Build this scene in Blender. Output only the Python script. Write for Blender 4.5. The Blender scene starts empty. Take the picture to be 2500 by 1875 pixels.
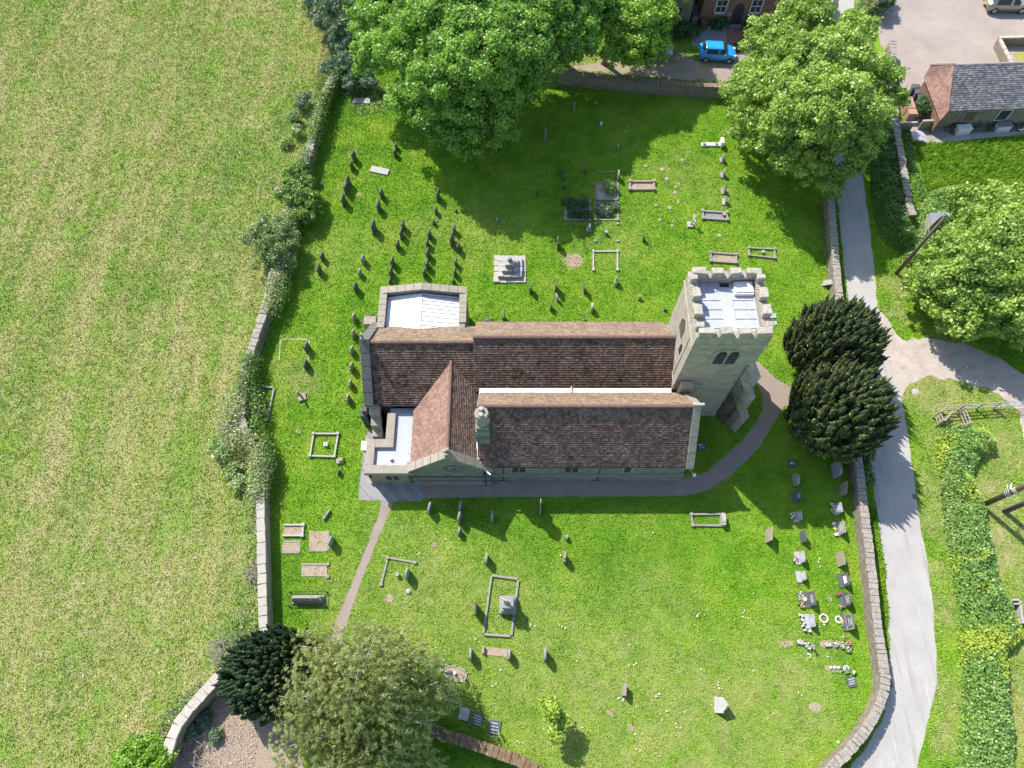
import bpy, bmesh, math, random
import numpy as np
from mathutils import Vector, Matrix
from mathutils.geometry import tessellate_polygon
random.seed(7); rng = np.random.default_rng(7)
S = bpy.context.scene; COL = S.collection
# ---------------------------------------------------------------- camera, sky, sun, exposure
CH, FP = 50.0, 1733.0                       # camera height, focal length in photo pixels (2500 wide)
PA = math.atan(822 / FP); sa, ca = math.sin(PA), math.cos(PA)
cd = bpy.data.cameras.new('camera'); cam = bpy.data.objects.new('camera', cd); COL.objects.link(cam)
cam.location = (0, 0, CH); cam.rotation_euler = (PA, 0, 0)
cd.sensor_width = 36; cd.lens = 36 * FP / 2500; cd.clip_end = 3000; cd.clip_start = .5
S.camera = cam
SAZ, SEL = math.radians(-49), math.radians(47)      # shadows run along SAZ
w = bpy.data.worlds.new('World'); S.world = w; w.use_nodes = True
nt = w.node_tree; sky = nt.nodes.new('ShaderNodeTexSky'); sky.sky_type = 'NISHITA'; sky.sun_disc = False
sd = Vector((-math.cos(SAZ) * math.cos(SEL), -math.sin(SAZ) * math.cos(SEL), math.sin(SEL)))
sky.sun_elevation = SEL; sky.sun_rotation = math.atan2(sd.x, sd.y)
nt.links.new(sky.outputs[0], nt.nodes['Background'].inputs[0]); nt.nodes['Background'].inputs[1].default_value = .15
sl = bpy.data.lights.new('sun', 'SUN'); sl.energy = 4.3; sl.angle = math.radians(.5); sl.color = (1, .95, .87)
so = bpy.data.objects.new('sun', sl); COL.objects.link(so); so.rotation_euler = sd.to_track_quat('Z', 'Y').to_euler(); so.location = (0, 0, 80)
S.view_settings.view_transform = 'Standard'; S.view_settings.look = 'None'; S.view_settings.exposure = .72; S.view_settings.gamma = 1

# ---------------------------------------------------------------- measuring: where a point of the ground or of a height lies
def G(u, v, h=0.0):
    r = (u - 1250) / FP; t = (937.5 - v) / FP; k = (h - CH) / (t * sa - ca)
    return Vector((r * k, (t * ca + sa) * k, h))
def PX(p):
    z = p[2] - CH; fw = p[1] * sa - z * ca; up = p[1] * ca + z * sa
    return (1250 + FP * p[0] / fw, 937.5 - FP * up / fw)
def GA(pts, h=0.0): return [G(u, v, h) for u, v in pts]

# ---------------------------------------------------------------- materials
def newmat(name):
    m = bpy.data.materials.new(name); m.use_nodes = True; n = m.node_tree
    return m, n, n.nodes['Principled BSDF'], (lambda a, b: n.links.new(a, b))
def N(n, t, **k):
    x = n.nodes.new(t)
    for a, b in k.items(): setattr(x, a, b)
    return x
def noise(n, co, scale, detail=4, rough=.6, dist=0):
    x = N(n, 'ShaderNodeTexNoise'); x.inputs['Scale'].default_value = scale; x.inputs['Detail'].default_value = detail
    x.inputs['Roughness'].default_value = rough; x.inputs['Distortion'].default_value = dist
    n.links.new(co, x.inputs['Vector']); return x.outputs['Fac']
def ramp(n, f, stops):
    x = N(n, 'ShaderNodeValToRGB'); cr = x.color_ramp
    while len(cr.elements) < len(stops): cr.elements.new(.5)
    for e, (p, c) in zip(cr.elements, stops): e.position = p; e.color = (*c, 1) if len(c) == 3 else c
    n.links.new(f, x.inputs[0]); return x.outputs[0]
def mixc(n, f, a, b, mode='MIX'):
    x = N(n, 'ShaderNodeMix', data_type='RGBA', blend_type=mode)
    for i, s in ((0, f), (6, a), (7, b)):
        if isinstance(s, (int, float)): x.inputs[i].default_value = s
        elif isinstance(s, tuple): x.inputs[i].default_value = (*s, 1)
        else: n.links.new(s, x.inputs[i])
    return x.outputs[2]
def mth(n, op, a, b=0.0, c=None):
    x = N(n, 'ShaderNodeMath', operation=op)
    for i, s in enumerate((a, b) if c is None else (a, b, c)):
        if isinstance(s, (int, float)): x.inputs[i].default_value = s
        else: n.links.new(s, x.inputs[i])
    return x.outputs[0]
def pos(n): return N(n, 'ShaderNodeNewGeometry').outputs['Position']
def bumpn(n, bsdf, h, strength=.4, dist=.02):
    b = N(n, 'ShaderNodeBump'); b.inputs['Strength'].default_value = strength; b.inputs['Distance'].default_value = dist
    n.links.new(h, b.inputs['Height']); n.links.new(b.outputs[0], bsdf.inputs['Normal'])
def rgb(*c): return tuple(c)
def mix3(a, b, t): return tuple(x * (1 - t) + y * t for x, y in zip(a, b))
def rough_mat(name, c1, c2, scale=4, fine=30, rough=.85, bump=.4, bdist=.02, spots=None, spec=.3, metal=0):
    m, n, b, L = newmat(name); p = pos(n)
    f = noise(n, p, scale, 6, .65); g = noise(n, p, fine, 3, .6)
    c = ramp(n, f, [(.35, c1), (.65, c2)])
    c = mixc(n, .55, c, ramp(n, g, [(.3, mix3(c1, (0, 0, 0), .3)), (.7, mix3(c2, (1, 1, 1), .12))]), 'MIX')
    if spots:
        for (sc, th, col, st) in spots:
            q = p
            if isinstance(sc, tuple):
                mp = N(n, 'ShaderNodeMapping'); L(p, mp.inputs[0]); mp.inputs['Scale'].default_value = (1, sc[1], 1); q = mp.outputs[0]; sc = sc[0]
            c = mixc(n, ramp(n, noise(n, q, sc, 5, .7), [(th, (0, 0, 0)), (th + .07, (st, st, st))]), c, col)
    L(c, b.inputs['Base Color']); b.inputs['Roughness'].default_value = rough; b.inputs['Specular IOR Level'].default_value = spec
    b.inputs['Metallic'].default_value = metal
    bumpn(n, b, g, bump, bdist); return m
def flat_mat(name, c, rough=.5, metal=0, spec=.5, coat=0):
    m, n, b, L = newmat(name); f = noise(n, pos(n), 9, 3)
    L(mixc(n, f, mix3(c, (0, 0, 0), .12), mix3(c, (1, 1, 1), .04)), b.inputs['Base Color'])
    b.inputs['Roughness'].default_value = rough; b.inputs['Metallic'].default_value = metal; b.inputs['Specular IOR Level'].default_value = spec
    b.inputs['Coat Weight'].default_value = coat; return m
def masonry(name, c1, c2, mortar, bw=.45, bh=.2, ms=.012, scale=1, tint=None, tdens=.55, bump=.6):
    m, n, b, L = newmat(name); p = pos(n); sx = N(n, 'ShaderNodeSeparateXYZ'); L(p, sx.inputs[0])
    u = mth(n, 'ADD', sx.outputs[0], sx.outputs[1]); cx = N(n, 'ShaderNodeCombineXYZ'); L(u, cx.inputs[0]); L(sx.outputs[2], cx.inputs[1])
    wob = N(n, 'ShaderNodeVectorMath', operation='MULTIPLY_ADD')
    nn = N(n, 'ShaderNodeTexNoise'); nn.inputs['Scale'].default_value = 2.2; L(p, nn.inputs['Vector'])
    L(nn.outputs['Color'], wob.inputs[0]); wob.inputs[1].default_value = (.12, .05, 0); L(cx.outputs[0], wob.inputs[2])
    br = N(n, 'ShaderNodeTexBrick'); L(wob.outputs[0], br.inputs['Vector'])
    br.inputs['Scale'].default_value = scale; br.inputs['Brick Width'].default_value = bw; br.inputs['Row Height'].default_value = bh
    br.inputs['Mortar Size'].default_value = ms; br.inputs['Mortar Smooth'].default_value = .2; br.inputs['Bias'].default_value = 0
    br.inputs['Color1'].default_value = (*c1, 1); br.inputs['Color2'].default_value = (*c2, 1); br.inputs['Mortar'].default_value = (*mortar, 1)
    g = noise(n, p, 18, 5, .7); c = mixc(n, .5, br.outputs['Color'], ramp(n, g, [(.25, (.25, .25, .25)), (.75, (1.5, 1.5, 1.5))]), 'MULTIPLY')
    c = mixc(n, .35, c, ramp(n, noise(n, p, 1.3, 5, .7), [(.3, (.45, .45, .45)), (.7, (1.3, 1.3, 1.3))]), 'MULTIPLY')
    if tint: c = mixc(n, ramp(n, noise(n, p, 3.1, 5, .7), [(tdens, (0, 0, 0)), (tdens + .1, (.8, .8, .8))]), c, tint)
    L(c, b.inputs['Base Color']); b.inputs['Roughness'].default_value = .9; b.inputs['Specular IOR Level'].default_value = .2
    h = mth(n, 'ADD', mth(n, 'MULTIPLY', br.outputs['Fac'], -.6), mth(n, 'MULTIPLY', g, .5)); bumpn(n, b, h, bump, .03); return m
def leafmat(name, dark, light, trans=.35, hue2=None):
    m = bpy.data.materials.new(name); m.use_nodes = True; n = m.node_tree; n.nodes.clear()
    o = N(n, 'ShaderNodeOutputMaterial'); a = N(n, 'ShaderNodeAttribute', attribute_name='tint')
    c = ramp(n, a.outputs['Fac'], [(0, dark), (1, light)])
    if hue2: c = mixc(n, ramp(n, noise(n, pos(n), .33, 2), [(.52, (0, 0, 0)), (.62, (.85, .85, .85))]), c, hue2)
    d = N(n, 'ShaderNodeBsdfDiffuse'); t = N(n, 'ShaderNodeBsdfTranslucent'); g = N(n, 'ShaderNodeBsdfGlossy'); g.inputs['Roughness'].default_value = .45
    n.links.new(c, d.inputs[0]); n.links.new(mixc(n, .5, c, (light[0] * 1.2, light[1] * 1.3, light[2] * .6)), t.inputs[0])
    m1 = N(n, 'ShaderNodeMixShader'); m1.inputs[0].default_value = trans; n.links.new(d.outputs[0], m1.inputs[1]); n.links.new(t.outputs[0], m1.inputs[2])
    m2 = N(n, 'ShaderNodeMixShader'); m2.inputs[0].default_value = .05; n.links.new(m1.outputs[0], m2.inputs[1]); n.links.new(g.outputs[0], m2.inputs[2])
    n.links.new(m2.outputs[0], o.inputs[0]); return m

def grassmat(name, blade):
    """turf colours by zone: attribute zone = (field, dry, lush)"""
    m, n, b, L = newmat(name); p = pos(n)
    za = N(n, 'ShaderNodeAttribute', attribute_name='zone'); sp = N(n, 'ShaderNodeSeparateXYZ'); L(za.outputs['Vector'], sp.inputs[0])
    fld, dry, lush = sp.outputs
    A = noise(n, p, .35, 5, .6); B = noise(n, p, 1.6, 5, .7); C = noise(n, p, 7, 4, .7)
    yard = ramp(n, A, [(.3, (.11, .29, .016)), (.5, (.19, .38, .024)), (.7, (.30, .43, .05))])
    yard = mixc(n, ramp(n, B, [(.45, (0, 0, 0)), (.75, (.7, .7, .7))]), yard, (.32, .43, .075))
    # field: long mown streaks
    mp = N(n, 'ShaderNodeMapping'); L(p, mp.inputs[0]); mp.inputs['Rotation'].default_value = (0, 0, math.radians(-20)); mp.inputs['Scale'].default_value = (1, .10, 1)
    st = noise(n, mp.outputs[0], .55, 5, .62, .5); st2 = noise(n, mp.outputs[0], 1.9, 4, .6)
    f1 = ramp(n, st, [(.36, (.13, .29, .022)), (.46, (.21, .34, .034)), (.54, (.36, .40, .10)), (.66, (.50, .46, .22))])
    f2 = ramp(n, st2, [(.38, (.15, .30, .026)), (.62, (.42, .42, .14))])
    f = mixc(n, .25, f1, f2); f = mixc(n, ramp(n, B, [(.42, (0, 0, 0)), (.62, (.75, .75, .75))]), f, (.46, .44, .21)); f = mixc(n, ramp(n, A, [(.50, (0, 0, 0)), (.62, (.6, .6, .6))]), f, (.17, .38, .02)); f = mixc(n, ramp(n, C, [(.35, (.0, 0, 0)), (.8, (.55, .55, .55))]), f, (.42, .40, .17))
    c = mixc(n, fld, yard, f)
    drc = ramp(n, B, [(.3, (.33, .32, .10)), (.6, (.48, .42, .22))])
    c = mixc(n, mth(n, 'MULTIPLY', dry, ramp(n, C, [(.25, (.55, .55, .55)), (.6, (1, 1, 1))])), c, drc)
    c = mixc(n, lush, c, (.09, .24, .022))
    c = mixc(n, .55 if not blade else .5, c, ramp(n, noise(n, p, 14, 3, .7), [(.25, (.45, .5, .4)), (.75, (1.35, 1.3, 1.3))]), 'MULTIPLY')
    if blade:
        ta = N(n, 'ShaderNodeAttribute', attribute_name='tint')
        c = mixc(n, .9, c, ramp(n, ta.outputs['Fac'], [(0, (.62, .75, .5)), (.6, (1.1, 1.1, 1)), (1, (1.6, 1.35, 1.5))]), 'MULTIPLY')
    L(c, b.inputs['Base Color']); b.inputs['Roughness'].default_value = .9; b.inputs['Specular IOR Level'].default_value = .1
    if not blade: bumpn(n, b, mth(n, 'ADD', C, noise(n, p, 22, 3)), .8, .12)
    return m

def tilemat(name, a, b_, c_, moss, lich):
    m, n, b, L = newmat(name); p = pos(n); t = N(n, 'ShaderNodeAttribute', attribute_name='tint')
    c = ramp(n, t.outputs['Fac'], [(0, a), (.5, b_), (1, c_)])
    c = mixc(n, .5, c, ramp(n, noise(n, p, 1.1, 4, .6), [(.3, (.55, .55, .6)), (.7, (1.3, 1.25, 1.2))]), 'MULTIPLY')
    if moss: c = mixc(n, ramp(n, noise(n, p, .9, 8, .75), [(moss, (0, 0, 0)), (moss + .08, (.9, .9, .9))]), c, (.035, .035, .012))
    if lich: c = mixc(n, ramp(n, mth(n, 'MULTIPLY', noise(n, p, 12, 3, .7), ramp(n, noise(n, p, .8, 3), [(.35, (.75, .75, .75)), (.6, (1.1, 1.1, 1.1))])), [(lich, (0, 0, 0)), (lich + .06, (.8, .8, .8))]), c, (.5, .47, .42))
    L(c, b.inputs['Base Color']); b.inputs['Roughness'].default_value = .9; b.inputs['Specular IOR Level'].default_value = .15
    bumpn(n, b, noise(n, p, 25, 4), .5, .02); return m

M = dict(
 grass=grassmat('turf', False), blade=grassmat('grass_blade', True),
 asphalt=rough_mat('worn_asphalt', (.33, .31, .285), (.46, .44, .41), .5, 45, .9, .3, .01, [(3, .62, (.30, .27, .24), .5), ((1.1, .07), .55, (.27, .25, .225), .55), ((2.3, .09), .60, (.50, .48, .45), .5)]),
 gravel=rough_mat('pale_gravel', (.34, .27, .22), (.56, .48, .42), 1.1, 16, .95, .9, .04, [(1.5, .60, (.20, .19, .08), .6)]),
 yard=rough_mat('tan_tarmac', (.27, .215, .18), (.41, .345, .30), .35, 20, .95, .5, .02, [(6, .66, (.55, .48, .42), .5)]),
 path=rough_mat('path_tarmac', (.24, .185, .15), (.33, .26, .215), .8, 28, .95, .4, .02, [(2, .66, (.12, .12, .07), .6)]),
 dirt=rough_mat('bare_earth', (.30, .22, .15), (.45, .34, .26), 3, 22, .95, .6, .03),
 drive=rough_mat('dry_drive', (.22, .18, .14), (.36, .30, .25), .8, 18, .95, .6, .03, [(.5, .5, (.30, .25, .10), .8)]),
 greygravel=rough_mat('grey_gravel', (.13, .14, .15), (.34, .36, .38), 14, 30, .95, .8, .03),
 chips=rough_mat('wood_chips', (.26, .19, .13), (.46, .36, .27), 6, 17, .95, 1, .06, [(1.2, .62, (.10, .08, .06), .6)]),
 paver=masonry('grey_paver', (.27, .26, .26), (.36, .35, .35), (.12, .12, .11), .2, .1, .008),
 tower=masonry('tower_stone', (.36, .32, .26), (.46, .41, .335), (.26, .235, .20), .55, .21, .008, tint=(.20, .185, .16), tdens=.58),
 ashlar=masonry('ashlar_stone', (.20, .215, .185), (.29, .30, .255), (.17, .17, .15), .6, .2, .008, tint=(.13, .155, .12), tdens=.56),
 annexst=masonry('buff_ashlar', (.30, .275, .21), (.38, .345, .27), (.22, .2, .16), .6, .22, .006),
 darkst=masonry('dark_ashlar', (.10, .10, .095), (.16, .16, .15), (.06, .06, .06), .6, .25, .01),
 coping=rough_mat('coping_stone', (.24, .21, .16), (.38, .34, .27), 2.5, 14, .9, .5, .02, [(4, .58, (.30, .26, .10), .6), (2.2, .62, (.12, .115, .10), .7)]),
 crenel=rough_mat('battlement_stone', (.30, .27, .215), (.48, .43, .36), 3, 12, .9, .9, .05, [(2.4, .62, (.46, .27, .06), .75), (5, .6, (.13, .12, .10), .7)]),
 darkcoping=rough_mat('dark_coping', (.085, .088, .08), (.15, .15, .135), 2, 14, .9, .5, .02, [(8, .66, (.4, .4, .36), .6)]),
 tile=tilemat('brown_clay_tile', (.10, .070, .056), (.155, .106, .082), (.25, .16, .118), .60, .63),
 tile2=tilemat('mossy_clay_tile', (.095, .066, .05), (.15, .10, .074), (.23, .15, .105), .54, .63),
 tilesunlit=tilemat('sunlit_clay_tile', (.175, .125, .085), (.23, .165, .115), (.30, .23, .165), 0, .69),  # lit copy of the brown tile for north slopes, sunlight put into its colour
 tileroyal=tilemat('orange_and_sunlit_tile', (.20, .125, .10), (.26, .16, .125), (.34, .215, .165), 0, .69),  # outbuilding's own orange; on the transept, sunlight painted into the brown tile
 slate=tilemat('grey_slate', (.085, .09, .10), (.13, .135, .145), (.21, .215, .22), .66, .66),
 ridge=rough_mat('ridge_tile', (.13, .07, .05), (.24, .13, .09), 3, 18, .9, .5, .02, [(4, .6, (.10, .09, .05), .7)]),
 whitelead=rough_mat('bright_lead', (.80, .82, .85), (.88, .89, .90), .7, 9, .42, .1, .01),
 lead=rough_mat('lead_sheet', (.33, .36, .42), (.55, .58, .63), 1.6, 12, .5, .3, .01, [(2, .6, (.70, .72, .74), .7)]),
 felt=rough_mat('grey_roof_felt', (.38, .41, .44), (.50, .52, .55), .9, 15, .8, .2, .01, [(1.5, .62, (.26, .28, .30), .7)]),
 white=rough_mat('white_sheet', (.72, .72, .70), (.82, .82, .80), 3, 15, .5, .1, .01),
 glass=flat_mat('window_dark', (.018, .022, .025), .15), black=flat_mat('black_iron', (.015, .016, .018), .5),
 headslate=rough_mat('slate_headstone', (.055, .058, .05), (.095, .098, .085), 5, 20, .7, .3, .01, [(9, .64, (.2, .2, .16), .6)]),
 grey=rough_mat('grey_headstone', (.20, .20, .195), (.34, .34, .33), 6, 22, .8, .4, .01, [(10, .6, (.10, .10, .09), .6)]),
 sand=rough_mat('sandstone_headstone', (.25, .21, .15), (.38, .325, .24), 6, 22, .9, .5, .015, [(8, .58, (.14, .12, .09), .7)]),
 pale=rough_mat('pale_headstone', (.33, .31, .26), (.46, .43, .37), 7, 22, .8, .4, .01, [(9, .62, (.22, .2, .17), .6)]),
 marble=rough_mat('white_marble', (.66, .65, .64), (.82, .81, .80), 7, 22, .5, .2, .01, [(9, .66, (.35, .34, .33), .5)]),
 granite=rough_mat('polished_granite', (.055, .062, .07), (.10, .11, .12), 20, 60, .25, .05, .003),
 palegran=rough_mat('pale_granite', (.30, .31, .33), (.42, .43, .45), 30, 60, .4, .05, .003),
 ledger=rough_mat('ledger_stone', (.33, .315, .30), (.46, .44, .42), 3, 18, .85, .4, .01, [(3, .6, (.3, .29, .28), .6)]),
 kerb=rough_mat('kerb_stone', (.22, .205, .18), (.33, .31, .27), 6, 20, .9, .5, .01, [(7, .58, (.16, .15, .12), .7)]),
 palekerb=rough_mat('pale_kerb', (.34, .32, .29), (.46, .44, .40), 6, 20, .9, .4, .01, [(7, .62, (.3, .28, .25), .6)]),
 rubble=masonry('rubble_wall', (.27, .23, .18), (.40, .35, .28), (.15, .13, .10), .3, .14, .02, tint=(.17, .14, .07), tdens=.56, bump=1),
 cop2=rough_mat('rubble_coping', (.22, .19, .155), (.42, .375, .315), 3.5, 14, .9, .9, .04, [(2.6, .6, (.22, .13, .05), .7), (6, .62, (.16, .14, .12), .7)]),
 palecop=rough_mat('pale_rubble_coping', (.40, .36, .30), (.56, .51, .44), 3.5, 14, .9, .8, .04, [(2.6, .62, (.42, .30, .15), .6), (6, .64, (.25, .22, .18), .6)]),
 mosscop=rough_mat('mossy_coping', (.13, .075, .03), (.22, .14, .06), 3.5, 14, .9, .9, .04, [(5, .6, (.5, .46, .42), .8), (1.6, .58, (.10, .10, .03), .7)]),
 brick=masonry('red_brick', (.20, .085, .055), (.31, .15, .10), (.33, .27, .22), .225, .075, .01, bump=.4),
 oldstone=masonry('brown_stone', (.23, .20, .15), (.31, .27, .205), (.18, .155, .12), .6, .28, .01),
 wood=rough_mat('weathered_wood', (.30, .26, .20), (.46, .41, .33), 5, 30, .9, .4, .01), polewood=rough_mat('creosoted_pole', (.10, .055, .035), (.16, .095, .065), 3, 30, .8, .4, .01),
 steel=flat_mat('galvanised_steel', (.50, .53, .57), .45, .6), plastic=flat_mat('grey_bin', (.075, .085, .10), .45), greenbox=flat_mat('green_box', (.02, .28, .17), .45),
 brown=flat_mat('brown_bin', (.13, .065, .045), .5), terracotta=flat_mat('terracotta', (.42, .23, .16), .8), pot=flat_mat('pale_pot', (.50, .43, .30), .8),
 door=flat_mat('navy_door', (.012, .022, .045), .4), frame=flat_mat('white_frame', (.75, .76, .77), .4), bark=rough_mat('bark', (.16, .12, .09), (.28, .23, .18), 5, 25, .95, .8, .03),
 birchbark=rough_mat('pale_bark', (.40, .38, .34), (.60, .57, .52), 3, 20, .9, .4, .02), twig=rough_mat('dry_twig', (.26, .20, .17), (.42, .35, .31), 6, 25, .95, .4, .01),
 blue=flat_mat('bright_blue_paint', (.0, .33, .80), .28, 0, .5, .6), silver=flat_mat('silver_bronze_paint', (.36, .33, .31), .3, .6, .5, .6), paleblue=flat_mat('pale_blue_paint', (.42, .52, .72), .28, .2, .5, .6),
 navy=flat_mat('dark_blue_paint', (.02, .03, .06), .3, .2, .5, .6),
 tyre=flat_mat('tyre', (.02, .02, .02), .8), rim=flat_mat('alloy_rim', (.55, .56, .58), .35, .6), carglass=flat_mat('car_glass', (.03, .04, .05), .08), lamp=flat_mat('lamp_lens', (.75, .78, .8), .15), redlamp=flat_mat('red_lens', (.4, .02, .02), .2),
 yellow=flat_mat('yellow_plate', (.75, .5, .05), .4), fl_white=flat_mat('white_petal', (.80, .78, .76), .8), fl_red=flat_mat('red_petal', (.62, .03, .06), .8), fl_pink=flat_mat('pink_petal', (.72, .36, .36), .8), fl_yel=flat_mat('yellow_petal', (.72, .62, .06), .8),
 inscription=flat_mat('pale_lettering', (.6, .6, .58), .6), water=flat_mat('trough_inside', (.36, .30, .16), .3), shadegrey=rough_mat('shed_felt', (.20, .21, .24), (.25, .26, .29), 4, 30, .85, .3, .01),
 brickpath=masonry('brick_path', (.26, .12, .08), (.34, .18, .13), (.22, .17, .14), .2, .1, .01),
)

# ---------------------------------------------------------------- helpers
OFF = {}
def tag(o, label=None, cat=None, group=None, kind=None):
    if label: o['label'] = label
    if cat: o['category'] = cat
    if group: o['group'] = group
    if kind: o['kind'] = kind
    return o
def thing(name, label, cat, loc=(0, 0, 0), group=None):
    o = bpy.data.objects.new(name, None); COL.objects.link(o); o.location = Vector(loc); o.empty_display_size = .3
    OFF[o] = Vector(loc); return tag(o, label, cat, group)
def link(name, me, mat, parent=None, off=None, smooth=False):
    o = bpy.data.objects.new(name, me); COL.objects.link(o)
    if parent is not None:
        off = OFF[parent]; o.parent = parent
    off = Vector(off) if off is not None else Vector((0, 0, 0))
    OFF[o] = off
    if parent is None: o.location = off
    me.transform(Matrix.Translation(-off))
    if mat: me.materials.append(mat)
    if smooth: me.polygons.foreach_set('use_smooth', [True] * len(me.polygons))
    return o
class MB:
    def __init__(s): s.v = []; s.f = []
    def add(s, vs, fs):
        k = len(s.v); s.v += [tuple(a) for a in vs]; s.f += [tuple(i + k for i in f) for f in fs]; return s
    def box(s, c, d, rot=0, tilt=None, j=0):
        x, y, z = d[0] / 2, d[1] / 2, d[2] / 2
        R = Matrix.Rotation(rot, 3, 'Z')
        if tilt: R = R @ Matrix.Rotation(tilt[0], 3, 'X') @ Matrix.Rotation(tilt[1], 3, 'Y')
        vs = [Vector(c) + R @ Vector((a * x * (1 + random.uniform(-j, j)), b * y * (1 + random.uniform(-j, j)), e * z * (1 + random.uniform(-j, j)))) for a, b, e in
              ((-1, -1, -1), (1, -1, -1), (1, 1, -1), (-1, 1, -1), (-1, -1, 1), (1, -1, 1), (1, 1, 1), (-1, 1, 1))]
        return s.add(vs, [(0, 3, 2, 1), (4, 5, 6, 7), (0, 1, 5, 4), (1, 2, 6, 5), (2, 3, 7, 6), (3, 0, 4, 7)])
    def bb(s, x0, x1, y0, y1, z0, z1): return s.box(((x0 + x1) / 2, (y0 + y1) / 2, (z0 + z1) / 2), (x1 - x0, y1 - y0, z1 - z0))
    def prism(s, pts, z0, z1):                      # pts counter-clockwise in xy; z1 may be a list
        n = len(pts); zt = z1 if isinstance(z1, (list, tuple)) else [z1] * n
        return s.add([(p[0], p[1], z0) for p in pts] + [(p[0], p[1], z) for p, z in zip(pts, zt)],
                     [tuple(reversed(range(n))), tuple(range(n, 2 * n))] + [(i, (i + 1) % n, n + (i + 1) % n, n + i) for i in range(n)])
    def slab(s, pts, nrm, t):                       # polygon in 3-D given a thickness along nrm
        n = len(pts); nv = Vector(nrm) * t; pts = [Vector(p) for p in pts]
        return s.add([p - nv for p in pts] + [p for p in pts], [tuple(reversed(range(n))), tuple(range(n, 2 * n))] + [(i, (i + 1) % n, n + (i + 1) % n, n + i) for i in range(n)])
    def tube(s, path, radii, n=7, cap=True):
        path = [Vector(p) for p in path]; k = len(s.v)
        if not isinstance(radii, (list, tuple)): radii = [radii] * len(path)
        for i, p in enumerate(path):
            d = (path[min(i + 1, len(path) - 1)] - path[max(i - 1, 0)]).normalized()
            a = d.orthogonal().normalized() if abs(d.z) > .9 else Vector((0, 0, 1)).cross(d).normalized(); b = d.cross(a)
            for q in range(n):
                t = 2 * math.pi * q / n; s.v.append(tuple(p + (a * math.cos(t) + b * math.sin(t)) * radii[i]))
        for i in range(len(path) - 1):
            for q in range(n): s.f.append((k + i * n + q, k + i * n + (q + 1) % n, k + (i + 1) * n + (q + 1) % n, k + (i + 1) * n + q))
        if cap: s.f.append(tuple(k + q for q in reversed(range(n)))); s.f.append(tuple(k + (len(path) - 1) * n + q for q in range(n)))
        return s
    def cyl(s, c, r, h, n=14, r2=None): return s.tube([c, (c[0], c[1], c[2] + h)], [r, r if r2 is None else r2], n)
    def ball(s, c, r, n=8, m=6, sq=1):
        k = len(s.v)
        for i in range(m + 1):
            a = math.pi * i / m
            for q in range(n): t = 2 * math.pi * q / n; s.v.append((c[0] + r * math.sin(a) * math.cos(t), c[1] + r * math.sin(a) * math.sin(t), c[2] + r * sq * math.cos(a)))
        for i in range(m):
            for q in range(n): s.f.append((k + i * n + q, k + (i + 1) * n + q, k + (i + 1) * n + (q + 1) % n, k + i * n + (q + 1) % n))
        return s
    def build(s, name, mat, parent=None, off=None, bevel=0, smooth=False):
        me = bpy.data.meshes.new(name); me.from_pydata(s.v, [], s.f); me.update()
        bm = bmesh.new(); bm.from_mesh(me); bmesh.ops.recalc_face_normals(bm, faces=bm.faces); bm.to_mesh(me); bm.free()
        if parent is None and off is None and s.v:
            a = np.array(s.v); off = ((a[:, 0].min() + a[:, 0].max()) / 2, (a[:, 1].min() + a[:, 1].max()) / 2, a[:, 2].min())
        o = link(name, me, mat, parent, off, smooth)
        if bevel: b = o.modifiers.new('b', 'BEVEL'); b.width = bevel; b.segments = 2; b.limit_method = 'ANGLE'
        return o
def fastmesh(name, V, k, mat, parent=None, off=None, attrs=None, smooth=False):
    """V: (F*k, 3) array, every k rows one face; attrs: {name: (F,) or (F,3)}"""
    V = np.asarray(V, dtype=np.float32); F = len(V) // k
    if parent is not None: o_ = OFF[parent]
    else: o_ = Vector(off) if off is not None else Vector((0, 0, 0))
    V = V - np.array(o_, dtype=np.float32)
    me = bpy.data.meshes.new(name); me.vertices.add(len(V)); me.vertices.foreach_set('co', V.ravel())
    me.loops.add(len(V)); me.loops.foreach_set('vertex_index', np.arange(len(V), dtype=np.int32))
    me.polygons.add(F); me.polygons.foreach_set('loop_start', np.arange(0, len(V), k, dtype=np.int32))
    for an, av in (attrs or {}).items():
        av = np.asarray(av, dtype=np.float32)
        a = me.attributes.new(an, 'FLOAT' if av.ndim == 1 else 'FLOAT_VECTOR', 'FACE'); a.data.foreach_set('value' if av.ndim == 1 else 'vector', av.ravel())
    me.update(calc_edges=True)
    o = bpy.data.objects.new(name, me); COL.objects.link(o); OFF[o] = Vector(o_); me.materials.append(mat)
    if parent is not None: o.parent = parent
    else: o.location = o_
    return o
def inpoly(P, poly):
    x, y = P[:, 0], P[:, 1]; r = np.zeros(len(P), bool); n = len(poly)
    for i in range(n):
        x0, y0 = poly[i][0], poly[i][1]; x1, y1 = poly[(i + 1) % n][0], poly[(i + 1) % n][1]
        c = ((y0 > y) != (y1 > y)) & (x < (x1 - x0) * (y - y0) / (y1 - y0 + 1e-12) + x0); r ^= c
    return r
def lattice(P, sc, seed=0):
    """cheap smooth value noise in [0,1] on the xy plane"""
    q = P[:, :2] * sc + seed * 17.3; i = np.floor(q).astype(int); f = q - i; f = f * f * (3 - 2 * f)
    def h(a, b):
        t = np.sin(a * 127.1 + b * 311.7 + seed * 7.7) * 43758.5453; return t - np.floor(t)
    return (h(i[:, 0], i[:, 1]) * (1 - f[:, 0]) + h(i[:, 0] + 1, i[:, 1]) * f[:, 0]) * (1 - f[:, 1]) + (h(i[:, 0], i[:, 1] + 1) * (1 - f[:, 0]) + h(i[:, 0] + 1, i[:, 1] + 1) * f[:, 0]) * f[:, 1]

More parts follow.
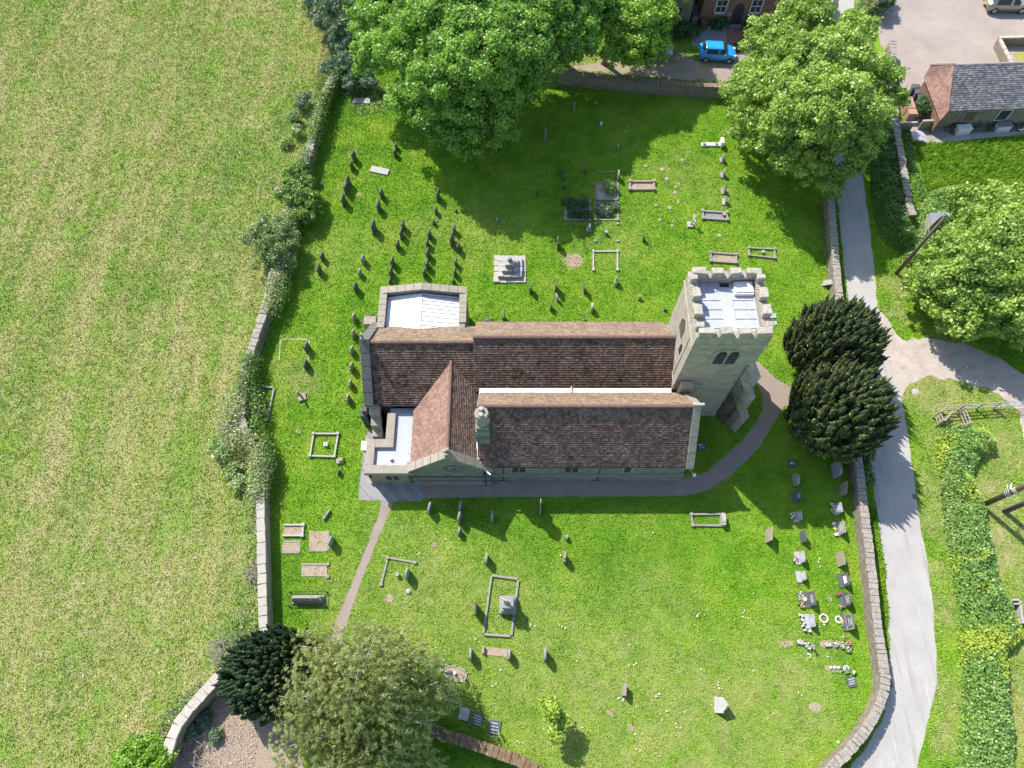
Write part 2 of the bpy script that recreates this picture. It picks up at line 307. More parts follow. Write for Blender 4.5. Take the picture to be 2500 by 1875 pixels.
# ---------------------------------------------------------------- the ground and what is laid on it
def smooth_line(pts, step=.5, jit=0):
    out = []
    for i in range(len(pts) - 1):
        a, b = Vector(pts[i][:2]), Vector(pts[i + 1][:2]); n = max(1, int((b - a).length / step))
        for k in range(n):
            p = a.lerp(b, k / n)
            if k and jit: p += Vector((random.uniform(-jit, jit), random.uniform(-jit, jit)))
            out.append(p)
    out.append(Vector(pts[-1][:2])); return out
SHEETS = []
def sheet(name, pts, z, mat, jit=.07, block=True, kind='structure', label=None):
    ring = smooth_line(list(pts) + [pts[0]], .45, jit)[:-1]
    a = sum(ring[i].x * ring[(i + 1) % len(ring)].y - ring[(i + 1) % len(ring)].x * ring[i].y for i in range(len(ring)))
    if a < 0: ring.reverse()
    V3 = [Vector((p.x, p.y, z)) for p in ring]; tr = tessellate_polygon([V3]); me = bpy.data.meshes.new(name)
    tr = [t if (V3[t[1]] - V3[t[0]]).cross(V3[t[2]] - V3[t[0]]).z > 0 else t[::-1] for t in tr]; me.from_pydata([tuple(v) for v in V3], [], tr); o = link(name, me, mat); tag(o, kind=kind)
    if label: o['label'] = label
    if block: SHEETS.append([(p.x, p.y) for p in ring])
    return o
def q4(x, y): return (600 + x / 3.4, y / 3.4)
ROAD_L = [(1985, -260), (1990, 0), (2010, 120), (2035, 300), (2041, 456), (2053, 576), (2068, 726), (2090, 880), (2112, 1044), (2130, 1170), (2144, 1270), (2162, 1391), (2169, 1494), (2170, 1612), (2177, 1668), (2157, 1750), (2120, 1815), (2075, 1875), (2010, 1950), (1900, 2060)]
ROAD_R = [(2085, -260), (2085, 0), (2092, 150), (2100, 300), (2103, 400), (2126, 582), (2134, 650), (2144, 773), (2173, 900), (2197, 953), (2212, 1035), (2232, 1168), (2247, 1288), (2265, 1376), (2276, 1465), (2285, 1582), (2287, 1668), (2259, 1790), (2239, 1875), (2190, 1990), (2080, 2150)]
FIELD = [(-600, -700), (650, -700), (780, -100), (790, 60), (840, 150), (800, 200), (760, 330), (735, 430), (690, 560), (665, 680), (640, 760), (610, 860), (590, 960), (580, 1060), (630, 1130), (632, 1220), (636, 1540), (560, 1620), (430, 1760), (400, 1850), (300, 2400), (-900, 2400)]
sheet('gravel_track', GA([(2135, 740), (2165, 775), (2203, 829), (2273, 826), (2350, 838), (2438, 873), (2500, 915), (2680, 1000), (2700, 1250), (2500, 1075), (2491, 1006), (2438, 960), (2350, 930), (2262, 918), (2212, 947), (2200, 980), (2160, 900), (2140, 820)]), .008, M['gravel'], .16)
YARD = GA([(2120, -260), (2122, 0), (2140, 60), (2150, 110), (2185, 150), (2200, 250), (2222, 320), (2262, 350), (2400, 330), (2700, 290), (2900, -260)])
sheet('yard', YARD, .008, M['yard'], .05)
sheet('road', GA(ROAD_L + ROAD_R[::-1]), .016, M['asphalt'], .05)
sheet('slab_path', GA([(2222, 318), (2268, 345), (2330, 332), (2420, 322), (2600, 312), (2600, 326), (2420, 336), (2335, 346), (2240, 352), (2225, 340)]), .024, M['ledger'], .03)
sheet('church_path', GA([(1020, 1165), (1400, 1165), (1666, 1168), (1715, 1158), (1764, 1120), (1813, 1076), (1842, 1036), (1862, 1000), (1862, 965), (1850, 941), (1822, 906), (1840, 880), (1852, 884), (1895, 925), (1960, 960), (2040, 985), (2085, 990), (2090, 1020), (2000, 1010), (1915, 990), (1888, 1035), (1859, 1088), (1840, 1107), (1788, 1159), (1727, 1198), (1666, 1211), (1500, 1212), (1300, 1213), (1020, 1216)]), .008, M['path'], .03)
sheet('block_paving', GA([(875, 1221), (877, 1190), (892, 1063), (905, 1050), (1000, 1050), (1031, 1150), (1032, 1224)]), .016, M['paver'], .01)
FP_L = [(930, 1222), (927, 1249), (894, 1336), (855, 1436), (823, 1508), (800, 1580)]
FP_R = [(963, 1222), (950, 1252), (910, 1349), (872, 1446), (852, 1510), (835, 1570)]
sheet('footpath', GA(FP_L + FP_R[::-1]), .012, M['path'], .04)
sheet('drive', GA([(1380, 165), (1470, 150), (1570, 140), (1640, 132), (1700, 150), (1800, 110), (1880, 118), (1960, 130), (2030, 120), (2030, 200), (1900, 205), (1760, 200), (1600, 188), (1480, 178)]), .008, M['drive'], .15)
sheet('cottage_gravel', GA([(1690, 60), (1776, 58), (1774, 110), (1688, 111)]), .012, M['greygravel'], .03)
tag(sheet('cottage_gravel', GA([(1816, 60), (1880, 62), (1880, 114), (1816, 110)]), .012, M['greygravel'], .03))
sheet('brick_path', GA([(1776, 58), (1816, 58), (1818, 112), (1772, 111)]), .016, M['brickpath'], .01)
sheet('chip_ground', GA([(560, 1660), (700, 1660), (760, 1740), (740, 1880), (700, 2000), (450, 2000), (425, 1850), (470, 1780)]), .008, M['chips'], .2)

# zones
BLD = [GA([(900, 1050), (1000, 1050), (1200, 1010), (1670, 1010), (1670, 1168), (905, 1168)]), [(-10.4, 20.6), (12.2, 20.6), (15.8, 21.3), (15.8, 25.9), (11, 26.8), (-3.5, 26.8), (-3.5, 29.8), (-10.1, 29.8)]]
DRY = [  # px, py, radius m, strength
 (250, 150, 9, .30), (100, 300, 8, .30), (330, 520, 3, .25), (200, 1430, 7, .3), (480, 1400, 3, .35), (600, 1350, 1.3, .6), (1060, 560, 2.5, .25), (900, 590, 2, .2), (1760, 480, 2.2, .25), (1800, 700, 2, .15),
 (1500, 1740, 8, .50), (1300, 1600, 6, .4), (1700, 1780, 6, .55), (1900, 1700, 5, .5), (1050, 1450, 5, .45), (1200, 1500, 5, .4), (1600, 1500, 4, .3), (950, 1330, 3, .3), (1180, 560, 4, .2), (1500, 580, 4, .2), (800, 620, 3, .25), (1660, 420, 3, .25), (860, 1480, 3, .35), (730, 930, 1.6, .6), (700, 905, 1.2, .45), (2290, 960, 3.4, .75), (2350, 900, 3, .45), (2400, 1240, 4.6, .85), (2450, 1100, 2.6, .7), (2450, 1330, 3.6, .8), (2440, 1420, 2.5, .7), (2480, 1560, 3, .7),
 (2310, 1700, 1.8, .8), (2320, 1800, 1.5, .8), (2300, 1500, 1.6, .8), (2270, 1180, 1.3, .75), (2275, 1270, 1.3, .75), (2285, 1400, 1.2, .7), (2200, 700, 1.6, .75), (2230, 660, 1.6, .6), (2320, 830, 1.5, .6), (2190, 760, 1.1, .7), (2150, 1180, .9, .2), (2270, 1070, 1.1, .6),
 (1440, 150, 3, .8), (1550, 175, 3, .7), (1680, 190, 3, .6), (1650, 140, 2, .8), (1870, 130, 1.6, .7), (2450, 960, 2.2, .75), (1400, 635, .9, .8), (1060, 1460, .8, .5), (870, 380, .6, .5), (1500, 280, 2, .15), (1580, 440, 2, .1), (560, 1700, 3, .6), (600, 1860, 3, .5), (2490, 1800, 3, .95), (2500, 1700, 2.4, .85), (820, 470, .6, .3), (752, 435, .5, .9), (765, 420, .4, .7)]
LUSH = [(800, 240, 4, .5), (700, 300, 2, .5), (960, 500, 3, .2), (1500, 900, 3, .3), (1150, 1200, 3, .35), (1500, 1290, 6, .4), (1300, 1250, 5, .3), (2400, 380, 5, .35), (1400, 500, 3, .25), (600, 400, 4, .45), (350, 700, 3, .4), (450, 560, 3, .35), (2240, 640, 2, .3), (1720, 1230, 3, .3), (570, 1560, 1.6, .5), (2030, 1060, 3, .3), (520, 1700, 2, .5), (1100, 1800, 3, .5), (1420, 560, 1.6, .5), (2130, 1250, 1.2, .5), (2140, 1350, 1, .5), (840, 1420, 2, .1), (700, 1450, 3, .3), (680, 1380, 2, .3)]
LUSH_N = 0
FP_ = [(p.x, p.y) for p in GA(FIELD)]
def zones(P):
    z = np.zeros((len(P), 3), np.float32); wob = P[:, :2] + np.stack([lattice(P, 1.3, 1), lattice(P, 1.3, 2)], 1) * 1.2 - .6
    z[:, 0] = inpoly(wob, FP_)
    for L_, c in ((DRY, 1), (LUSH, 2)):
        for (u, v, r, s) in L_:
            g = G(u, v); d = np.hypot(wob[:, 0] - g.x, wob[:, 1] - g.y) / r
            t = s * np.clip(1.6 - d * 1.3, 0, 1) * (.35 + .9 * lattice(P, 1.7, 3 + c)); z[:, c] = np.maximum(z[:, c], t)
    z[:, 1] = np.clip(z[:, 1], 0, 1); z[:, 2] = np.clip(z[:, 2], 0, .8); return z
gx = np.concatenate([-np.geomspace(1500, 62, 14), np.arange(-60, 60.1, .5), np.geomspace(62, 1500, 14)])
gy = np.concatenate([-np.geomspace(1500, 14, 14), np.arange(-12, 80.1, .5), np.geomspace(82, 1500, 14)])
XX, YY = np.meshgrid(gx, gy); P0 = np.stack([XX.ravel(), YY.ravel(), np.zeros(XX.size)], 1)
me = bpy.data.meshes.new('ground'); me.vertices.add(len(P0)); me.vertices.foreach_set('co', P0.astype(np.float32).ravel())
nx, ny = len(gx), len(gy); ii = (np.arange(ny - 1)[:, None] * nx + np.arange(nx - 1)[None]).ravel()
Q = np.stack([ii, ii + 1, ii + nx + 1, ii + nx], 1).astype(np.int32)
me.loops.add(Q.size); me.loops.foreach_set('vertex_index', Q.ravel()); me.polygons.add(len(Q)); me.polygons.foreach_set('loop_start', np.arange(0, Q.size, 4, dtype=np.int32))
at = me.attributes.new('zone', 'FLOAT_VECTOR', 'POINT'); at.data.foreach_set('vector', zones(P0).ravel()); me.update(calc_edges=True)
tag(link('ground', me, M['grass']), kind='structure')

def blades(name, poly, dens, hgt, wid, excl=True, hmul=None):
    pl = np.array([(p[0], p[1]) for p in poly]); a0, a1 = pl.min(0), pl.max(0); n = int((a1 - a0).prod() * dens)
    P = rng.random((n, 2)) * (a1 - a0) + a0; P = P[inpoly(P, poly)]
    px = (P[:, 1] * ca - CH * sa); fw = P[:, 1] * sa + CH * ca
    vis = (np.abs(P[:, 0]) < fw * .76) & (px > -fw * .57) & (px < fw * .57); P = P[vis]
    if excl:
        for s_ in SHEETS + BLD: P = P[~inpoly(P, s_)]
    n = len(P); z = zones(P); cl = lattice(P, 2.2, 9) * .6 + lattice(P, 5.5, 4) * .6
    h = hgt * (.45 + cl) * rng.uniform(.6, 1.3, n) * (1 - .45 * z[:, 1]); w_ = wid * rng.uniform(.6, 1.3, n)
    a = rng.uniform(0, 2 * np.pi, n); l = rng.uniform(0, 2 * np.pi, n); lean = h * rng.uniform(.3, 1.2, n)
    V = np.zeros((n, 3, 3), np.float32); V[:, :, :2] = P[:, None, :]
    V[:, 0, 0] -= np.cos(a) * w_; V[:, 0, 1] -= np.sin(a) * w_; V[:, 1, 0] += np.cos(a) * w_; V[:, 1, 1] += np.sin(a) * w_
    V[:, 2, 0] += np.cos(l) * lean; V[:, 2, 1] += np.sin(l) * lean; V[:, 2, 2] = h; V[:, :2, 2] = .012
    return tag(fastmesh(name, V.reshape(-1, 3), 3, M['blade'], attrs={'zone': z, 'tint': rng.random(n) * .8 + .2 * cl}), kind='stuff')
VIEW = [(-60, -6), (60, -6), (60, 72), (-60, 72)]
CHY = GA([(790, 80), (1250, 100), (1380, 170), (1760, 205), (1960, 205), (2030, 200), (2035, 480), (2060, 730), (2090, 1070), (2170, 1500), (2150, 1700), (2030, 1880), (1500, 2000), (800, 2000), (430, 1990), (480, 1740), (640, 1560), (640, 1100), (585, 1000), (660, 700), (740, 430)])
FLD = GA(FIELD)
fb = blades('field_grass', FLD, 150, .10, .038); fb['label'] = 'yellow green meadow grass with long mown streaks left of the churchyard'
cb = blades('churchyard_grass', CHY, 250, .08, .034); cb['label'] = 'bright green short turf inside the churchyard walls'
VERGE = GA([(2045, 470), (2100, 380), (2200, 60), (2560, 300), (2600, 700), (2600, 2100), (2180, 2060), (2190, 1990), (2242, 1850), (2262, 1785), (2285, 1668), (2280, 1560), (2262, 1376), (2230, 1168), (2195, 953), (2170, 900)])
vb = blades('verge_grass', VERGE, 150, .11, .04); vb['label'] = 'rough grass on the verges right of the lane'
lb = blades('verge_grass', GA([(2030, 480), (2060, 480), (2100, 1000), (2150, 1280), (2175, 1500), (2180, 1700), (2080, 1880), (2030, 1880), (2160, 1640), (2110, 1200), (2070, 900)]), 200, .14, .05); lb['label'] = 'strip of green grass between churchyard wall and lane'
cg = blades('verge_grass', GA([(1350, 60), (1690, 60), (1690, 115), (2000, 115), (2060, 205), (1760, 205), (1350, 180)]), 110, .12, .055); cg['label'] = 'dry grass beside the cottage drive'

# ---------------------------------------------------------------- the church
ch = thing('church', 'stone village church with brown tiled roofs and a battlemented square tower', 'church', (0, 21, 0))
def strip(name, pts, mat, parent, t=.06, up=(0, 0, 1)):
    return MB().slab(pts, up, t).build(name, mat, parent)
def tile_roof(name, e0, e1, r0, r1, mat, parent, gauge=.17, tw=.19, lip=.06, sag=.0):
    """courses of separate tiles between an eave line e0-e1 and a ridge line r0-r1"""
    e0, e1, r0, r1 = map(Vector, (e0, e1, r0, r1)); L = ((r0 - e0).length + (r1 - e1).length) / 2; nc = max(2, int(L / gauge)); nt_ = max(2, int(max((e1 - e0).length, (r1 - r0).length) / tw))
    nrm = (e1 - e0).cross(((r0 + r1) - (e0 + e1)) / 2).normalized()
    if nrm.z < 0: nrm = -nrm
    V = []; T = []
    for i in range(nc):
        a0, a1 = i / nc, (i + 1) / nc; s0, s1 = e0.lerp(r0, a0), e1.lerp(r1, a0); u0, u1 = e0.lerp(r0, a1), e1.lerp(r1, a1)
        o = .5 * (i % 2)
        for j in range(-1, nt_ + 1):
            b0, b1 = max(0, (j + o) / nt_), min(1, (j + 1 + o) / nt_)
            if b1 <= b0: continue
            d = nrm * (lip + random.uniform(0, .012)); g = (s0 - u0).normalized() * random.uniform(-.006, .008)
            bend = nrm * (-sag * math.sin(math.pi * (b0 + b1) / 2))
            p = [s0.lerp(s1, b0) + d + g + bend, s0.lerp(s1, b1) + d + g + bend, u0.lerp(u1, b1) + nrm * .006 + bend, u0.lerp(u1, b0) + nrm * .006 + bend]
            q = [s0.lerp(s1, b0) + g + bend - nrm * .02, s0.lerp(s1, b1) + g + bend - nrm * .02, p[1], p[0]]
            t = random.random(); V += p; T.append(t); V += q; T.append(t * .6)  # lip faces get a darker tint, painting the shade line under each course
    return fastmesh(name, np.array([tuple(v) for v in V]), 4, mat, parent, attrs={'tint': T})
def ridge_tiles(a, b, parent, r=.16, n=None, mat='ridge'):
    a, b = Vector(a), Vector(b); n = n or int((b - a).length / .42); m = MB()
    for i in range(n):
        p, q = a.lerp(b, i / n), a.lerp(b, (i + .97) / n); k = random.uniform(-.012, .012)
        m.tube([p + Vector((0, 0, k - .06)), q + Vector((0, 0, k - .06))], r * random.uniform(.92, 1.06), 8)
    return m.build('ridge_tiles', M[mat], parent)
# nave
NX0, NX1, NY, NZ = -2.6, 11.25, 23.9, 7.2
m = MB(); m.prism([(NX0, 21.2), (NX1, 21.2), (NX1, 26.55), (NX0, 26.55)], 0, 4.0)
m.add([(NX0, 21.2, 4), (NX0, 26.55, 4), (NX0, NY, NZ - .15), (NX0 + .4, 21.2, 4), (NX0 + .4, 26.55, 4), (NX0 + .4, NY, NZ - .15)], [(0, 2, 1), (3, 4, 5), (0, 1, 4, 3), (1, 2, 5, 4), (2, 0, 3, 5)])
m.build('nave_wall', M['ashlar'], ch)
tile_roof('roof', (NX0 - .08, 21.3, 4.47), (NX1, 21.3, 4.47), (NX0 - .08, NY, NZ), (NX1, NY, NZ), M['tile2'], ch)
tile_roof('roof', (NX1, 26.85, 4.1), (NX0 - .08, 26.85, 4.1), (NX1, NY, NZ), (NX0 - .08, NY, NZ), M['tilesunlit'], ch)
ridge_tiles((NX0 - .08, NY, NZ + .04), (NX1, NY, NZ + .04), ch)
MB().tube([(NX0 - .1, 26.93, 4.02), (NX1, 26.93, 4.02)], .06, 8).build('gutter', M['black'], ch)
# chancel
CX0, CX1, CZ = -10.05, -2.62, 6.5
m = MB(); m.prism([(CX0, 20.85), (CX1, 20.85), (CX1, 26.9), (CX0, 26.9)], 0, 3.3)
m.build('chancel_wall', M['darkst'], ch)
tile_roof('roof', (CX0, 20.62, 3.18), (CX1, 20.62, 3.18), (CX0, 23.88, CZ), (CX1, 23.88, CZ), M['tile2'], ch)
tile_roof('roof', (CX1, 26.6, 3.85), (CX0, 26.6, 3.85), (CX1, 23.88, CZ), (CX0, 23.88, CZ), M['tilesunlit'], ch)
ridge_tiles((CX0, 23.88, CZ + .04), (CX1, 23.88, CZ + .04), ch)
MB().tube([(CX0 + .4, 20.52, 3.1), (-6.9, 20.52, 3.1)], .06, 8).build('gutter', M['black'], ch)
# chancel east gable with its dark coping
m = MB(); m.prism([(CX0 - .45, 20.7), (CX0, 20.7), (CX0, 27.0), (CX0 - .45, 27.0)], 0, 3.2)
g = [(20.5, 3.15), (27.2, 3.25), (23.88, 6.62)]
m.add([(x, y, z) for x in (CX0 - .45, CX0) for y, z in g], [(0, 2, 1), (3, 4, 5), (0, 1, 4, 3), (1, 2, 5, 4), (2, 0, 3, 5)])
m.build('gable_wall', M['darkst'], ch)
def raking_coping(x0, x1, pts, th, mat, parent, seg=5, name='coping'):
    """coping stones along a line of (y, z) points, from x0 to x1 wide"""
    m = MB()
    for (ya, za), (yb, zb) in zip(pts[:-1], pts[1:]):
        for i in range(seg):
            t0, t1 = i / seg + .004, (i + 1) / seg - .004
            A, B = (ya + (yb - ya) * t0, za + (zb - za) * t0), (ya + (yb - ya) * t1, za + (zb - za) * t1); k = random.uniform(0, .015)
            m.add([(x0, A[0], A[1] - th), (x1, A[0], A[1] - th), (x1, B[0], B[1] - th), (x0, B[0], B[1] - th), (x0, A[0], A[1] + k), (x1, A[0], A[1] + k), (x1, B[0], B[1] + k), (x0, B[0], B[1] + k)],
                  [(0, 3, 2, 1), (4, 5, 6, 7), (0, 1, 5, 4), (1, 2, 6, 5), (2, 3, 7, 6), (3, 0, 4, 7)])
    return m.build(name, mat, parent, bevel=.015)
raking_coping(CX0 - .55, CX0 + .12, [(20.4, 3.35), (23.88, 6.85), (27.3, 3.4)], .2, M['darkcoping'], ch)
m = MB(); m.box((CX0 - .32, 23.88, 7.0), (.22, .22, .35)); m.box((CX0 - .32, 23.88, 7.35), (.1, .5, .1)); m.box((CX0 - .32, 23.88, 7.4), (.1, .1, .45)); m.build('gable_cross', M['grey'], ch)
# stepped buttresses at the chancel corner and by the vestry
def stepped(name, x0, x1, y0, y1, steps, mat, top=None):
    m = MB(); n = len(steps)
    for i, (f, z0, z1) in enumerate(steps):
        m.add([(x0, y0 + (y1 - y0) * 0, z0), (x1, y0, z0), (x1, y0 + (y1 - y0) * f, z0), (x0, y0 + (y1 - y0) * f, z0), (x0, y0, z1), (x1, y0, z1), (x1, y0 + (y1 - y0) * f, z1 - .35), (x0, y0 + (y1 - y0) * f, z1 - .35)],
              [(0, 3, 2, 1), (4, 5, 6, 7), (0, 1, 5, 4), (1, 2, 6, 5), (2, 3, 7, 6), (3, 0, 4, 7)])
    return m.build(name, mat, ch, bevel=.02)
stepped('buttress', -10.3, -9.55, 20.8, 18.9, [(1, 0, 1.5), (.72, 0, 2.3), (.42, 0, 3.1)], M['coping'])
m = MB(); m.box((-10.9, 20.45, 1.0), (.5, .6, 2)); m.box((-10.75, 20.55, 2.2), (.4, .5, .8)); m.build('buttress', M['darkst'], ch, bevel=.03)
m = MB(); m.box((-10.95, 27.9, 1.35), (.95, .75, 2.7)); m.build('buttress', M['coping'], ch, bevel=.04)
m = MB(); m.box((-10.85, 26.6, 1.3), (.9, .75, 2.6)); m.build('buttress', M['ledger'], ch, bevel=.04)
# vestry with pale metal roof
VX0, VX1, VY, VZ = -9.95, -3.5, 29.8, 4.2
m = MB(); m.prism([(VX0, 25.5), (VX1, 25.5), (VX1, VY), (VX0, VY)], 0, 3.6)
for a_, b_ in ((VX0, VX0 + .42), (VX1 - .42, VX1)): m.prism([(a_, 26.3), (b_, 26.3), (b_, VY - .43), (a_, VY - .43)], 3.5, VZ)
m.build('vestry_wall', M['ashlar'], ch)
MX = -6.78
m = MB(); hz = [(VX0, VZ), (MX, VZ + .55), (VX1, VZ)]
m.add([(x, y, z) for y in (VY - .42, VY) for x, z in hz] + [(x, y, 3.6) for y in (VY - .42, VY) for x in (VX0, VX1)], [(0, 1, 2, 7, 6), (3, 8, 9, 5, 4), (0, 3, 4, 1), (1, 4, 5, 2), (6, 8, 3, 0), (2, 5, 9, 7)])
m.build('vestry_wall', M['ashlar'], ch)
m = MB()
def cope_run(a, b, wd, th, n, mm):
    a, b = Vector(a), Vector(b); d = (b - a); nn = Vector((-d.y, d.x, 0)).normalized() * wd / 2
    for i in range(n):
        p, q = a + d * (i / n + .003), a + d * ((i + 1) / n - .003); k = Vector((0, 0, random.uniform(0, .012)))
        mm.add([p - nn - Vector((0, 0, th)), p + nn - Vector((0, 0, th)), q + nn - Vector((0, 0, th)), q - nn - Vector((0, 0, th)), p - nn + k, p + nn + k, q + nn + k, q - nn + k], [(0, 1, 2, 3), (7, 6, 5, 4), (4, 5, 1, 0), (5, 6, 2, 1), (6, 7, 3, 2), (7, 4, 0, 3)])
cope_run((VX0 - .08, VY - .22, VZ + .1), (MX, VY - .22, VZ + .66), .6, .14, 5, m); cope_run((MX, VY - .22, VZ + .66), (VX1 + .08, VY - .22, VZ + .1), .6, .14, 5, m)
cope_run((VX0 + .2, VY - .5, VZ + .1), (VX0 + .2, 26.3, VZ + .1), .56, .14, 6, m); cope_run((VX1 - .2, VY - .5, VZ + .1), (VX1 - .2, 26.75, VZ + .1), .56, .14, 6, m)
m.build('coping', M['coping'], ch, bevel=.015)
m = MB(); za, zb = 3.75, 4.32
m.add([(VX0 + .46, 25.4, za), (MX, 25.4, zb), (MX, VY - .5, zb), (VX0 + .46, VY - .5, za), (VX1 - .46, 25.4, za), (VX1 - .46, VY - .5, za)], [(0, 1, 2, 3), (1, 4, 5, 2)])
m.build('vestry_roof', M['whitelead'], ch)
m = MB(); m.tube([(MX, 25.5, zb + .01), (MX, VY - .52, zb + .01)], .03, 6)
for i in range(11):
    y = 26.1 + i * .32 + (.08 * i if i < 4 else .32); y = min(y, VY - .7)
    m.box(((MX + VX1 - .46) / 2, y, (za + zb) / 2 + .012), (2.85, .03, .03), 0, (0, math.atan2(zb - za, VX1 - .46 - MX)))
m.build('roof_seams', M['grey'], ch)
# transept
TX, TZ, THW = -4.3, 5.5, 2.75
m = MB(); m.prism([(TX - THW + .1, 16.06), (TX + THW - .1, 16.06), (TX + THW - .1, 21), (TX - THW + .1, 21)], 0, 2.85); m.build('transept_wall', M['ashlar'], ch)
m = MB(); g = [(TX - THW, 2.75), (TX + THW, 2.75), (TX, 5.55)]
m.add([(x, y, z) for y in (15.7, 16.05) for x, z in g] , [(0, 1, 2), (3, 5, 4), (1, 4, 5, 2), (2, 5, 3, 0), (0, 3, 4, 1)]); m.prism([(TX - THW, 15.7), (TX + THW, 15.7), (TX + THW, 16.05), (TX - THW, 16.05)], .0, 2.75)
m.f = [f for i, f in enumerate(m.f) if i not in (4, 6)]
gw = m.build('gable_wall', M['ashlar'], ch)
m = MB(); m.bb(TX - THW - .06, TX + THW + .08, 15.5, 15.7, 0, .55); m.build('plinth', M['annexst'], ch, bevel=.04)
m = MB(); m.bb(TX - THW - .03, TX + THW + .03, 15.62, 15.7, 1.5, 1.62); m.build('string_course', M['darkst'], ch, bevel=.02)
def gable_coping_y(y0, y1, pts, th, seg):
    m = MB()
    for (xa, za_), (xb, zb_) in zip(pts[:-1], pts[1:]):
        for i in range(seg):
            t0, t1 = i / seg + .004, (i + 1) / seg - .004; A = (xa + (xb - xa) * t0, za_ + (zb_ - za_) * t0); B = (xa + (xb - xa) * t1, za_ + (zb_ - za_) * t1); k = random.uniform(0, .015)
            m.add([(A[0], y0, A[1] - th), (A[0], y1, A[1] - th), (B[0], y1, B[1] - th), (B[0], y0, B[1] - th), (A[0], y0, A[1] + k), (A[0], y1, A[1] + k), (B[0], y1, B[1] + k), (B[0], y0, B[1] + k)], [(0, 1, 2, 3), (7, 6, 5, 4), (4, 5, 1, 0), (5, 6, 2, 1), (6, 7, 3, 2), (7, 4, 0, 3)])
    return m.build('coping', M['coping'], ch, bevel=.015)
gable_coping_y(15.6, 16.22, [(TX - THW - .2, 2.85), (TX, 5.86), (TX + THW + .2, 2.85)], .17, 5)
m = MB(); m.box((TX, 15.95, 5.95), (.3, .55, .3), 0); m.box((TX - .1, 15.95, 6.15), (.5, .16, .12)); m.box((TX, 15.95, 6.25), (.14, .16, .35)); m.build('gable_cross', M['coping'], ch, bevel=.03)
tile_roof('roof', (TX - THW - .05, 16.15, 2.82), (TX - THW - .05, 20.3, 2.82), (TX, 16.15, TZ), (TX, 22.95, TZ), M['tileroyal'], ch, gauge=.15, tw=.18, lip=.02)  # sunward slope in a lighter tile colour than its twin, light painted in
tile_roof('roof', (TX + THW + .05, 20.9, 2.82), (TX + THW + .05, 16.15, 2.82), (TX, 22.95, TZ), (TX, 16.15, TZ), M['tile'], ch)
ridge_tiles((TX, 16.2, TZ + .05), (TX, 22.9, TZ + .05), ch, .13)
m = MB(); cz = 3.25                                       # round window: ring, hub and eight foils
for i in range(24):
    a, b = 2 * math.pi * i / 24, 2 * math.pi * (i + 1) / 24
    m.tube([(TX + .3 + .68 * math.cos(a), 15.66, cz + .68 * math.sin(a)), (TX + .3 + .68 * math.cos(b), 15.66, cz + .68 * math.sin(b))], .07, 6)
rw = m.build('round_window', M['ashlar'], ch)
m = MB()
for i in range(8):
    a = 2 * math.pi * i / 8; m.tube([(TX + .3 + .14 * math.cos(a), 15.68, cz + .14 * math.sin(a)), (TX + .3 + .62 * math.cos(a), 15.68, cz + .62 * math.sin(a))], .035, 5)
    m.tube([(TX + .3 + (.42 + .13 * math.cos(t)) * math.cos(a + .39) - .13 * math.sin(t) * math.sin(a + .39), 15.68, cz + (.42 + .13 * math.cos(t)) * math.sin(a + .39) + .13 * math.sin(t) * math.cos(a + .39)) for t in [2 * math.pi * q / 8 for q in range(9)]], .025, 4)
m.build('tracery', M['grey'], rw)
m = MB(); m.tube([(TX + .3, 15.692, cz), (TX + .3, 15.68, cz)], .62, 24); m.build('pane', M['glass'], rw)
# aisle
AX0, AX1, AZ, AY = -2.25, 12.0, 7.0, 18.8
m = MB(); m.prism([(AX0, 16.02), (AX1, 16.02), (AX1, 21.1), (AX0, 21.1)], 0, 3.32); m.build('aisle_wall', M['ashlar'], ch)
m = MB(); g = [(15.98, 3.3), (21.0, 4.3), (AY, 6.9)]
for xa, xb in ((AX0 - .1, AX0 + .1), (AX1 - .1, AX1 + .3)):
    if xa > 0: m.build('gable_wall', M['ashlar'], ch); m = MB()
    m.add([(x, y, z) for x in (xa, xb) for y, z in g], [(0, 2, 1), (3, 4, 5), (0, 1, 4, 3), (1, 2, 5, 4), (2, 0, 3, 5)])
m.bb(AX1 - .1, AX1 + .3, 16.1, 21.0, 0, 3.35); m.build('gable_wall', M['ashlar'], ch)
tile_roof('roof', (AX0, 15.85, 3.38), (AX1, 15.85, 3.38), (AX0, AY, AZ), (AX1, AY, AZ), M['tile'], ch)
tile_roof('roof', (AX1, 20.85, 4.5), (AX0, 20.85, 4.5), (AX1, AY, AZ), (AX0, AY, AZ), M['tilesunlit'], ch)
ridge_tiles((AX0, AY, AZ + .04), (AX1, AY, AZ + .04), ch)
raking_coping(AX1 - .02, AX1 + .5, [(15.65, 3.4), (AY, 7.22), (21.1, 4.45)], .2, M['coping'], ch, 4)
m = MB(); m.box((AX1 + .3, AY, 7.25), (.75, .18, .12)); m.build('finial', M['pale'], ch, bevel=.03)
MB().tube([(AX0 + .6, 15.8, 3.3), (AX1 - .02, 15.8, 3.3)], .055, 8).build('gutter', M['black'], ch)
m = MB(); m.bb(AX0 + .65, AX1 + .32, 15.9, 16.05, 0, 1.1); m.build('plinth', M['ashlar'], ch, bevel=.03)
m = MB(); m.bb(AX0 + .65, AX1 + .34, 15.86, 16.05, 1.1, 1.2); m.build('string_course', M['coping'], ch, bevel=.02)
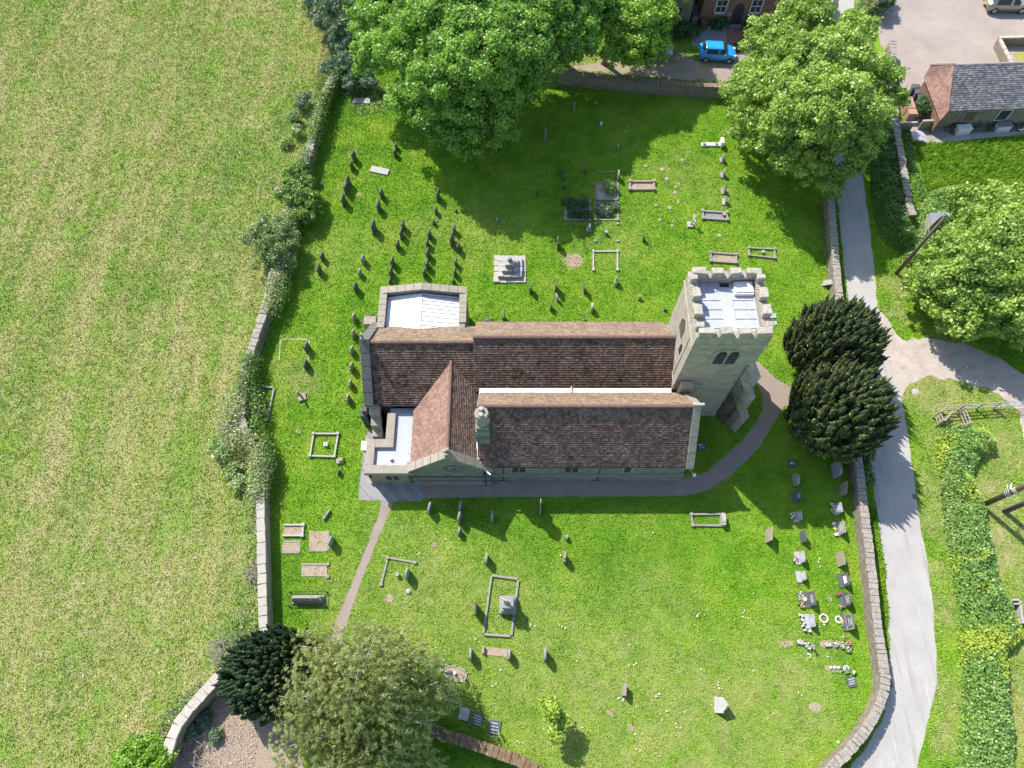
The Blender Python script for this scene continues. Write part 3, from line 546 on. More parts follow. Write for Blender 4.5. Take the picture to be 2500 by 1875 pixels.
def arched(cx, z0, w_, h, y, parent, mat, dep=.012, n=8, name='light'):
    pts = [(cx - w_ / 2, z0), (cx + w_ / 2, z0), (cx + w_ / 2, z0 + h * .7)] + [(cx + w_ / 2 * math.cos(math.pi * i / n), z0 + h * .7 + h * .3 * math.sin(math.pi * i / n)) for i in range(1, n)] + [(cx - w_ / 2, z0 + h * .7)]
    k = len(pts); return MB().add([(x, y, z) for x, z in pts] + [(x, y - dep, z) for x, z in pts], [tuple(range(k)), tuple(range(2 * k - 1, k - 1, -1))] + [(i, (i + 1) % k, k + (i + 1) % k, k + i) for i in range(k)]).build(name, mat, parent)
for cx, two in ((G(1267, 1145, 2.6).x, 1), (G(1397, 1145, 2.6).x, 1), (G(1535, 1148, 2.6).x, 0)):
    wn = MB(); wn.bb(cx - (.58 if two else .4), cx + (.58 if two else .4), 15.985, 16.05, 1.5, 3.1); wf = wn.build('window', M['annexst'], ch)
    for dx in ((-.25, .25) if two else (0,)): arched(cx + dx, 1.62, .42 if two else .45, 1.25, 15.984, wf, M['glass'])
def downpipe(x, y, z, parent=ch):
    m = MB(); m.tube([(x, y - .25, z), (x, y - .06, z - .35), (x, y - .06, 1.0), (x, y - .22, .85), (x, y - .22, .05)], .045, 7); m.box((x, y - .2, z + .02), (.2, .2, .18)); m.build('drainpipe', M['black'], parent)
    m = MB(); m.bb(x - .35, x + .35, y - .62, y - .26, .0, .1); m.build('drain_surround', M['kerb'], parent, bevel=.02)
downpipe(G(1228, 1137, 3.3).x, 16.1, 3.25); downpipe(G(1470, 1138, 3.3).x, 16.1, 3.25); downpipe(TX + THW - .35, 15.72, 2.7)
# lead valleys
strip('valley_gutter', [(-2.3, 20.8, 4.5), (NX1, 20.8, 4.5), (NX1, 21.45, 4.5), (-2.3, 21.45, 4.5)], M['whitelead'], ch)
m = MB(); m.bb(4.15, 4.25, 20.85, 21.35, 4.5, 4.62); m.build('gutter_step', M['pale'], ch)
strip('valley_gutter', [(-2.42, 15.95, 3.7), (-2.15, 15.95, 3.7), (-2.2, 19.3, 3.95), (-2.5, 19.3, 3.95)], M['whitelead'], ch)
m = MB(); m.box((-1.75, 15.55, 3.15), (.09, .75, .06), math.radians(48)); m.build('lead_flashing', M['whitelead'], ch)
# chimney
m = MB(); m.box((-1.95, 17.6, 5.6), (.95, .95, 1.9)); m.box((-1.95, 17.6, 6.7), (.8, .8, .5)); m.box((-1.85, 17.35, 5.0), (.75, .8, 1.2)); c_ = m.build('chimney', M['ashlar'], ch, bevel=.05)
m = MB(); m.cyl((-1.95, 17.75, 6.8), .48, 1.3, 8, .36); m.cyl((-1.95, 17.75, 8.1), .52, .22, 8, .44); m.build('chimney_stack', M['coping'], c_, bevel=.02)
for dy in (.2, -.2): MB().cyl((-1.98, 17.75 + dy, 8.3), .17, .28, 12, .14).build('chimney_pot', M['pale'], c_)
# annex (flat roofed)
an = GA([(888, 1156), (998, 1156), (998, 1000), (945, 1000), (941, 1072), (899, 1072)], 2.7); ax = [Vector((p.x, p.y)) for p in an]
SWx, SWy, NEx = an[0].x, an[0].y, TX - THW + .12; MX1, MY1 = -8.95, an[5].y; 
outer = [(SWx + .12, SWy + .15), (NEx, SWy + .15), (NEx, 20.6), (MX1, 20.6), (MX1, MY1 - .1), (SWx + .12, MY1 - .1)]
MB().prism(outer, 0, 2.3).build('annex_wall', M['annexst'], ch)
m = MB(); W_ = .62
def edge(x0, x1, y0, y1): m.bb(x0, x1, y0, y1, 2.28, 2.72)
edge(SWx, NEx, SWy, SWy + W_); edge(SWx, SWx + W_, SWy + W_ + .004, MY1); edge(SWx + W_ + .004, MX1 + .55, MY1 - W_, MY1); edge(MX1 - .05, MX1 + .55, MY1 + .004, 20.1)
m.build('coping', M['coping'], ch, bevel=.02)
strip('flat_roof', [(p[0], p[1], 2.42) for p in [(SWx + .2, SWy + .2), (NEx, SWy + .2), (NEx, 20.6), (MX1 + .1, 20.6), (MX1 + .1, MY1 - .2), (SWx + .2, MY1 - .2)]], M['felt'], ch)
v_ = G(953, 1119, 2.6); MB().cyl((v_.x, v_.y, 2.4), .09, .28, 10, .13).build('roof_vent', M['white'], ch)
m = MB(); m.bb(SWx + .05, NEx, SWy + .05, SWy + .16, 0, .3); m.build('plinth', M['annexst'], ch)
x_ = G(957, 1166, 1.7).x
wf = MB().bb(x_ - .55, x_ + .55, SWy + .08, SWy + .16, .95, 2.05).build('window', M['annexst'], ch)
for dx in (-.25, .25): arched(x_ + dx, 1.05, .38, .85, SWy + .078, wf, M['glass'])
m = MB(); m.bb(-7.35, -7.1, 15.6, 16.4, 0, 2.6); m.build('buttress', M['darkst'], ch, bevel=.03)
MB().ball((SWx + .35, SWy + .02, 2.0), .13).build('wall_lamp', M['black'], ch)
# tower
T0, T1, TY0, TY1, TH = 11.3, 15.9, 21.17, 25.9, 12.6
def taper(x0, x1, y0, y1, z0, z1, d0, d1): return ([(x0 - d0, y0 - d0, z0), (x1 + d0, y0 - d0, z0), (x1 + d0, y1 + d0, z0), (x0 - d0, y1 + d0, z0), (x0 - d1, y0 - d1, z1), (x1 + d1, y0 - d1, z1), (x1 + d1, y1 + d1, z1), (x0 - d1, y1 + d1, z1)], [(0, 3, 2, 1), (4, 5, 6, 7), (0, 1, 5, 4), (1, 2, 6, 5), (2, 3, 7, 6), (3, 0, 4, 7)])
m = MB(); m.add(*taper(T0, T1, TY0, TY1, 0, 11.0, .06, 0)); tw = m.build('tower_wall', M['tower'], ch)
for z0_ in (10.95, 5.3): MB().add(*taper(T0, T1, TY0, TY1, z0_, z0_ + .16, .1, .04)).build('string_course', M['tower'], tw, bevel=.02)
m = MB(); wd = .42
for (a, b, c, d) in ((T0 - .02, T1 + .02, TY0 - .02, TY0 + wd), (T0 - .02, T1 + .02, TY1 - wd, TY1 + .02), (T0 - .02, T0 + wd, TY0 + wd + .004, TY1 - wd - .004), (T1 - wd, T1 + .02, TY0 + wd + .004, TY1 - wd - .004)): m.bb(a, b, c, d, 11.0, 12.05)
m.build('parapet', M['tower'], tw)
m = MB()
def rough_block(c, d, own=False):
    global m
    if own:
        keep = m; m = MB(); rough_block(c, d); m.build('merlon', M['crenel'], tw, bevel=.07); m = keep; return
    n0 = len(m.v); m.box(c, d)
    for i in range(n0, len(m.v)):
        x, y, z = m.v[i]; m.v[i] = (x + random.uniform(-.05, .05), y + random.uniform(-.05, .05), z + (random.uniform(-.08, .05) if z > c[2] else 0))
span = T1 - T0
for k in range(4):                                       # merlons on each side, corners shared
    f = (.12, .375, .625, .88)[k]; wv = .95 if k in (0, 3) else .72
    for yy in (TY0 + .19, TY1 - .19): rough_block((T0 + span * f, yy, 12.32), (wv, .5, .56), True)
for k in (1, 2):
    for xx in (T0 + .19, T1 - .19): rough_block((xx, TY0 + (TY1 - TY0) * (.36, .62)[k - 1], 12.32), (.5, .75, .56), True)
for xx in (T0 + .19, T1 - .19):
    for yy in (TY0 + .62, TY1 - .62): rough_block((xx, yy, 12.32), (.5, .42, .56), True)
m = MB()
for i in range(22):
    t = (i + .5) / 22
    for yy in (TY0 + .19, TY1 - .19): rough_block((T0 + span * t, yy, 12.06), (span / 22 * .96, .52, .1))
    for xx in (T0 + .19, T1 - .19): rough_block((xx, TY0 + .45 + (TY1 - TY0 - .9) * t, 12.06), (.52, (TY1 - TY0 - .9) / 22 * .96, .1))
m.build('coping', M['crenel'], tw, bevel=.02)
MB().bb(T0 + wd, T1 - wd, TY0 + wd, TY1 - wd, 11.2, 11.45).build('tower_roof', M['lead'], tw)
m = MB(); cx = (T0 + T1) / 2 + .05
m.bb(cx - .38, cx + .38, TY0 + wd + .02, TY1 - wd - .35, 11.45, 11.5)
for i in range(5):
    y = TY0 + .95 + i * .68
    m.bb(T0 + wd + .02, cx - .39, y, y + .045, 11.45, 11.5); m.bb(cx + .39, T1 - wd - .1, y, y + .045, 11.45, 11.5)
m.bb(T1 - wd - .09, T1 - wd - .02, TY0 + wd, TY1 - wd, 11.45, 11.52); m.build('lead_rolls', M['lead'], tw)
MB().bb(cx - .3, cx + .3, TY1 - wd - .33, TY1 - wd - .03, 11.455, 11.47).build('roof_outlet', M['black'], tw); m = MB(); m.bb(cx - .32, cx + .3, TY0 + wd + .01, TY0 + wd + .06, 11.5, 11.52); m.build('roof_outlet', M['black'], tw)
m = MB(); m.bb(T1 - 1.72, T1 - .5, TY1 - 1.42, TY1 - .5, 11.45, 11.72); m.bb(T1 - 1.66, T1 - .53, TY1 - 1.3, TY1 - .52, 11.722, 11.8); m.build('roof_hatch', M['white'], tw, bevel=.02)
# belfry openings: south and east faces
def belfry_s(cx, z0, wv, h):
    f = arched(cx, z0 - .25, wv + .5, h + .5, TY0 - .005, tw, M['tower'], .05, 10, 'belfry_window')
    for s in (-1, 1): arched(cx + s * wv * .26, z0, wv * .43, h, TY0 - .057, f, M['glass'], .01, 10, 'louvre')
    m = MB()
    for s in (-1, 1):
        for i in range(6): m.box((cx + s * wv * .26, TY0 - .08, z0 + .12 + i * h * .13), (wv * .4, .05, .05), 0, (.5, 0))
    m.build('louvre', M['headslate'], f)
belfry_s(G(1769, 862, 9.2).x, 8.55, 1.5, 1.7)
def opening_w(cy, z0, wv, h, pointed=True):
    x = T0 - .03; pts = [(cy - wv / 2, z0), (cy + wv / 2, z0), (cy + wv / 2, z0 + h * .65), (cy, z0 + h), (cy - wv / 2, z0 + h * .65)]
    k = 5; MB().add([(x, a, b) for a, b in pts] + [(x - .02, a, b) for a, b in pts], [tuple(range(k)), tuple(range(2 * k - 1, k - 1, -1))] + [(i, (i + 1) % k, k + (i + 1) % k, k + i) for i in range(k)]).build('opening', M['glass'], tw)
opening_w(23.55, 8.5, .95, 1.55); opening_w(22.5, 7.6, .4, 1.1)
# diagonal buttress on the corner away from the nave, another at the aisle
def diag_buttress(px, py, dx, dy, stages, wv, mat):
    m = MB(); d = Vector((dx, dy, 0)).normalized(); s = Vector((-d.y, d.x, 0)) * wv / 2; o = Vector((px, py, 0)) - d * .2
    for (r, z0, z1) in stages:
        a, b = o, o + d * (r + .2)
        m.add([a - s + Vector((0, 0, z0)), b - s + Vector((0, 0, z0)), b + s + Vector((0, 0, z0)), a + s + Vector((0, 0, z0)), a - s + Vector((0, 0, z1)), b - s + Vector((0, 0, z1 - r * 1.5)), b + s + Vector((0, 0, z1 - r * 1.5)), a + s + Vector((0, 0, z1))], [(0, 3, 2, 1), (4, 5, 6, 7), (0, 1, 5, 4), (1, 2, 6, 5), (2, 3, 7, 6), (3, 0, 4, 7)])
    return m.build('buttress', mat, tw, bevel=.02)
diag_buttress(T1, TY0, 1, -1, [(1.75, 0, 4.6), (1.3, 0, 6.6), (.8, 0, 8.3)], .8, M['tower'])
diag_buttress(T1, TY1, 1, 1, [(1.5, 0, 4.6), (1.1, 0, 6.6), (.7, 0, 8.3)], .8, M['tower'])
m = MB(); m.bb(11.6, 12.5, 20.7, 21.1, 0, 6.1); m.build('buttress', M['tower'], tw, bevel=.08)
m = MB(); m.add(*taper(T0, T1, TY0, TY1, 0, .6, .16, .1)); m.build('plinth', M['tower'], tw)
m = MB(); m.tube([(T0 - .02, TY0 + .75, 11), (T0 - .05, TY0 + .7, 5)], .015, 4); m.build('cable', M['black'], tw)
m = MB(); m.tube([(12.35, 16.1, 2.6), (12.6, 15.5, 2.75)], .02, 6); m.box((12.66, 15.4, 2.78), (.22, .22, .1)); m.build('outside_lamp', M['white'], ch)

# ---------------------------------------------------------------- walls of stone
def stone_wall(name, label, pts, z, th, mat, cop, parent=None, step=.5, size=(.5, .28), jut=.05, group=None, hj=.05):
    t = thing(name, label, 'wall', (*Vector(pts[0])[:2], 0), group); ln = smooth_line([(p[0], p[1]) for p in pts], step); m = MB(); k = len(ln); S_ = []
    for i, p in enumerate(ln):
        d = (ln[min(i + 1, k - 1)] - ln[max(i - 1, 0)]).normalized(); n_ = Vector((-d.y, d.x)); S_.append((p, d, n_))
    vs = []
    for p, d, n_ in S_:
        for s, zz in ((-1, 0), (-1, z), (1, z), (1, 0)): q = p + n_ * s * th / 2 * random.uniform(.93, 1.07); vs.append((q.x, q.y, zz - (.02 if zz else 0)))
    fs = [(i * 4 + a, i * 4 + b, i * 4 + 4 + b, i * 4 + 4 + a) for i in range(k - 1) for a, b in ((0, 1), (1, 2), (2, 3))] + [(0, 1, 2, 3), (4 * k - 1, 4 * k - 2, 4 * k - 3, 4 * k - 4)]
    m.add(vs, fs); m.build('wall_body', mat, t)
    m = MB(); L_ = sum((ln[i + 1] - ln[i]).length for i in range(k - 1)); acc = 0; i = 0; pos_ = 0.0
    cum = [0]
    for i in range(k - 1): cum.append(cum[-1] + (ln[i + 1] - ln[i]).length)
    s_ = 0
    while s_ < L_ - .05:
        l = random.uniform(*size) if size[0] < size[1] else random.uniform(size[1], size[0]); mid = s_ + l / 2; j = 0
        while j < k - 2 and cum[j + 1] < mid: j += 1
        f = min(1, (mid - cum[j]) / max(1e-6, cum[j + 1] - cum[j])); p = ln[j].lerp(ln[j + 1], f); d = ln[j + 1] - ln[j]
        m.box((p.x + random.uniform(-1, 1) * jut * .3, p.y, z + .06 + random.uniform(-hj, hj) * .5), (l * .96, th + 2 * jut * random.uniform(.3, 1.2), .2), math.atan2(d.y, d.x) + random.uniform(-.05, .05), (random.uniform(-.08, .08), random.uniform(-.05, .05)), .08)
        s_ += l
    m.build('coping', cop, t, bevel=.03); return t
WL = lambda *p, h=1.2: GA(p, h)
stone_wall('churchyard_wall', 'lichened stone wall between the churchyard and the lane', GA([(2028, 478), (2034, 560), (2041, 650), (2049, 730), (2056, 800), (2070, 900), (2082, 1000), (2087, 1060), (2098, 1150), (2108, 1240), (2118, 1320), (2128, 1400), (2136, 1480), (2143, 1540), (2152, 1600), (2160, 1650), (2158, 1690), (2138, 1740), (2108, 1790), (2070, 1835), (2034, 1870), (1960, 1940), (1800, 2060)], 1.1), 1.1, .5, M['rubble'], M['cop2'], size=(.25, .5))
stone_wall('churchyard_wall', 'mossy stone wall along the top of the churchyard below the blue car', GA([(1290, 165), (1370, 178), (1450, 186), (1540, 196), (1620, 203), (1700, 209), (1770, 212), (1850, 214)], 1.2), 1.2, .5, M['rubble'], rough_mat('dark_moss_coping', (.15, .10, .06), (.30, .23, .15), 2.5, 12, .95, .9, .04, [(3, .56, (.08, .07, .02), .8), (5, .64, (.45, .42, .38), .6)]), size=(.25, .45))  # brown coping stones with dark moss patches and pale spots
stone_wall('churchyard_wall', 'thick rough stone wall swamped with ivy beside the meadow', GA([(850, 160), (812, 190), (785, 250), (768, 320), (755, 370), (738, 430), (715, 500), (695, 580), (672, 660), (650, 745), (632, 800), (612, 862), (600, 900), (592, 960), (588, 1020), (600, 1070), (632, 1110), (636, 1160), (636, 1222)], 1.25), 1.25, .5, M['rubble'], M['cop2'], size=(.3, .5), jut=.09, hj=.1)
stone_wall('churchyard_wall', 'straight pale capped stone wall at the left edge of the churchyard', GA([(637, 1224), (639, 1320), (641, 1420), (643, 1500), (646, 1552)], 1.2), 1.2, .55, M['annexst'], M['pale'], size=(.5, .9), jut=.02, hj=.02)
stone_wall('churchyard_wall', 'curved whitish stone wall round the wood chip heap at bottom left', GA([(560, 1625), (540, 1648), (500, 1690), (460, 1735), (435, 1770), (422, 1800), (410, 1835)], 1.5), 1.5, .6, M['rubble'], M['palecop'], size=(.5, .85), jut=.04)
stone_wall('churchyard_wall', 'moss covered curved stone wall at the bottom of the churchyard', GA([(1030, 1775), (1090, 1795), (1150, 1815), (1210, 1836), (1265, 1856), (1310, 1880), (1350, 1920)], 1.3), 1.3, .62, M['rubble'], M['mosscop'], size=(.3, .5), jut=.04)
stone_wall('rubble_wall', 'dry rough stone wall between the yard, the long grass and the thicket', GA([(2178, 100), (2180, 140), (2176, 165), (2178, 210), (2183, 270), (2190, 330), (2198, 370), (2206, 420), (2214, 460), (2220, 500), (2226, 525)], 1.3), 1.3, .42, M['rubble'], M['cop2'], size=(.28, .45), jut=.1, hj=.15)
t = thing('gate_pier', 'tall rough stone pier at the entrance of the yard', 'pier', (*G(2128, 38)[:2], 0)); m = MB()
g_ = G(2130, 40); m.box((g_.x, g_.y + .8, 1.0), (.75, 2.2, 2.0), .1, None, .08); m.build('pier_body', M['rubble'], t, bevel=.08)
m = MB()
for i in range(4): m.box((g_.x + .02, g_.y - .1 + i * .55, 2.1), (.8, .5, .28), random.uniform(-.1, .2), None, .12)
m.build('coping', M['cop2'], t, bevel=.05)
for (a, b, lab) in (((2441, 93), (2600, 90), 'low yellowish stone garden wall running off at the top right'), ((2441, 98), (2470, 156), 'low stone garden wall with pale coping going down to the slate roofed building')):
    stone_wall('garden_wall', lab, GA([a, b], .9), .9, .3, M['oldstone'], M['palecop'], size=(.6, .9), jut=.02, hj=.02)
tag(sheet('lawn', GA([(2475, 130), (2600, 125), (2600, 160), (2490, 162)]), .03, rough_mat('yellow_moss_lawn', (.26, .24, .03), (.40, .36, .06), 2, 20), .05))
MBp = GA([(2162, 305), (2205, 305)], .8); 
stone_wall('garden_wall', 'short low wall end joining the rough wall beside the stacked boxes', GA([(2196, 301), (2232, 301)], .9), .9, .18, M['oldstone'], M['ledger'], size=(.5, .6), jut=.01, hj=.01)
stone_wall('garden_wall', 'short low wall joining the corner of the slate roofed building', GA([(2252, 297), (2294, 296)], .9), .9, .18, M['oldstone'], M['ledger'], size=(.5, .6), jut=.01, hj=.01)

# ---------------------------------------------------------------- memorials
def offs(x0, y0, k): return lambda x, y: (x0 + x / k, y0 + y / k)
zA, zB, zC, zD, zE, zF = offs(600, 0, 3.4), offs(1250, 0, 3.4), offs(1850, 0, 3.4), offs(600, 300, 3.4), offs(1200, 300, 3.4), offs(1850, 400, 3.4)
zG, zH = offs(1850, 800, 3.4), offs(1850, 1200, 3.4)
zI, zJ, zK, zL, zM = offs(450, 700, 4.022), offs(400, 1100, 4.022), offs(250, 1462, 3.403), offs(800, 1387, 3.4), offs(900, 1150, 4.022)
zN, zO, zP = offs(1400, 1150, 4.022), offs(1300, 1463, 2.309), offs(1300, 900, 4.096)
zQ = offs(1900, 1080, 5.064); zR = offs(1930, 1260, 6.345); zS = offs(1930, 1410, 6.345)
def outline(kind, W, h):
    w2 = W / 2; a = []
    if kind == 'flat': a = [(-w2, h), (-w2 * .4, h * 1.02), (w2 * .4, h * 1.02), (w2, h)]
    elif kind == 'round': a = [(-w2 * math.cos(math.pi * i / 10), h - w2 * .75 + w2 * .75 * math.sin(math.pi * i / 10)) for i in range(11)]
    elif kind == 'arch': a = [(-w2, h * .86), (-w2 * .55, h * .96), (0, h), (w2 * .55, h * .96), (w2, h * .86)]
    elif kind == 'point': a = [(-w2, h * .93), (-w2 * .5, h * .99), (0, h * 1.03), (w2 * .5, h * .99), (w2, h * .93)]
    elif kind == 'shoulder': a = [(-w2, h * .82), (-w2 * .72, h * .84), (-w2 * .6, h * .93), (-w2 * .3, h * .99), (0, h), (w2 * .3, h * .99), (w2 * .6, h * .93), (w2 * .72, h * .84), (w2, h * .82)]
    elif kind == 'gothic': a = [(-w2, h * .62), (-w2 * .8, h * .66), (-w2 * .45, h * .84), (0, h), (w2 * .45, h * .84), (w2 * .8, h * .66), (w2, h * .62)]
    elif kind == 'rough': a = [(-w2, h * .7), (-w2 * .6, h * .93), (0, h), (w2 * .6, h * .8), (w2, h * .5)]
    return [(-w2, 0)] + a + [(w2, 0)]
def stone_mesh(kind, W, h, T):
    o = outline(kind, W, h); k = len(o)      # slab stands across the y axis, faces look along x
    return MB().add([(-T / 2, y, z) for y, z in o] + [(T / 2, y, z) for y, z in o], [tuple(range(k)), tuple(range(2 * k - 1, k - 1, -1))] + [((i + 1) % k, i, k + i, k + (i + 1) % k) for i in range(k)])
def headstone(top, base, label, kind='flat', mat='headslate', ratio=1.5, T=.12, rot=None, tilt=0.0, group=None, W=None, base_stone=None, name='headstone', inscribed=False):
    ratio *= 1.08; 
    """top: highest corner farthest up the picture, base: lowest corner, both measured in the photograph; gives width and height of the stone"""
    g = G(*base); x0, y0 = PX((g.x, g.y, 0)); x1, y1 = PX((g.x, g.y + 1, 0)); wy = y0 - y1; xl, yl = PX((g.x, g.y, 1)); ly = y0 - yl
    D = base[1] - top[1]
    if W is None: W = D / (ratio * ly + wy); h = ratio * W
    else: h = max(.35, (D - W * wy) / ly)
    W = max(.3, min(1.3, W)); h = max(.35, min(2.0, h)); c = Vector((g.x, g.y + W / 2, 0)); rot = (-.19 if base[0] < 1150 else -.05) + random.uniform(-.05, .05) if rot is None else rot
    m = stone_mesh(kind, W, h + .0, T); R = Matrix.Rotation(rot, 3, 'Z') @ Matrix.Rotation(tilt + random.uniform(-.04, .04), 3, 'Y')
    m.v = [tuple(R @ Vector(v) + c - Vector((0, 0, .03))) for v in m.v]
    lab = label
    if base_stone or inscribed:
        t = thing(name, lab, 'headstone' if name == 'headstone' else 'memorial', (c.x, c.y, 0), group); m.build('slab', M[mat], t, bevel=.012)
        if base_stone: b = MB(); b.box((c.x - .02, c.y, .06), (T + .28, W + .16, .14), rot); b.build('base', M[mat], t, bevel=.01)
        if inscribed:
            b = MB()
            for i in range(4):
                zz = h * (.8 - .16 * i); wl = W * random.uniform(.35, .6)
                b.box((c + R @ Vector((-T / 2 - .003, 0, zz)))[:], (.006, wl, .035), rot, (0, tilt))
            b.build('lettering', M['inscription'], t)
        return t
    o = m.build(name, M[mat], None, (c.x, c.y, 0), bevel=.012); return tag(o, lab, 'headstone', group)
O_ = ('topmost', 'second', 'third', 'fourth', 'fifth', 'sixth', 'seventh', 'eighth', 'ninth')
def row(f, items, what, where, group, **k):
    for i, it in enumerate(items):
        n = O_[i] if i < len(items) - 1 or len(items) > 9 else 'lowest'
        headstone(f(*it[0]), f(*it[1]), f'{n} {what} {where}', group=group, **{**k, **(it[2] if len(it) > 2 else {})})
row(zD, [((873, 215), (905, 335)), ((850, 300), (883, 405), dict(kind='round')), ((832, 425), (858, 550), dict(kind='point')), ((815, 487), (840, 605)), ((785, 575), (820, 705), dict(kind='point'))], 'dark slate headstone', 'in the column nearest the ivy wall', 'dark slate headstones above the vestry')
row(zD, [((1107, 533), (1133, 640)), ((1088, 633), (1110, 755), dict(kind='point')), ((1050, 790), (1068, 935), dict(kind='point'))], 'dark slate headstone', 'in the column just below the pale ledger slab', 'dark slate headstones above the vestry')
row(zD, [((1245, 155), (1252, 232)), ((1237, 200), (1243, 292))], 'dark slate headstone', 'of the close pair near the big ash tree', 'dark slate headstones above the vestry')
row(zD, [((1295, 795), (1310, 905)), ((1285, 862), (1298, 975)), ((1245, 958), (1265, 1065), dict(kind='round')), ((1207, 1095), (1222, 1205)), ((1200, 1185), (1210, 1295)), ((1195, 1270), (1205, 1355))], 'dark slate headstone', 'in the column ending at the vestry left part', 'dark slate headstones above the vestry')
row(zD, [((1588, 533), (1598, 660)), ((1570, 685), (1583, 770), dict(kind='round')), ((1552, 788), (1562, 855), dict(kind='round')), ((1515, 873), (1527, 970)), ((1505, 950), (1512, 1045)), ((1508, 1030), (1518, 1140)), ((1495, 1120), (1510, 1230)), ((1473, 1192), (1485, 1290))], 'dark slate headstone', 'in the long column ending above the vestry roof peak', 'dark slate headstones above the vestry')
row(zD, [((1725, 835), (1732, 930)), ((1715, 890), (1715, 1035), dict(kind='point')), ((1758, 980), (1768, 1085)), ((1743, 1113), (1745, 1205)), ((1735, 1190), (1738, 1285)), ((1722, 1275), (1724, 1345))], 'dark slate headstone', 'in the column ending at the vestry right corner', 'dark slate headstones above the vestry')
row(zD, [((622, 1062), (640, 1155)), ((600, 1160), (615, 1270), dict(kind='point'))], 'dark slate headstone', 'of the pair right of the white flowered hawthorn', 'dark slate headstones above the vestry')
row(zD, [((973, 1080), (982, 1185)), ((935, 1195), (950, 1285))], 'pale grey lichened headstone', 'of the pair left above the vestry', 'grey headstones left above the vestry', mat='grey', kind='arch')
headstone(zD(888, 1310), zD(920, 1420), 'big flat topped dark slate standing alone just left of the vestry', 'point')
headstone(zD(1740, 705), zD(1745, 748), 'tiny dark stone between the slate columns above the vestry', 'round', ratio=1.2)
headstone(zD(627, 490), zD(628, 530), 'tiny grey stump stone beside the ivy wall', 'round', 'grey', 1.3)
headstone(zD(2083, 780), zD(2085, 825), 'small squat grey marker alone left of the shaded grass', 'round', 'grey', 1.2, T=.2)
row(zI, [((1645, 243), (1675, 360)), ((1635, 400), (1665, 520)), ((1617, 565), (1650, 680)), ((1612, 725), (1650, 850)), ((1618, 900), (1640, 1005)), ((1592, 1042), (1615, 1150))], 'brown sandstone headstone', 'in the column left of the chancel gable', 'sandstone headstones along the chancel gable', mat='sand', kind='shoulder', T=.14)
row(zI, [((1182, 530), (1215, 660)), ((1182, 705), (1207, 830))], 'round topped headstone', 'of the pair in the faint kerb outline left of the church', 'pair of dark round topped headstones', kind='round', mat='headslate', ratio=1.35)
headstone(zG(245, 18), zG(262, 52), 'flat dark stone leaning in the grass below the tower', 'round', 'headslate', W=.6, T=.12)
headstone((1190, 768), (1192, 800), 'broad rough dark headstone against the nave roof edge', 'rough', 'headslate', W=.85, T=.25, rot=1.35)
# middle and upper yard
for a, b, lab, kw in [
 ((447, 28), (445, 155), 'tall thin dark stone in the deep shade of the big ash', dict(mat='grey')),
 ((1046, 168), (1047, 240), 'pale edged stone at the lower edge of the tree shade', dict(mat='grey')),
 ((582, 342), (582, 440), 'upper of two dark stones almost touching in the tree shade', {}),
 ((587, 400), (588, 487), 'lower of two dark stones almost touching in the tree shade', dict(kind='round')),
 ((772, 335), (775, 435), 'dark slate stone in shade left of the gravel plot with the shrub', dict(kind='round')),
 ((603, 483), (602, 555), 'small dark stone just above the overgrown kerbed plot', {}),
 ((380, 530), (380, 618), 'dark stone near the bottom left edge of the tree shade', {}),
 ((1050, 378), (1050, 485), 'pale grey headstone above the gravel plot with the shrub', dict(mat='grey', kind='arch')),
 ((558, 922), (550, 1060), 'tall dark slate upright beside a bare earth patch', dict(kind='shoulder')),
 ((1265, 915), (1257, 992), 'dark oval headstone alone below the sandstone kerbed grave', dict(kind='round')),
 ((815, 832), (812, 905), 'grey headstone with a round vase below the overgrown kerbed plot', dict(mat='grey', base_stone=True)),
 ((535, 1293), (532, 1420), 'tall dark slate right of the stepped cross base', {}),
 ((552, 1408), (537, 1490), 'leaning grey slate just below the tall dark slate', dict(rot=.35, mat='grey', kind='flat')),
 ((493, 1483), (492, 1565), 'small dark round topped stone below the leaning grey slate', dict(kind='round')),
 ((322, 1318), (322, 1425), 'dark slate directly below the stepped cross base', {}),
 ((770, 1320), (770, 1425), 'dark slate between the stepped cross base and the tower', {}),
 ((838, 1483), (830, 1580), 'pale buff sandstone headstone above the nave roof', dict(mat='pale', kind='round', T=.16)),
 ((1035, 1255), (1030, 1360), 'pale ornate headstone below the empty pale kerbed plot', dict(mat='pale', kind='gothic', T=.2)),
 ((1225, 1418), (1225, 1475), 'small sandstone stub left of the tower', dict(mat='sand', kind='rough', T=.2)),
 ((1437, 1525), (1435, 1565), 'tiny dark slate fragment nearest the tower left side', dict(kind='point')),
 ((780, 1583), (775, 1680), 'slate headstone cut off by the middle of the nave roof edge', {}),
 ((100, 1555), (105, 1670), 'slender slate headstone above the left end of the nave roof', {}),
 ((1920, 245), (1915, 330), 'highest upright below the white ledger memorial near the sycamore', dict(mat='grey', kind='shoulder', base_stone=True)),
 ((1930, 370), (1922, 455), 'second upright below the white ledger memorial near the sycamore', dict(mat='grey', kind='round', base_stone=True)),
 ((1935, 495), (1928, 590), 'third upright below the white ledger memorial near the sycamore', dict(mat='sand', kind='gothic', base_stone=True)),
 ((1945, 588), (1938, 680), 'pale pointed upright on a disc base above the flat kerbed grave', dict(mat='pale', kind='gothic', base_stone=True)),
]: headstone(zE(*a), zE(*b), lab, **kw)
headstone(zB(522, 830), zB(515, 945), 'thin pale edged upright in shade below the moss topped wall', 'arch', 'grey')
headstone(zB(740, 1012), zB(740, 1045), 'tiny white stump in the tree shade', 'round', 'marble', 1.1, T=.2)
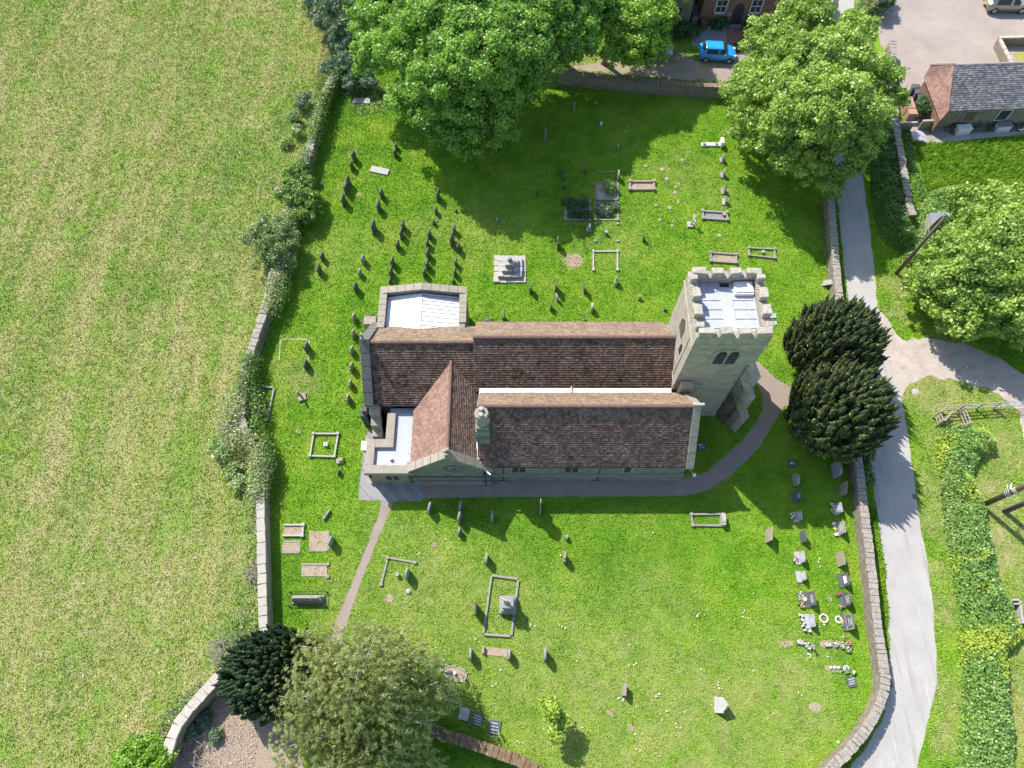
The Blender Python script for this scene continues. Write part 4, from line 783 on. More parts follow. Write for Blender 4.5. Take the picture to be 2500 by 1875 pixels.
def cross_stone(base, h, label, mat='marble', lean=0.0, rot=0.0, arm=.42, steps=1, t=.09):
    g = G(*base); th = thing('cross_memorial', label, 'cross', (g.x, g.y, 0)); m = MB(); R = Matrix.Rotation(rot, 3, 'Z')
    if steps:
        for i in range(steps): m.box((g.x, g.y, .1 + .18 * i), (.6 - .16 * i, .6 - .16 * i, .2), rot)
        m.build('plinth', M[mat], th, bevel=.02); m = MB()
    z0 = .18 * steps + .02; tv = Vector((math.sin(lean), 0, math.cos(lean))); tv = R @ tv
    def P_(z): return Vector((g.x, g.y, z0)) + tv * z
    m.tube([P_(0), P_(h)], t, 4); ay = R @ Vector((0, arm, 0)); m.tube([P_(h * .68) - ay, P_(h * .68) + ay], t * .9, 4); m.build('cross', M[mat], th, bevel=.01); return th
cross_stone(zE(1650, 850), 1.1, 'leaning white cross beside the flat kerbed grave above the tower', 'pale', .25, 0)
cross_stone(zI(1160, 1090), .95, 'small worn stone cross left of the sandstone column', 'sand', -.15, .3, .25)
# right hand rows of newer stones
def flowers(c, n, mats, r=.14, label='bunch of flowers', cat='flowers', group=None, up=.0):
    t = thing('flower_bunch', label, cat, (c.x, c.y, up), group); m = MB()
    m.cyl((c.x, c.y, up), .07, .16, 8, .09); m.build('vase', M['grey'], t)
    for mt in mats:
        m = MB()
        for i in range(max(3, n // len(mats))):
            a = random.uniform(0, 6.3); q = r * math.sqrt(random.random()); m.ball((c.x + q * math.cos(a), c.y + q * math.sin(a), up + .18 + random.uniform(0, .1)), random.uniform(.03, .055), 6, 4)
        m.build('blooms', M[mt], t)
    m = MB()
    for i in range(14):
        a = random.uniform(0, 6.3); q = r * 1.25; m.add([(c.x, c.y, up + .12), (c.x + q * math.cos(a), c.y + q * math.sin(a), up + .16), (c.x + q * math.cos(a + .4), c.y + q * math.sin(a + .4), up + .2)], [(0, 1, 2)])
    m.build('leaves', LEAFG, t); return t
LEAFG = flat_mat('bouquet_green', (.08, .2, .04), .8)
def modern(cx, cy, W, h, label, kind='flat', mat='granite', f=zG, rot=0, lean=-.10, base=True, ins=True, T=.1):
    """(cx, cy): middle of the foot in the photograph"""
    g = G(*f(cx, cy)); c = Vector((g.x, g.y, 0)); t = thing('headstone', label, 'headstone', c[:], 'newer headstones along the lane wall'); R = Matrix.Rotation(rot, 3, 'Z') @ Matrix.Rotation(lean * -1, 3, 'Y')
    m = stone_mesh(kind, W, h, T); z0 = .12 if base else -.02; m.v = [tuple(R @ Vector(v) + c + Vector((0, 0, z0))) for v in m.v]; m.build('slab', M[mat], t, bevel=.012)
    if base: b = MB(); b.box((c.x - .12, c.y, .06), (.42, W + .14, .12), rot); b.build('base', M[mat], t, bevel=.01)
    if ins:
        b = MB()
        for i in range(3): b.box((R @ Vector((-T / 2 - .004, 0, h * (.78 - .2 * i))) + c + Vector((0, 0, z0)))[:], (.006, W * random.uniform(.4, .62), .045), rot, (0, -lean))
        b.build('lettering', M['inscription'], t)
    return c
modern(285, 1135, .42, .4, 'smallest dark tablet with a ring vase in the yew shade', f=zG, mat='granite')
modern(300, 1270, .85, .75, 'rounded grey boulder headstone in the yew shade', 'round', 'grey', f=zG, T=.22, base=False, ins=False)
modern(318, 1410, .62, .65, 'dark blue grey polished upright in the yew shade above the flower bowl', 'flat', 'granite', f=zG)
modern(325, 1575, .62, .6, 'grey upright with a bowl of pale flowers at the edge of the yew shade', 'flat', 'palegran', f=zG)
modern(625, 1195, 1.1, 1.15, 'largest rounded grey headstone near the lane wall', 'round', 'grey', f=zG, T=.2, base=False, ins=False)
modern(680, 1355, .95, 1.0, 'tilted plain brownish slab headstone near the lane wall', 'flat', 'sand', f=zG, base=False, ins=False, rot=-.25)
c1 = modern(655, 150, .7, .6, 'grey granite headstone with white and yellow flowers nearest the lane wall', 'flat', 'palegran', f=zH)
c2 = modern(668, 315, .85, .75, 'concave topped grey headstone with a yellow posy and two white pots', 'flat', 'grey', f=zH)
modern(65, 375, .95, 1.1, 'plain brown slab headstone standing apart from the modern rows', 'flat', 'sand', f=zH, base=False, ins=False, rot=-.15, T=.09)
modern(355, 385, .8, .85, 'dark steel grey pointed headstone without flowers', 'arch', 'granite', f=zH, base=False, ins=False)
c3 = modern(345, 555, .75, .7, 'white edged grey headstone with red and white flowers', 'arch', 'palegran', f=zH)
modern(658, 570, .95, .95, 'narrow plain brown slab headstone near the lane wall', 'flat', 'sand', f=zH, base=False, ins=False, T=.08)
modern(355, 710, .62, .6, 'small grey granite headstone with two yellow posies', 'flat', 'palegran', f=zH)
c5 = modern(705, 740, .85, .65, 'black headstone with broad white lettering on a grey plinth', 'flat', 'granite', f=zH)
b = MB()
for i in range(3): b.box((c5.x - .05 - .0, c5.y - .02, .32 + .14 * i), (.03, .5 - .1 * (i % 2), .07), 0, (0, .1))
tag(b.build('lettering_panel', M['marble'], None), 'broad white lettering panel on the black headstone', 'lettering panel')
c4 = modern(425, 900, .9, .75, 'black headstone with a ring vase and red flowers heaped before it', 'flat', 'granite', f=zH)
c6 = modern(715, 905, .85, .8, 'dark blue round topped headstone between two red posies', 'round', 'granite', f=zH)
c7 = modern(425, 1080, .8, .65, 'pale grey headstone with many white pots in front', 'flat', 'palegran', f=zH)
c8 = modern(735, 1090, .95, .8, 'dark headstone with a pale raised border and orange posy', 'flat', 'granite', f=zH)
b = MB()
for (dy, dz, sy, sz) in ((0, .02, .95, .05), (0, .77, .95, .05), (-.46, .4, .05, .8), (.46, .4, .05, .8)): b.box((c8.x - .07 + dz * .1, c8.y + dy, .12 + dz), (.02, sy, sz), 0, (0, .1))
hb = b.build('raised_border', M['pale']); tag(hb, 'pale raised border on the dark headstone in the lowest modern row', 'border')
g5 = 'posies on the newer graves'
flowers(c1 + Vector((-.4, -.15, 0)), 10, ['fl_yel'], .18, 'yellow flowers before the grey granite stone nearest the lane wall', group=g5)
flowers(c1 + Vector((-.35, .28, 0)), 10, ['fl_white'], .14, 'white flowers before the grey granite stone nearest the lane wall', group=g5)
flowers(c2 + Vector((-.3, 0, 0)), 10, ['fl_yel'], .17, 'yellow posy before the concave topped grey headstone', group=g5)
for s_ in (-1, 1):
    b = MB().cyl((c2.x - .3, c2.y + .38 * s_, 0), .1, .2, 10, .12).build('flower_pot', M['marble']); tag(b, ('lower' if s_ < 0 else 'upper') + ' white pot before the concave topped grey headstone', 'pot', 'white pots on the newer graves')
flowers(c3 + Vector((-.35, -.1, 0)), 12, ['fl_white', 'fl_red'], .2, 'white and red flowers before the white edged headstone', group=g5)
flowers(c4 + Vector((-.55, -.2, 0)), 16, ['fl_red', 'fl_pink'], .3, 'red flower heap before the black headstone with the ring vase', group=g5)
flowers(c4 + Vector((-.6, .25, 0)), 14, ['fl_pink', 'fl_white'], .26, 'pink flower heap before the black headstone with the ring vase', group=g5)
b = MB(); b.cyl((c4.x - .38, c4.y + .02, 0), .12, .3, 12, .15); tag(b.build('flower_pot', M['pot']), 'cream ring vase before the black headstone', 'vase')
flowers(c6 + Vector((-.42, .42, 0)), 10, ['fl_red'], .15, 'red posy above the dark blue round topped headstone', group=g5)
flowers(c6 + Vector((-.35, -.42, 0)), 10, ['fl_pink', 'fl_red'], .15, 'pink posy below the dark blue round topped headstone', group=g5)
for i, (dx, dy) in enumerate(((-.6, .42), (-.45, .3), (-.5, .1), (-.4, -.12), (-.5, -.3), (-.45, -.55), (-.15, -.6))):
    flowers(c7 + Vector((dx, dy, 0)), 8, ['fl_white', 'fl_pink'] if i % 2 else ['fl_white'], .09, f'{O_[i]} little white flower pot from the top before the pale grey headstone', group='little white flower pots before the pale headstone')
flowers(c8 + Vector((-.35, -.05, 0)), 10, ['fl_yel', 'fl_pink'], .16, 'orange posy before the headstone with the pale border', group=g5)
g_ = G(*zG(318, 1570)); flowers(g_ + Vector((-.35, 0, 0)), 18, ['fl_white', 'fl_yel'], .2, 'bowl of cream flowers at the edge of the yew shade', group=g5)
b = MB(); gq = G(*zQ(157, 262)); b.cyl((gq.x, gq.y, 0), .1, .14, 12, .11); tag(b.build('flower_pot', M['marble']), 'white ring vase beside the smallest dark tablet', 'vase')
def wreath(x, y, label, r=.26, mats=('fl_pink', 'fl_white')):
    g = G(*zH(x, y)); t = thing('wreath', label, 'wreath', g[:])
    for k_, mt in enumerate(mats):
        m = MB()
        for i in range(11): a = 2 * math.pi * (i + .5 * k_) / 11; m.ball((g.x + r * math.cos(a), g.y + r * math.sin(a), .08), .07, 6, 4)
        m.build('blooms', M[mt], t)
wreath(545, 1055, 'round pink and white wreath lying on the grass'); wreath(668, 1065, 'faint small ring of white flowers beside the wreath', .2, ('fl_white',))
def wood_cross(p, label, h=.8, rot=0.0, white=False):
    g = G(*p); t = thing('wooden_cross', label, 'cross', g[:]); m = MB(); m.box((g.x, g.y, h / 2), (.05, .08, h), rot); m.build('upright', M['wood'], t); m = MB(); m.box((g.x - .03, g.y, h * .72), (.04, .45, .08), rot); m.build('arm', M['wood'], t)
wood_cross(zH(435, 1290), 'small wooden cross at the end of the row of white flowers', .8, .1)
wood_cross(zL(1425, 1370), 'small wooden cross beside the flat plaques at the bottom', .7, .25)
wood_cross(zL(1140, 925), 'small pale wooden cross at the corner of the sandy grave', .55, .2)
for pts, lab in ((([(505, 1240), (650, 1235), (760, 1260), (765, 1310), (640, 1305), (520, 1285)], zH), 'soil of the fresh grave with flowers below the bordered headstone'), (([(165, 1245), (290, 1235), (300, 1275), (180, 1300)], zH), 'bare soil patch left of the wooden cross'), (([(555, 1440), (640, 1445), (755, 1460), (750, 1495), (640, 1500), (560, 1480)], zH), 'soil of the lowest fresh grave with a row of white balls')):
    sheet('bare_soil', GA([pts[1](*q) for q in pts[0]]), .02, M['dirt'], .06)
for i, (x, y, mats, r) in enumerate([(335, 1252, ['fl_white'], .16), (370, 1255, ['fl_white', 'fl_pink'], .14), (410, 1285, ['fl_white'], .2), (565, 1272, ['fl_white'], .13), (595, 1275, ['fl_white'], .1), (640, 1270, ['fl_white', 'fl_pink'], .16), (693, 1285, ['fl_white', 'fl_pink'], .14), (738, 1243, ['fl_pink', 'fl_red'], .22), (742, 1300, ['fl_red', 'fl_white'], .24)]):
    flowers(G(*zH(x, y)), 10, mats, r, f'{O_[i]} posy counted from the left in the row of fresh flowers by the lane wall'.replace('topmost', 'first'), group='posies in the row of fresh flowers')
for i, x in enumerate((603, 636, 668)):
    g = G(*zH(x, 1462)); tag(MB().ball((g.x, g.y, .09), .1, 10, 7).build('white_ball', M['marble']), ('left', 'middle', 'right')[i] + ' white ball on the lowest fresh grave', 'ornament', 'white balls on the lowest fresh grave')
flowers(G(*zH(718, 1470)), 14, ['fl_white'], .26, 'large white flower heap on the lowest fresh grave', group=g5)
flowers(G(*zH(785, 1500)), 10, ['fl_white', 'fl_yel'], .15, 'dark leafy posy right of the lowest fresh grave', group=g5)
def plaque(p, W, D_, label, mat='granite', rot=.1, lines=3, dot=False):
    g = G(*p); t = thing('plaque', label, 'plaque', g[:], 'flat memorial plaques'); m = MB(); m.box((g.x, g.y, .05), (W, D_, .1), rot); m.build('slab', M[mat], t, bevel=.01); m = MB()
    for i in range(lines): m.box((g.x + .04 * random.uniform(-1, 1), g.y + D_ * (.28 - .24 * i), .103), (W * random.uniform(.5, .75), .035, .006), rot)
    m.build('lettering', M['inscription'], t)
    if dot: MB().cyl((g.x - W * .3, g.y + D_ * .15, .1), .07, .06, 10).build('flower_holder', M['marble'], t)
plaque(zH(775, 1580), .6, .6, 'flat dark plaque at the foot of the modern rows', rot=.2)
plaque(zL(1133, 1210), .65, .75, 'left blank blue grey plaque in the shade of the drooping tree', rot=-.2, lines=1, mat='palegran')
plaque(zL(1245, 1255), .65, .7, 'middle blue grey plaque in the shade of the drooping tree', rot=-.35, lines=4)
plaque(zL(1385, 1320), .75, .8, 'dark blue plaque with pale lines of text beside the small cross', rot=-.2, lines=5)
plaque(zP(1970, 450), .45, .55, 'upper small plaque below the tower buttress', dot=True)
plaque(zP(1968, 535), .55, .6, 'lower plaque with a round holder below the tower buttress', dot=True)
plaque(zP(2085, 545), .45, .5, 'small plaque with white posy nearest the curved path', dot=True)
plaque(zP(1690, 780), .6, .6, 'dark plaque with white letters right of the aisle gable', dot=True)
plaque(zP(2070, 232), .75, .6, 'grey slab tucked against the tower buttress', mat='grey', lines=0, rot=-.1)
plaque(zP(1990, 380), .4, .35, 'smallest plaque against the tower buttress foot', mat='grey', lines=0)
plaque((1887, 772), .5, .45, 'upper pale blue plaque beyond the tower battlements', mat='palegran', lines=0, rot=0); plaque((1888, 790), .55, .35, 'lower pale blue plaque beyond the tower battlements', mat='palegran', lines=0, rot=0)
# kerbed graves
def kerb_set(pts, label, mat='kerb', infill=None, bw=.13, hh=.14, posts=True, skip=(), name='kerbed_grave', group=None):
    P_ = [G(*p) for p in pts]; c = sum(P_, Vector()) / len(P_); t = thing(name, label, 'grave', (c.x, c.y, 0), group or 'kerbed graves'); k = len(P_)
    for i in range(k):
        if i in skip: continue
        a, b = P_[i], P_[(i + 1) % k]; d = b - a; n_ = max(1, int(d.length / 1.6)); m = MB()
        ang = math.atan2(d.y, d.x); o = .0015 * (i % 2)
        m.box(((a.x + b.x) / 2, (a.y + b.y) / 2, hh / 2 + o), (d.length - (.12 if posts else .14), bw, hh), ang, (random.uniform(-.04, .04), 0)); m.build('kerb_bar', M[mat], t, bevel=.015)
    if posts:
        for i, p in enumerate(P_):
            if posts is True or i in posts: m = MB(); m.box((p.x, p.y, hh * .75), (bw * 1.7, bw * 1.7, hh * 1.5)); m.build('corner_post', M[mat], t, bevel=.02)
    if infill:
        ring = [(p - c) * .94 + c for p in P_]; a = sum(ring[i].x * ring[(i + 1) % k].y - ring[(i + 1) % k].x * ring[i].y for i in range(k))
        if a < 0: ring.reverse()
        MB().prism([(p.x, p.y) for p in ring], 0, .05).build('infill', infill, t)
    return t
def rect(f, x0, y0, x1, y1, s=0, r=0): return [f(x0, y0), f(x1, y0 + r), f(x1 + s, y1 + r), f(x0 + s, y1)]
kerb_set(rect(zE, 865, 500, 1048, 645), 'pale kerbed gravel plot with a green shrub growing in it', 'kerb', M['greygravel'] if 0 else M['gravel'], posts=False)
kerb_set(rect(zE, 615, 660, 815, 808), 'dark kerbed plot overgrown with ivy and speckled gravel', 'kerb', M['greygravel'], bw=.16)
kerb_set(rect(zE, 862, 672, 1048, 808), 'kerbed plot of grey green plants below the gravel plot', 'kerb', None, hh=.1)
kerb_set(rect(zE, 864, 842, 1048, 984), 'sunken grassy plot marked only by four stone corners', 'kerb', None, hh=.1, skip=(0, 1, 2, 3))
kerb_set(rect(zE, 845, 1072, 1045, 1225), 'empty pale kerb rectangle with corner blocks', 'palekerb', None, skip=(2,))
kerb_set(rect(zE, 1147, 495, 1347, 560), 'brown kerbed grave with earth inside between gravel plot and molehills', 'sand', M['dirt'], bw=.16, hh=.22)
kerb_set(rect(zE, 1750, 740, 1948, 800, 5, 12), 'grey kerbed grave with an orange pot near the sycamore', 'kerb', M['greygravel'], bw=.16, hh=.2)
kerb_set(rect(zE, 1818, 1085, 2030, 1155, -3, 15), 'kerbed grave of dry grass just above the tower', 'kerb', M['dirt'], bw=.13, hh=.2)
kerb_set([zF(-75, 705), zF(135, 715), zF(138, 788), zF(-75, 765)], 'kerbed grave right above the tower with a square pale vase', 'kerb', None, bw=.13, hh=.18)
kerb_set(rect(zI, 945, 518, 1230, 735, -12), 'faint sunken kerb outline around two round topped headstones', 'palekerb', None, posts=False, hh=.04, skip=(2,), bw=.1)
kerb_set([zI(740, 985), zI(888, 998), zI(815, 1330), zI(690, 1290)], 'dark kerbed plot half swallowed by the ivy wall', 'kerb', None, bw=.15, hh=.2, posts=False, skip=(3,))
kerb_set([zI(1275, 1450), zI(1515, 1450), zJ(1680, 65), zJ(1440, 58)], 'bright kerbed square plot with a white vase block left of the annexe', 'palekerb', None, bw=.12, hh=.2)
g_ = G(797, 1087); m = MB(); m.box((g_.x, g_.y, .15), (.28, .28, .3)); t = thing('vase_block', 'white square vase block with a round hole in the bright kerbed plot', 'vase', g_[:]); m.build('block', M['marble'], t, bevel=.02); MB().cyl((g_.x, g_.y, .29), .07, .015, 12).build('hole', M['black'], t)
kerb_set(rect(zJ, 1175, 733, 1375, 838, -10), 'white kerbed grave open at its left end near the pale capped wall', 'palekerb', M['dirt'], skip=(3,), posts=(1, 2), bw=.14, hh=.18)
kerb_set(rect(zJ, 1165, 893, 1355, 1003, -10), 'low ruined kerbed grave filled with dry soil', 'kerb', M['dirt'], posts=False, hh=.08, skip=(1, 3))
kerb_set(rect(zJ, 1422, 785, 1618, 985), 'broken earth filled plot left of the dark round topped stone', 'kerb', M['dirt'], posts=False, hh=.07, skip=(0, 3))
kerb_set(rect(zJ, 1345, 1118, 1612, 1240), 'weedy kerbed grave with square corner stones near the footpath', 'kerb', M['dirt'], posts=(1, 2), hh=.1, skip=(1, 2, 3))
kerb_set([zM(190, 852), zM(458, 900), zM(380, 1175), zM(125, 1115)], 'broken kerb plot with a small urn near the footpath', 'kerb', None, posts=(0, 1, 3), hh=.12, skip=(1, 2))
kerb_set([zM(1207, 1027), zM(1470, 1065), zM(1400, 1625), zM(1125, 1605)], 'large long kerbed plot enclosing the carved pedestal monument', 'kerb', None, posts=False, hh=.16, bw=.15)
kerb_set([zL(1295, 650), zL(1500, 670), zL(1495, 740), zL(1285, 720)], 'small plot of bare earth at the foot of the large kerbed plot', 'sand', M['dirt'], posts=False, hh=.1, skip=(0, 1, 2))
kerb_set([zN(1155, 430), zN(1455, 425), zN(1465, 540), zN(1170, 535)], 'grey kerbed grave at the shadow edge with its pale headstone', 'kerb', None, posts=(0, 3), hh=.16)
kerb_set([zL(925, 800), zL(1075, 820), zL(1155, 860), zL(1140, 945), zL(1040, 930), zL(950, 870)], 'sandy grave with painted balls beside the drooping tree', 'kerb', M['dirt'], posts=False, hh=.1)
kerb_set(rect(zE, 870, 410, 1040, 412), 'single thin kerb bar running to the pale grey headstone', 'kerb', None, posts=False, hh=.08, skip=(1, 2, 3), bw=.08)
for i, (x, c_, ) in enumerate(((985, 'marble'), (1020, 'granite'), (1057, 'marble'))):
    g = G(*zL(x, 857 + i * 9)); tag(MB().ball((g.x, g.y, .15), .13, 10, 7).build('painted_ball', M[c_]), ('left grey', 'middle dark', 'right white')[i] + ' ball on the sandy grave', 'ornament', 'balls on the sandy grave')
def ledger(p4, label, mat='ledger', h=.14, cat='ledger'):
    P_ = [G(*p) for p in p4]; m = MB(); a = sum(P_[i].x * P_[(i + 1) % 4].y - P_[(i + 1) % 4].x * P_[i].y for i in range(4))
    if a < 0: P_.reverse()
    m.prism([(p.x, p.y) for p in P_], 0, h); return tag(m.build('ledger_slab', M[mat], None, bevel=.02), label, cat)
ledger([zA(893, 822), zA(1040, 822), zA(1030, 866), zA(888, 860)], 'pale grey ledger slab half hidden in brambles at the top left')
ledger([zD(1048, 362), zD(1195, 392), zD(1178, 440), zD(1028, 408)], 'clean pale rectangular ledger slab among the slate columns')
ledger([zI(752, 1205), zI(835, 1195), zI(815, 1270), zI(770, 1255)], 'blue grey slab lying inside the ivy swallowed plot', 'ledger', .1)
t = thing('ledger_memorial', 'bright white ledger memorial with three vases near the sycamore', 'memorial', G(1738, 356)[:]); a_, b_ = G(*zE(1742, 200)), G(*zE(1915, 175)); m = MB(); m.bb(a_.x, b_.x, a_.y, b_.y, 0, .2); m.build('slab', M['marble'], t, bevel=.02)
for x in (1760, 1862): g = G(*zE(x, 187)); MB().cyl((g.x, g.y, .2), .14, .12, 12).build('vase', M['grey'], t)
g = G(*zE(1903, 190)); m = MB(); m.box((g.x, g.y, .45), (.3, .7, .6)); m.build('headpiece', M['marble'], t, bevel=.05)
# coped tomb
t = thing('coped_tomb', 'long coped stone tomb with a cross on its ridge inside low railings', 'tomb', G(753, 1457)[:]); P_ = [G(*zJ(*q)) for q in ((1278, 1380), (1562, 1385), (1560, 1495), (1275, 1480))]
x0, x1 = P_[3].x, P_[2].x; y0, y1 = P_[2].y + .02, P_[1].y - .35; ym = (y0 + y1) / 2; m = MB(); m.bb(x0 - .08, x1 + .08, y0 - .1, y1 + .1, 0, .14); m.build('base', M['kerb'], t, bevel=.02)
m = MB(); m.add([(x0, y0, .14), (x1, y0, .14), (x1, y1, .14), (x0, y1, .14), (x0, y0, .5), (x1, y0, .5), (x1, y1, .5), (x0, y1, .5), (x0 + .1, ym, .78), (x1 - .25, ym, .78)], [(0, 3, 2, 1), (0, 1, 5, 4), (1, 2, 6, 5), (2, 3, 7, 6), (3, 0, 4, 7), (4, 5, 9, 8), (5, 6, 9), (6, 7, 8, 9), (7, 4, 8)]); m.build('coped_lid', M['grey'], t, bevel=.02)
m = MB(); m.bb(x0 + .15, x1 - .2, ym - .04, ym + .04, .72, .83); m.bb(x1 - .75, x1 - .6, y0 + .05, y1 - .05, .64, .72); m.build('ridge_cross', M['kerb'], t, bevel=.02)
m = MB()
for (a, b) in (((x0 - .25, y0 - .25), (x1 + .25, y0 - .25)), ((x1 + .25, y0 - .25), (x1 + .25, y1 + .3)), ((x0 - .25, y1 + .3), (x1 + .25, y1 + .3)), ((x0 - .25, y0 - .25), (x0 - .25, y1 + .3))): m.tube([(*a, .22), (*b, .22)], .025, 5)
for x in (x0 - .25, x1 + .25):
    for y in (y0 - .25, y1 + .3): m.cyl((x, y, 0), .04, .35, 6)
m.build('railing', M['black'], t)
# lower yard stones
for f, a, b, lab, kw in [
 (zJ, (1578, 583), (1600, 690), 'pale grey headstone facing left below the annexe', dict(mat='grey', kind='point', rot=-.5, W=.8, T=.12)),
 (zJ, (1622, 828), (1650, 955), 'dark headstone with a long shadow beside the earth filled plot', dict(mat='grey', kind='round')),
 (zJ, (1718, 180), (1722, 243), 'tiny dark upright left of the block paving', {}),
 (zM, (612, 297), (602, 432), 'leftmost headstone in the row below the block paving', dict(kind='arch', mat='grey')),
 (zM, (888, 280), (902, 410), 'pale headstone touching the path below the transept gable', dict(kind='round', mat='grey')),
 (zM, (862, 380), (897, 525), 'rounded headstone just below the one touching the path', dict(kind='round', mat='grey')),
 (zM, (872, 545), (890, 640), 'small rounded headstone lowest of the three below the gable', dict(kind='round', mat='grey')),
 (zM, (1217, 385), (1219, 510), 'grey headstone in the church shadow right of the gable', dict(kind='arch', mat='grey')),
 (zM, (1680, 272), (1683, 442), 'very thin tall headstone below the middle of the aisle', dict(kind='flat', mat='grey', T=.07)),
 (zM, (1168, 795), (1155, 920), 'brownish headstone above the large kerbed plot', dict(kind='arch', mat='sand', T=.16)),
 (zM, (1918, 780), (1918, 910), 'narrow headstone right of the large kerbed plot top', dict(kind='shoulder', mat='sand')),
 (zM, (1940, 615), (1942, 685), 'little brown stub above the narrow headstone', dict(kind='rough', mat='sand', ratio=1.3, T=.16)),
 (zM, (397, 945), (388, 1078), 'dark round shouldered headstone near the small urn', dict(kind='arch', mat='grey', T=.12)),
 (zM, (1047, 1287), (1060, 1430), 'flat topped dark headstone left of the pedestal monument', dict(kind='flat', mat='headslate')),
 (zL, (1200, 665), (1190, 770), 'left headstone of the bottom row of three', dict(kind='round', mat='grey', T=.13)),
 (zL, (1512, 670), (1503, 762), 'middle headstone of the bottom row of three', dict(kind='arch', mat='grey', T=.15)),
 (zL, (1805, 660), (1800, 775), 'right headstone of the bottom row of three', dict(kind='round', mat='grey', T=.13)),
 (zL, (1297, 645), (1292, 712), 'low brown kerb stone left of the small earth plot', dict(kind='flat', mat='sand', ratio=.8)),
 (zN, (1458, 405), (1465, 547), 'thick pale headstone at the end of the grey kerbed grave', dict(kind='shoulder', mat='pale', T=.26, ratio=.8)),
]: headstone(f(*a), f(*b), lab, **kw)
def face_stone(p, W, h, label, kind='flat', mat='sand', rot=-.2, tilt=.2, T=.12):
    g = G(*p); m = stone_mesh(kind, W, h, T); R = Matrix.Rotation(rot, 3, 'Z') @ Matrix.Rotation(tilt, 3, 'Y'); m.v = [tuple(R @ Vector(v) + g - Vector((0, 0, .03))) for v in m.v]
    return tag(m.build('headstone', M[mat], None, (g.x, g.y, 0), bevel=.012), label, 'headstone')
face_stone(zO(508, 510), .75, .85, 'plain brownish slab headstone alone in the lower lawn', 'flat', 'sand', -.12, .1)
face_stone(zO(1030, 595), .95, 1.25, 'pale ogee headed slab headstone leaning back in the lower lawn', 'gothic', 'ledger', -.1, .45, .14)
face_stone((2008, 692), .6, 1.3, 'grey slab leaning steeply toward the lane wall near the yews', 'flat', 'grey', -.5, .7, .1)
m = MB(); g = G(831, 1127); m.box((g.x, g.y, .12), (.55, .4, .24), .2); m.box((g.x + .08, g.y + .05, .3), (.3, .25, .14), .1); tag(m.build('broken_stone', M['sand'], None, bevel=.03), 'broken stepped stone block left of the annexe', 'stone block')
g = G(*zM(288, 1022)); tag(MB().cyl((g.x, g.y, 0), .13, .4, 10, .15).build('urn', M['grey']), 'small round grey urn in the broken kerb plot', 'urn')
g = G(*zE(948, 925)); tag(MB().cyl((g.x, g.y, 0), .14, .45, 10, .17).build('urn', M['grey']), 'small dark urn in the sunken grassy plot', 'urn')
g = G(*zE(800, 895)); tag(MB().ball((g.x, g.y, .15), .17, 12, 8).build('vase', M['palegran']), 'round pale vase beside the grey headstone below the overgrown plot', 'vase')
g = G(*zM(392, 1182)); tag(MB().ball((g.x, g.y, .05), .2, 8, 6, .6).build('field_stone', M['pale']), 'loose pale stone below the dark round shouldered headstone', 'stone')
g = G(*zF(40, 740)); m = MB(); m.box((g.x, g.y, .13), (.24, .24, .26)); tag(m.build('vase_block', M['pale'], None, bevel=.02), 'square pale vase in the kerbed grave right above the tower', 'vase')
g = G(*zE(1925, 772)); tag(MB().cyl((g.x, g.y, .05), .13, .25, 10, .17).build('flower_pot', M['terracotta']), 'orange flower pot on the grey kerbed grave', 'pot')
# pedestal monument
g = G(*zM(1368, 1375)); t = thing('pedestal_monument', 'carved grey pedestal monument with a broken cross on top', 'monument', g[:]); m = MB(); m.box((g.x, g.y + .35, .25), (1.15, 1.15, .5)); m.box((g.x, g.y + .35, .62), (.95, .95, .3)); m.build('plinth', M['grey'], t, bevel=.05)
m = MB(); m.box((g.x, g.y + .35, 1.15), (.72, .72, .85)); m.box((g.x, g.y + .35, 1.6), (.82, .82, .16)); m.build('pedestal', M['grey'], t, bevel=.08)
m = MB(); m.cyl((g.x - .1, g.y + .35, 1.66), .1, .75, 8, .07); m.tube([(g.x - .42, g.y + .5, 2.1), (g.x + .2, g.y + .3, 2.15)], .07, 6); m.ball((g.x - .1, g.y + .35, 1.75), .2, 8, 6); m.build('cross', M['pale'], t, bevel=.02)
# stepped cross base
g0 = G(1245, 662); t = thing('churchyard_cross', 'square stepped base of an old churchyard cross', 'cross base', (g0.x, g0.y, 0))
for i, (s_, z0, z1, nst) in enumerate(((2.75, 0, .16, 5), (2.05, .16, .5, 4), (1.35, .5, .85, 3), (.78, .85, 1.3, 2))):
    m = MB(); st = s_ / nst
    for a in range(nst):
        for b_ in range(nst):
            if 0 < a < nst - 1 and 0 < b_ < nst - 1 and i < 3: continue
            m.box((g0.x - s_ / 2 + (a + .5) * st + random.uniform(-.03, .03), g0.y + .15 - s_ / 2 + (b_ + .5) * st + random.uniform(-.03, .03), (z0 + z1) / 2 + random.uniform(-.03, .02) - .01 * a), (st * .97, st * .97, z1 - z0 + .02), random.uniform(-.05, .05), None, .05)
    m.build('step', M['ledger' if i else 'pale'], t, bevel=.03)
m = MB(); m.cyl((g0.x, g0.y + .15, 1.28), .2, .45, 8, .16); m.build('shaft_stump', M['grey'], t, bevel=.02)
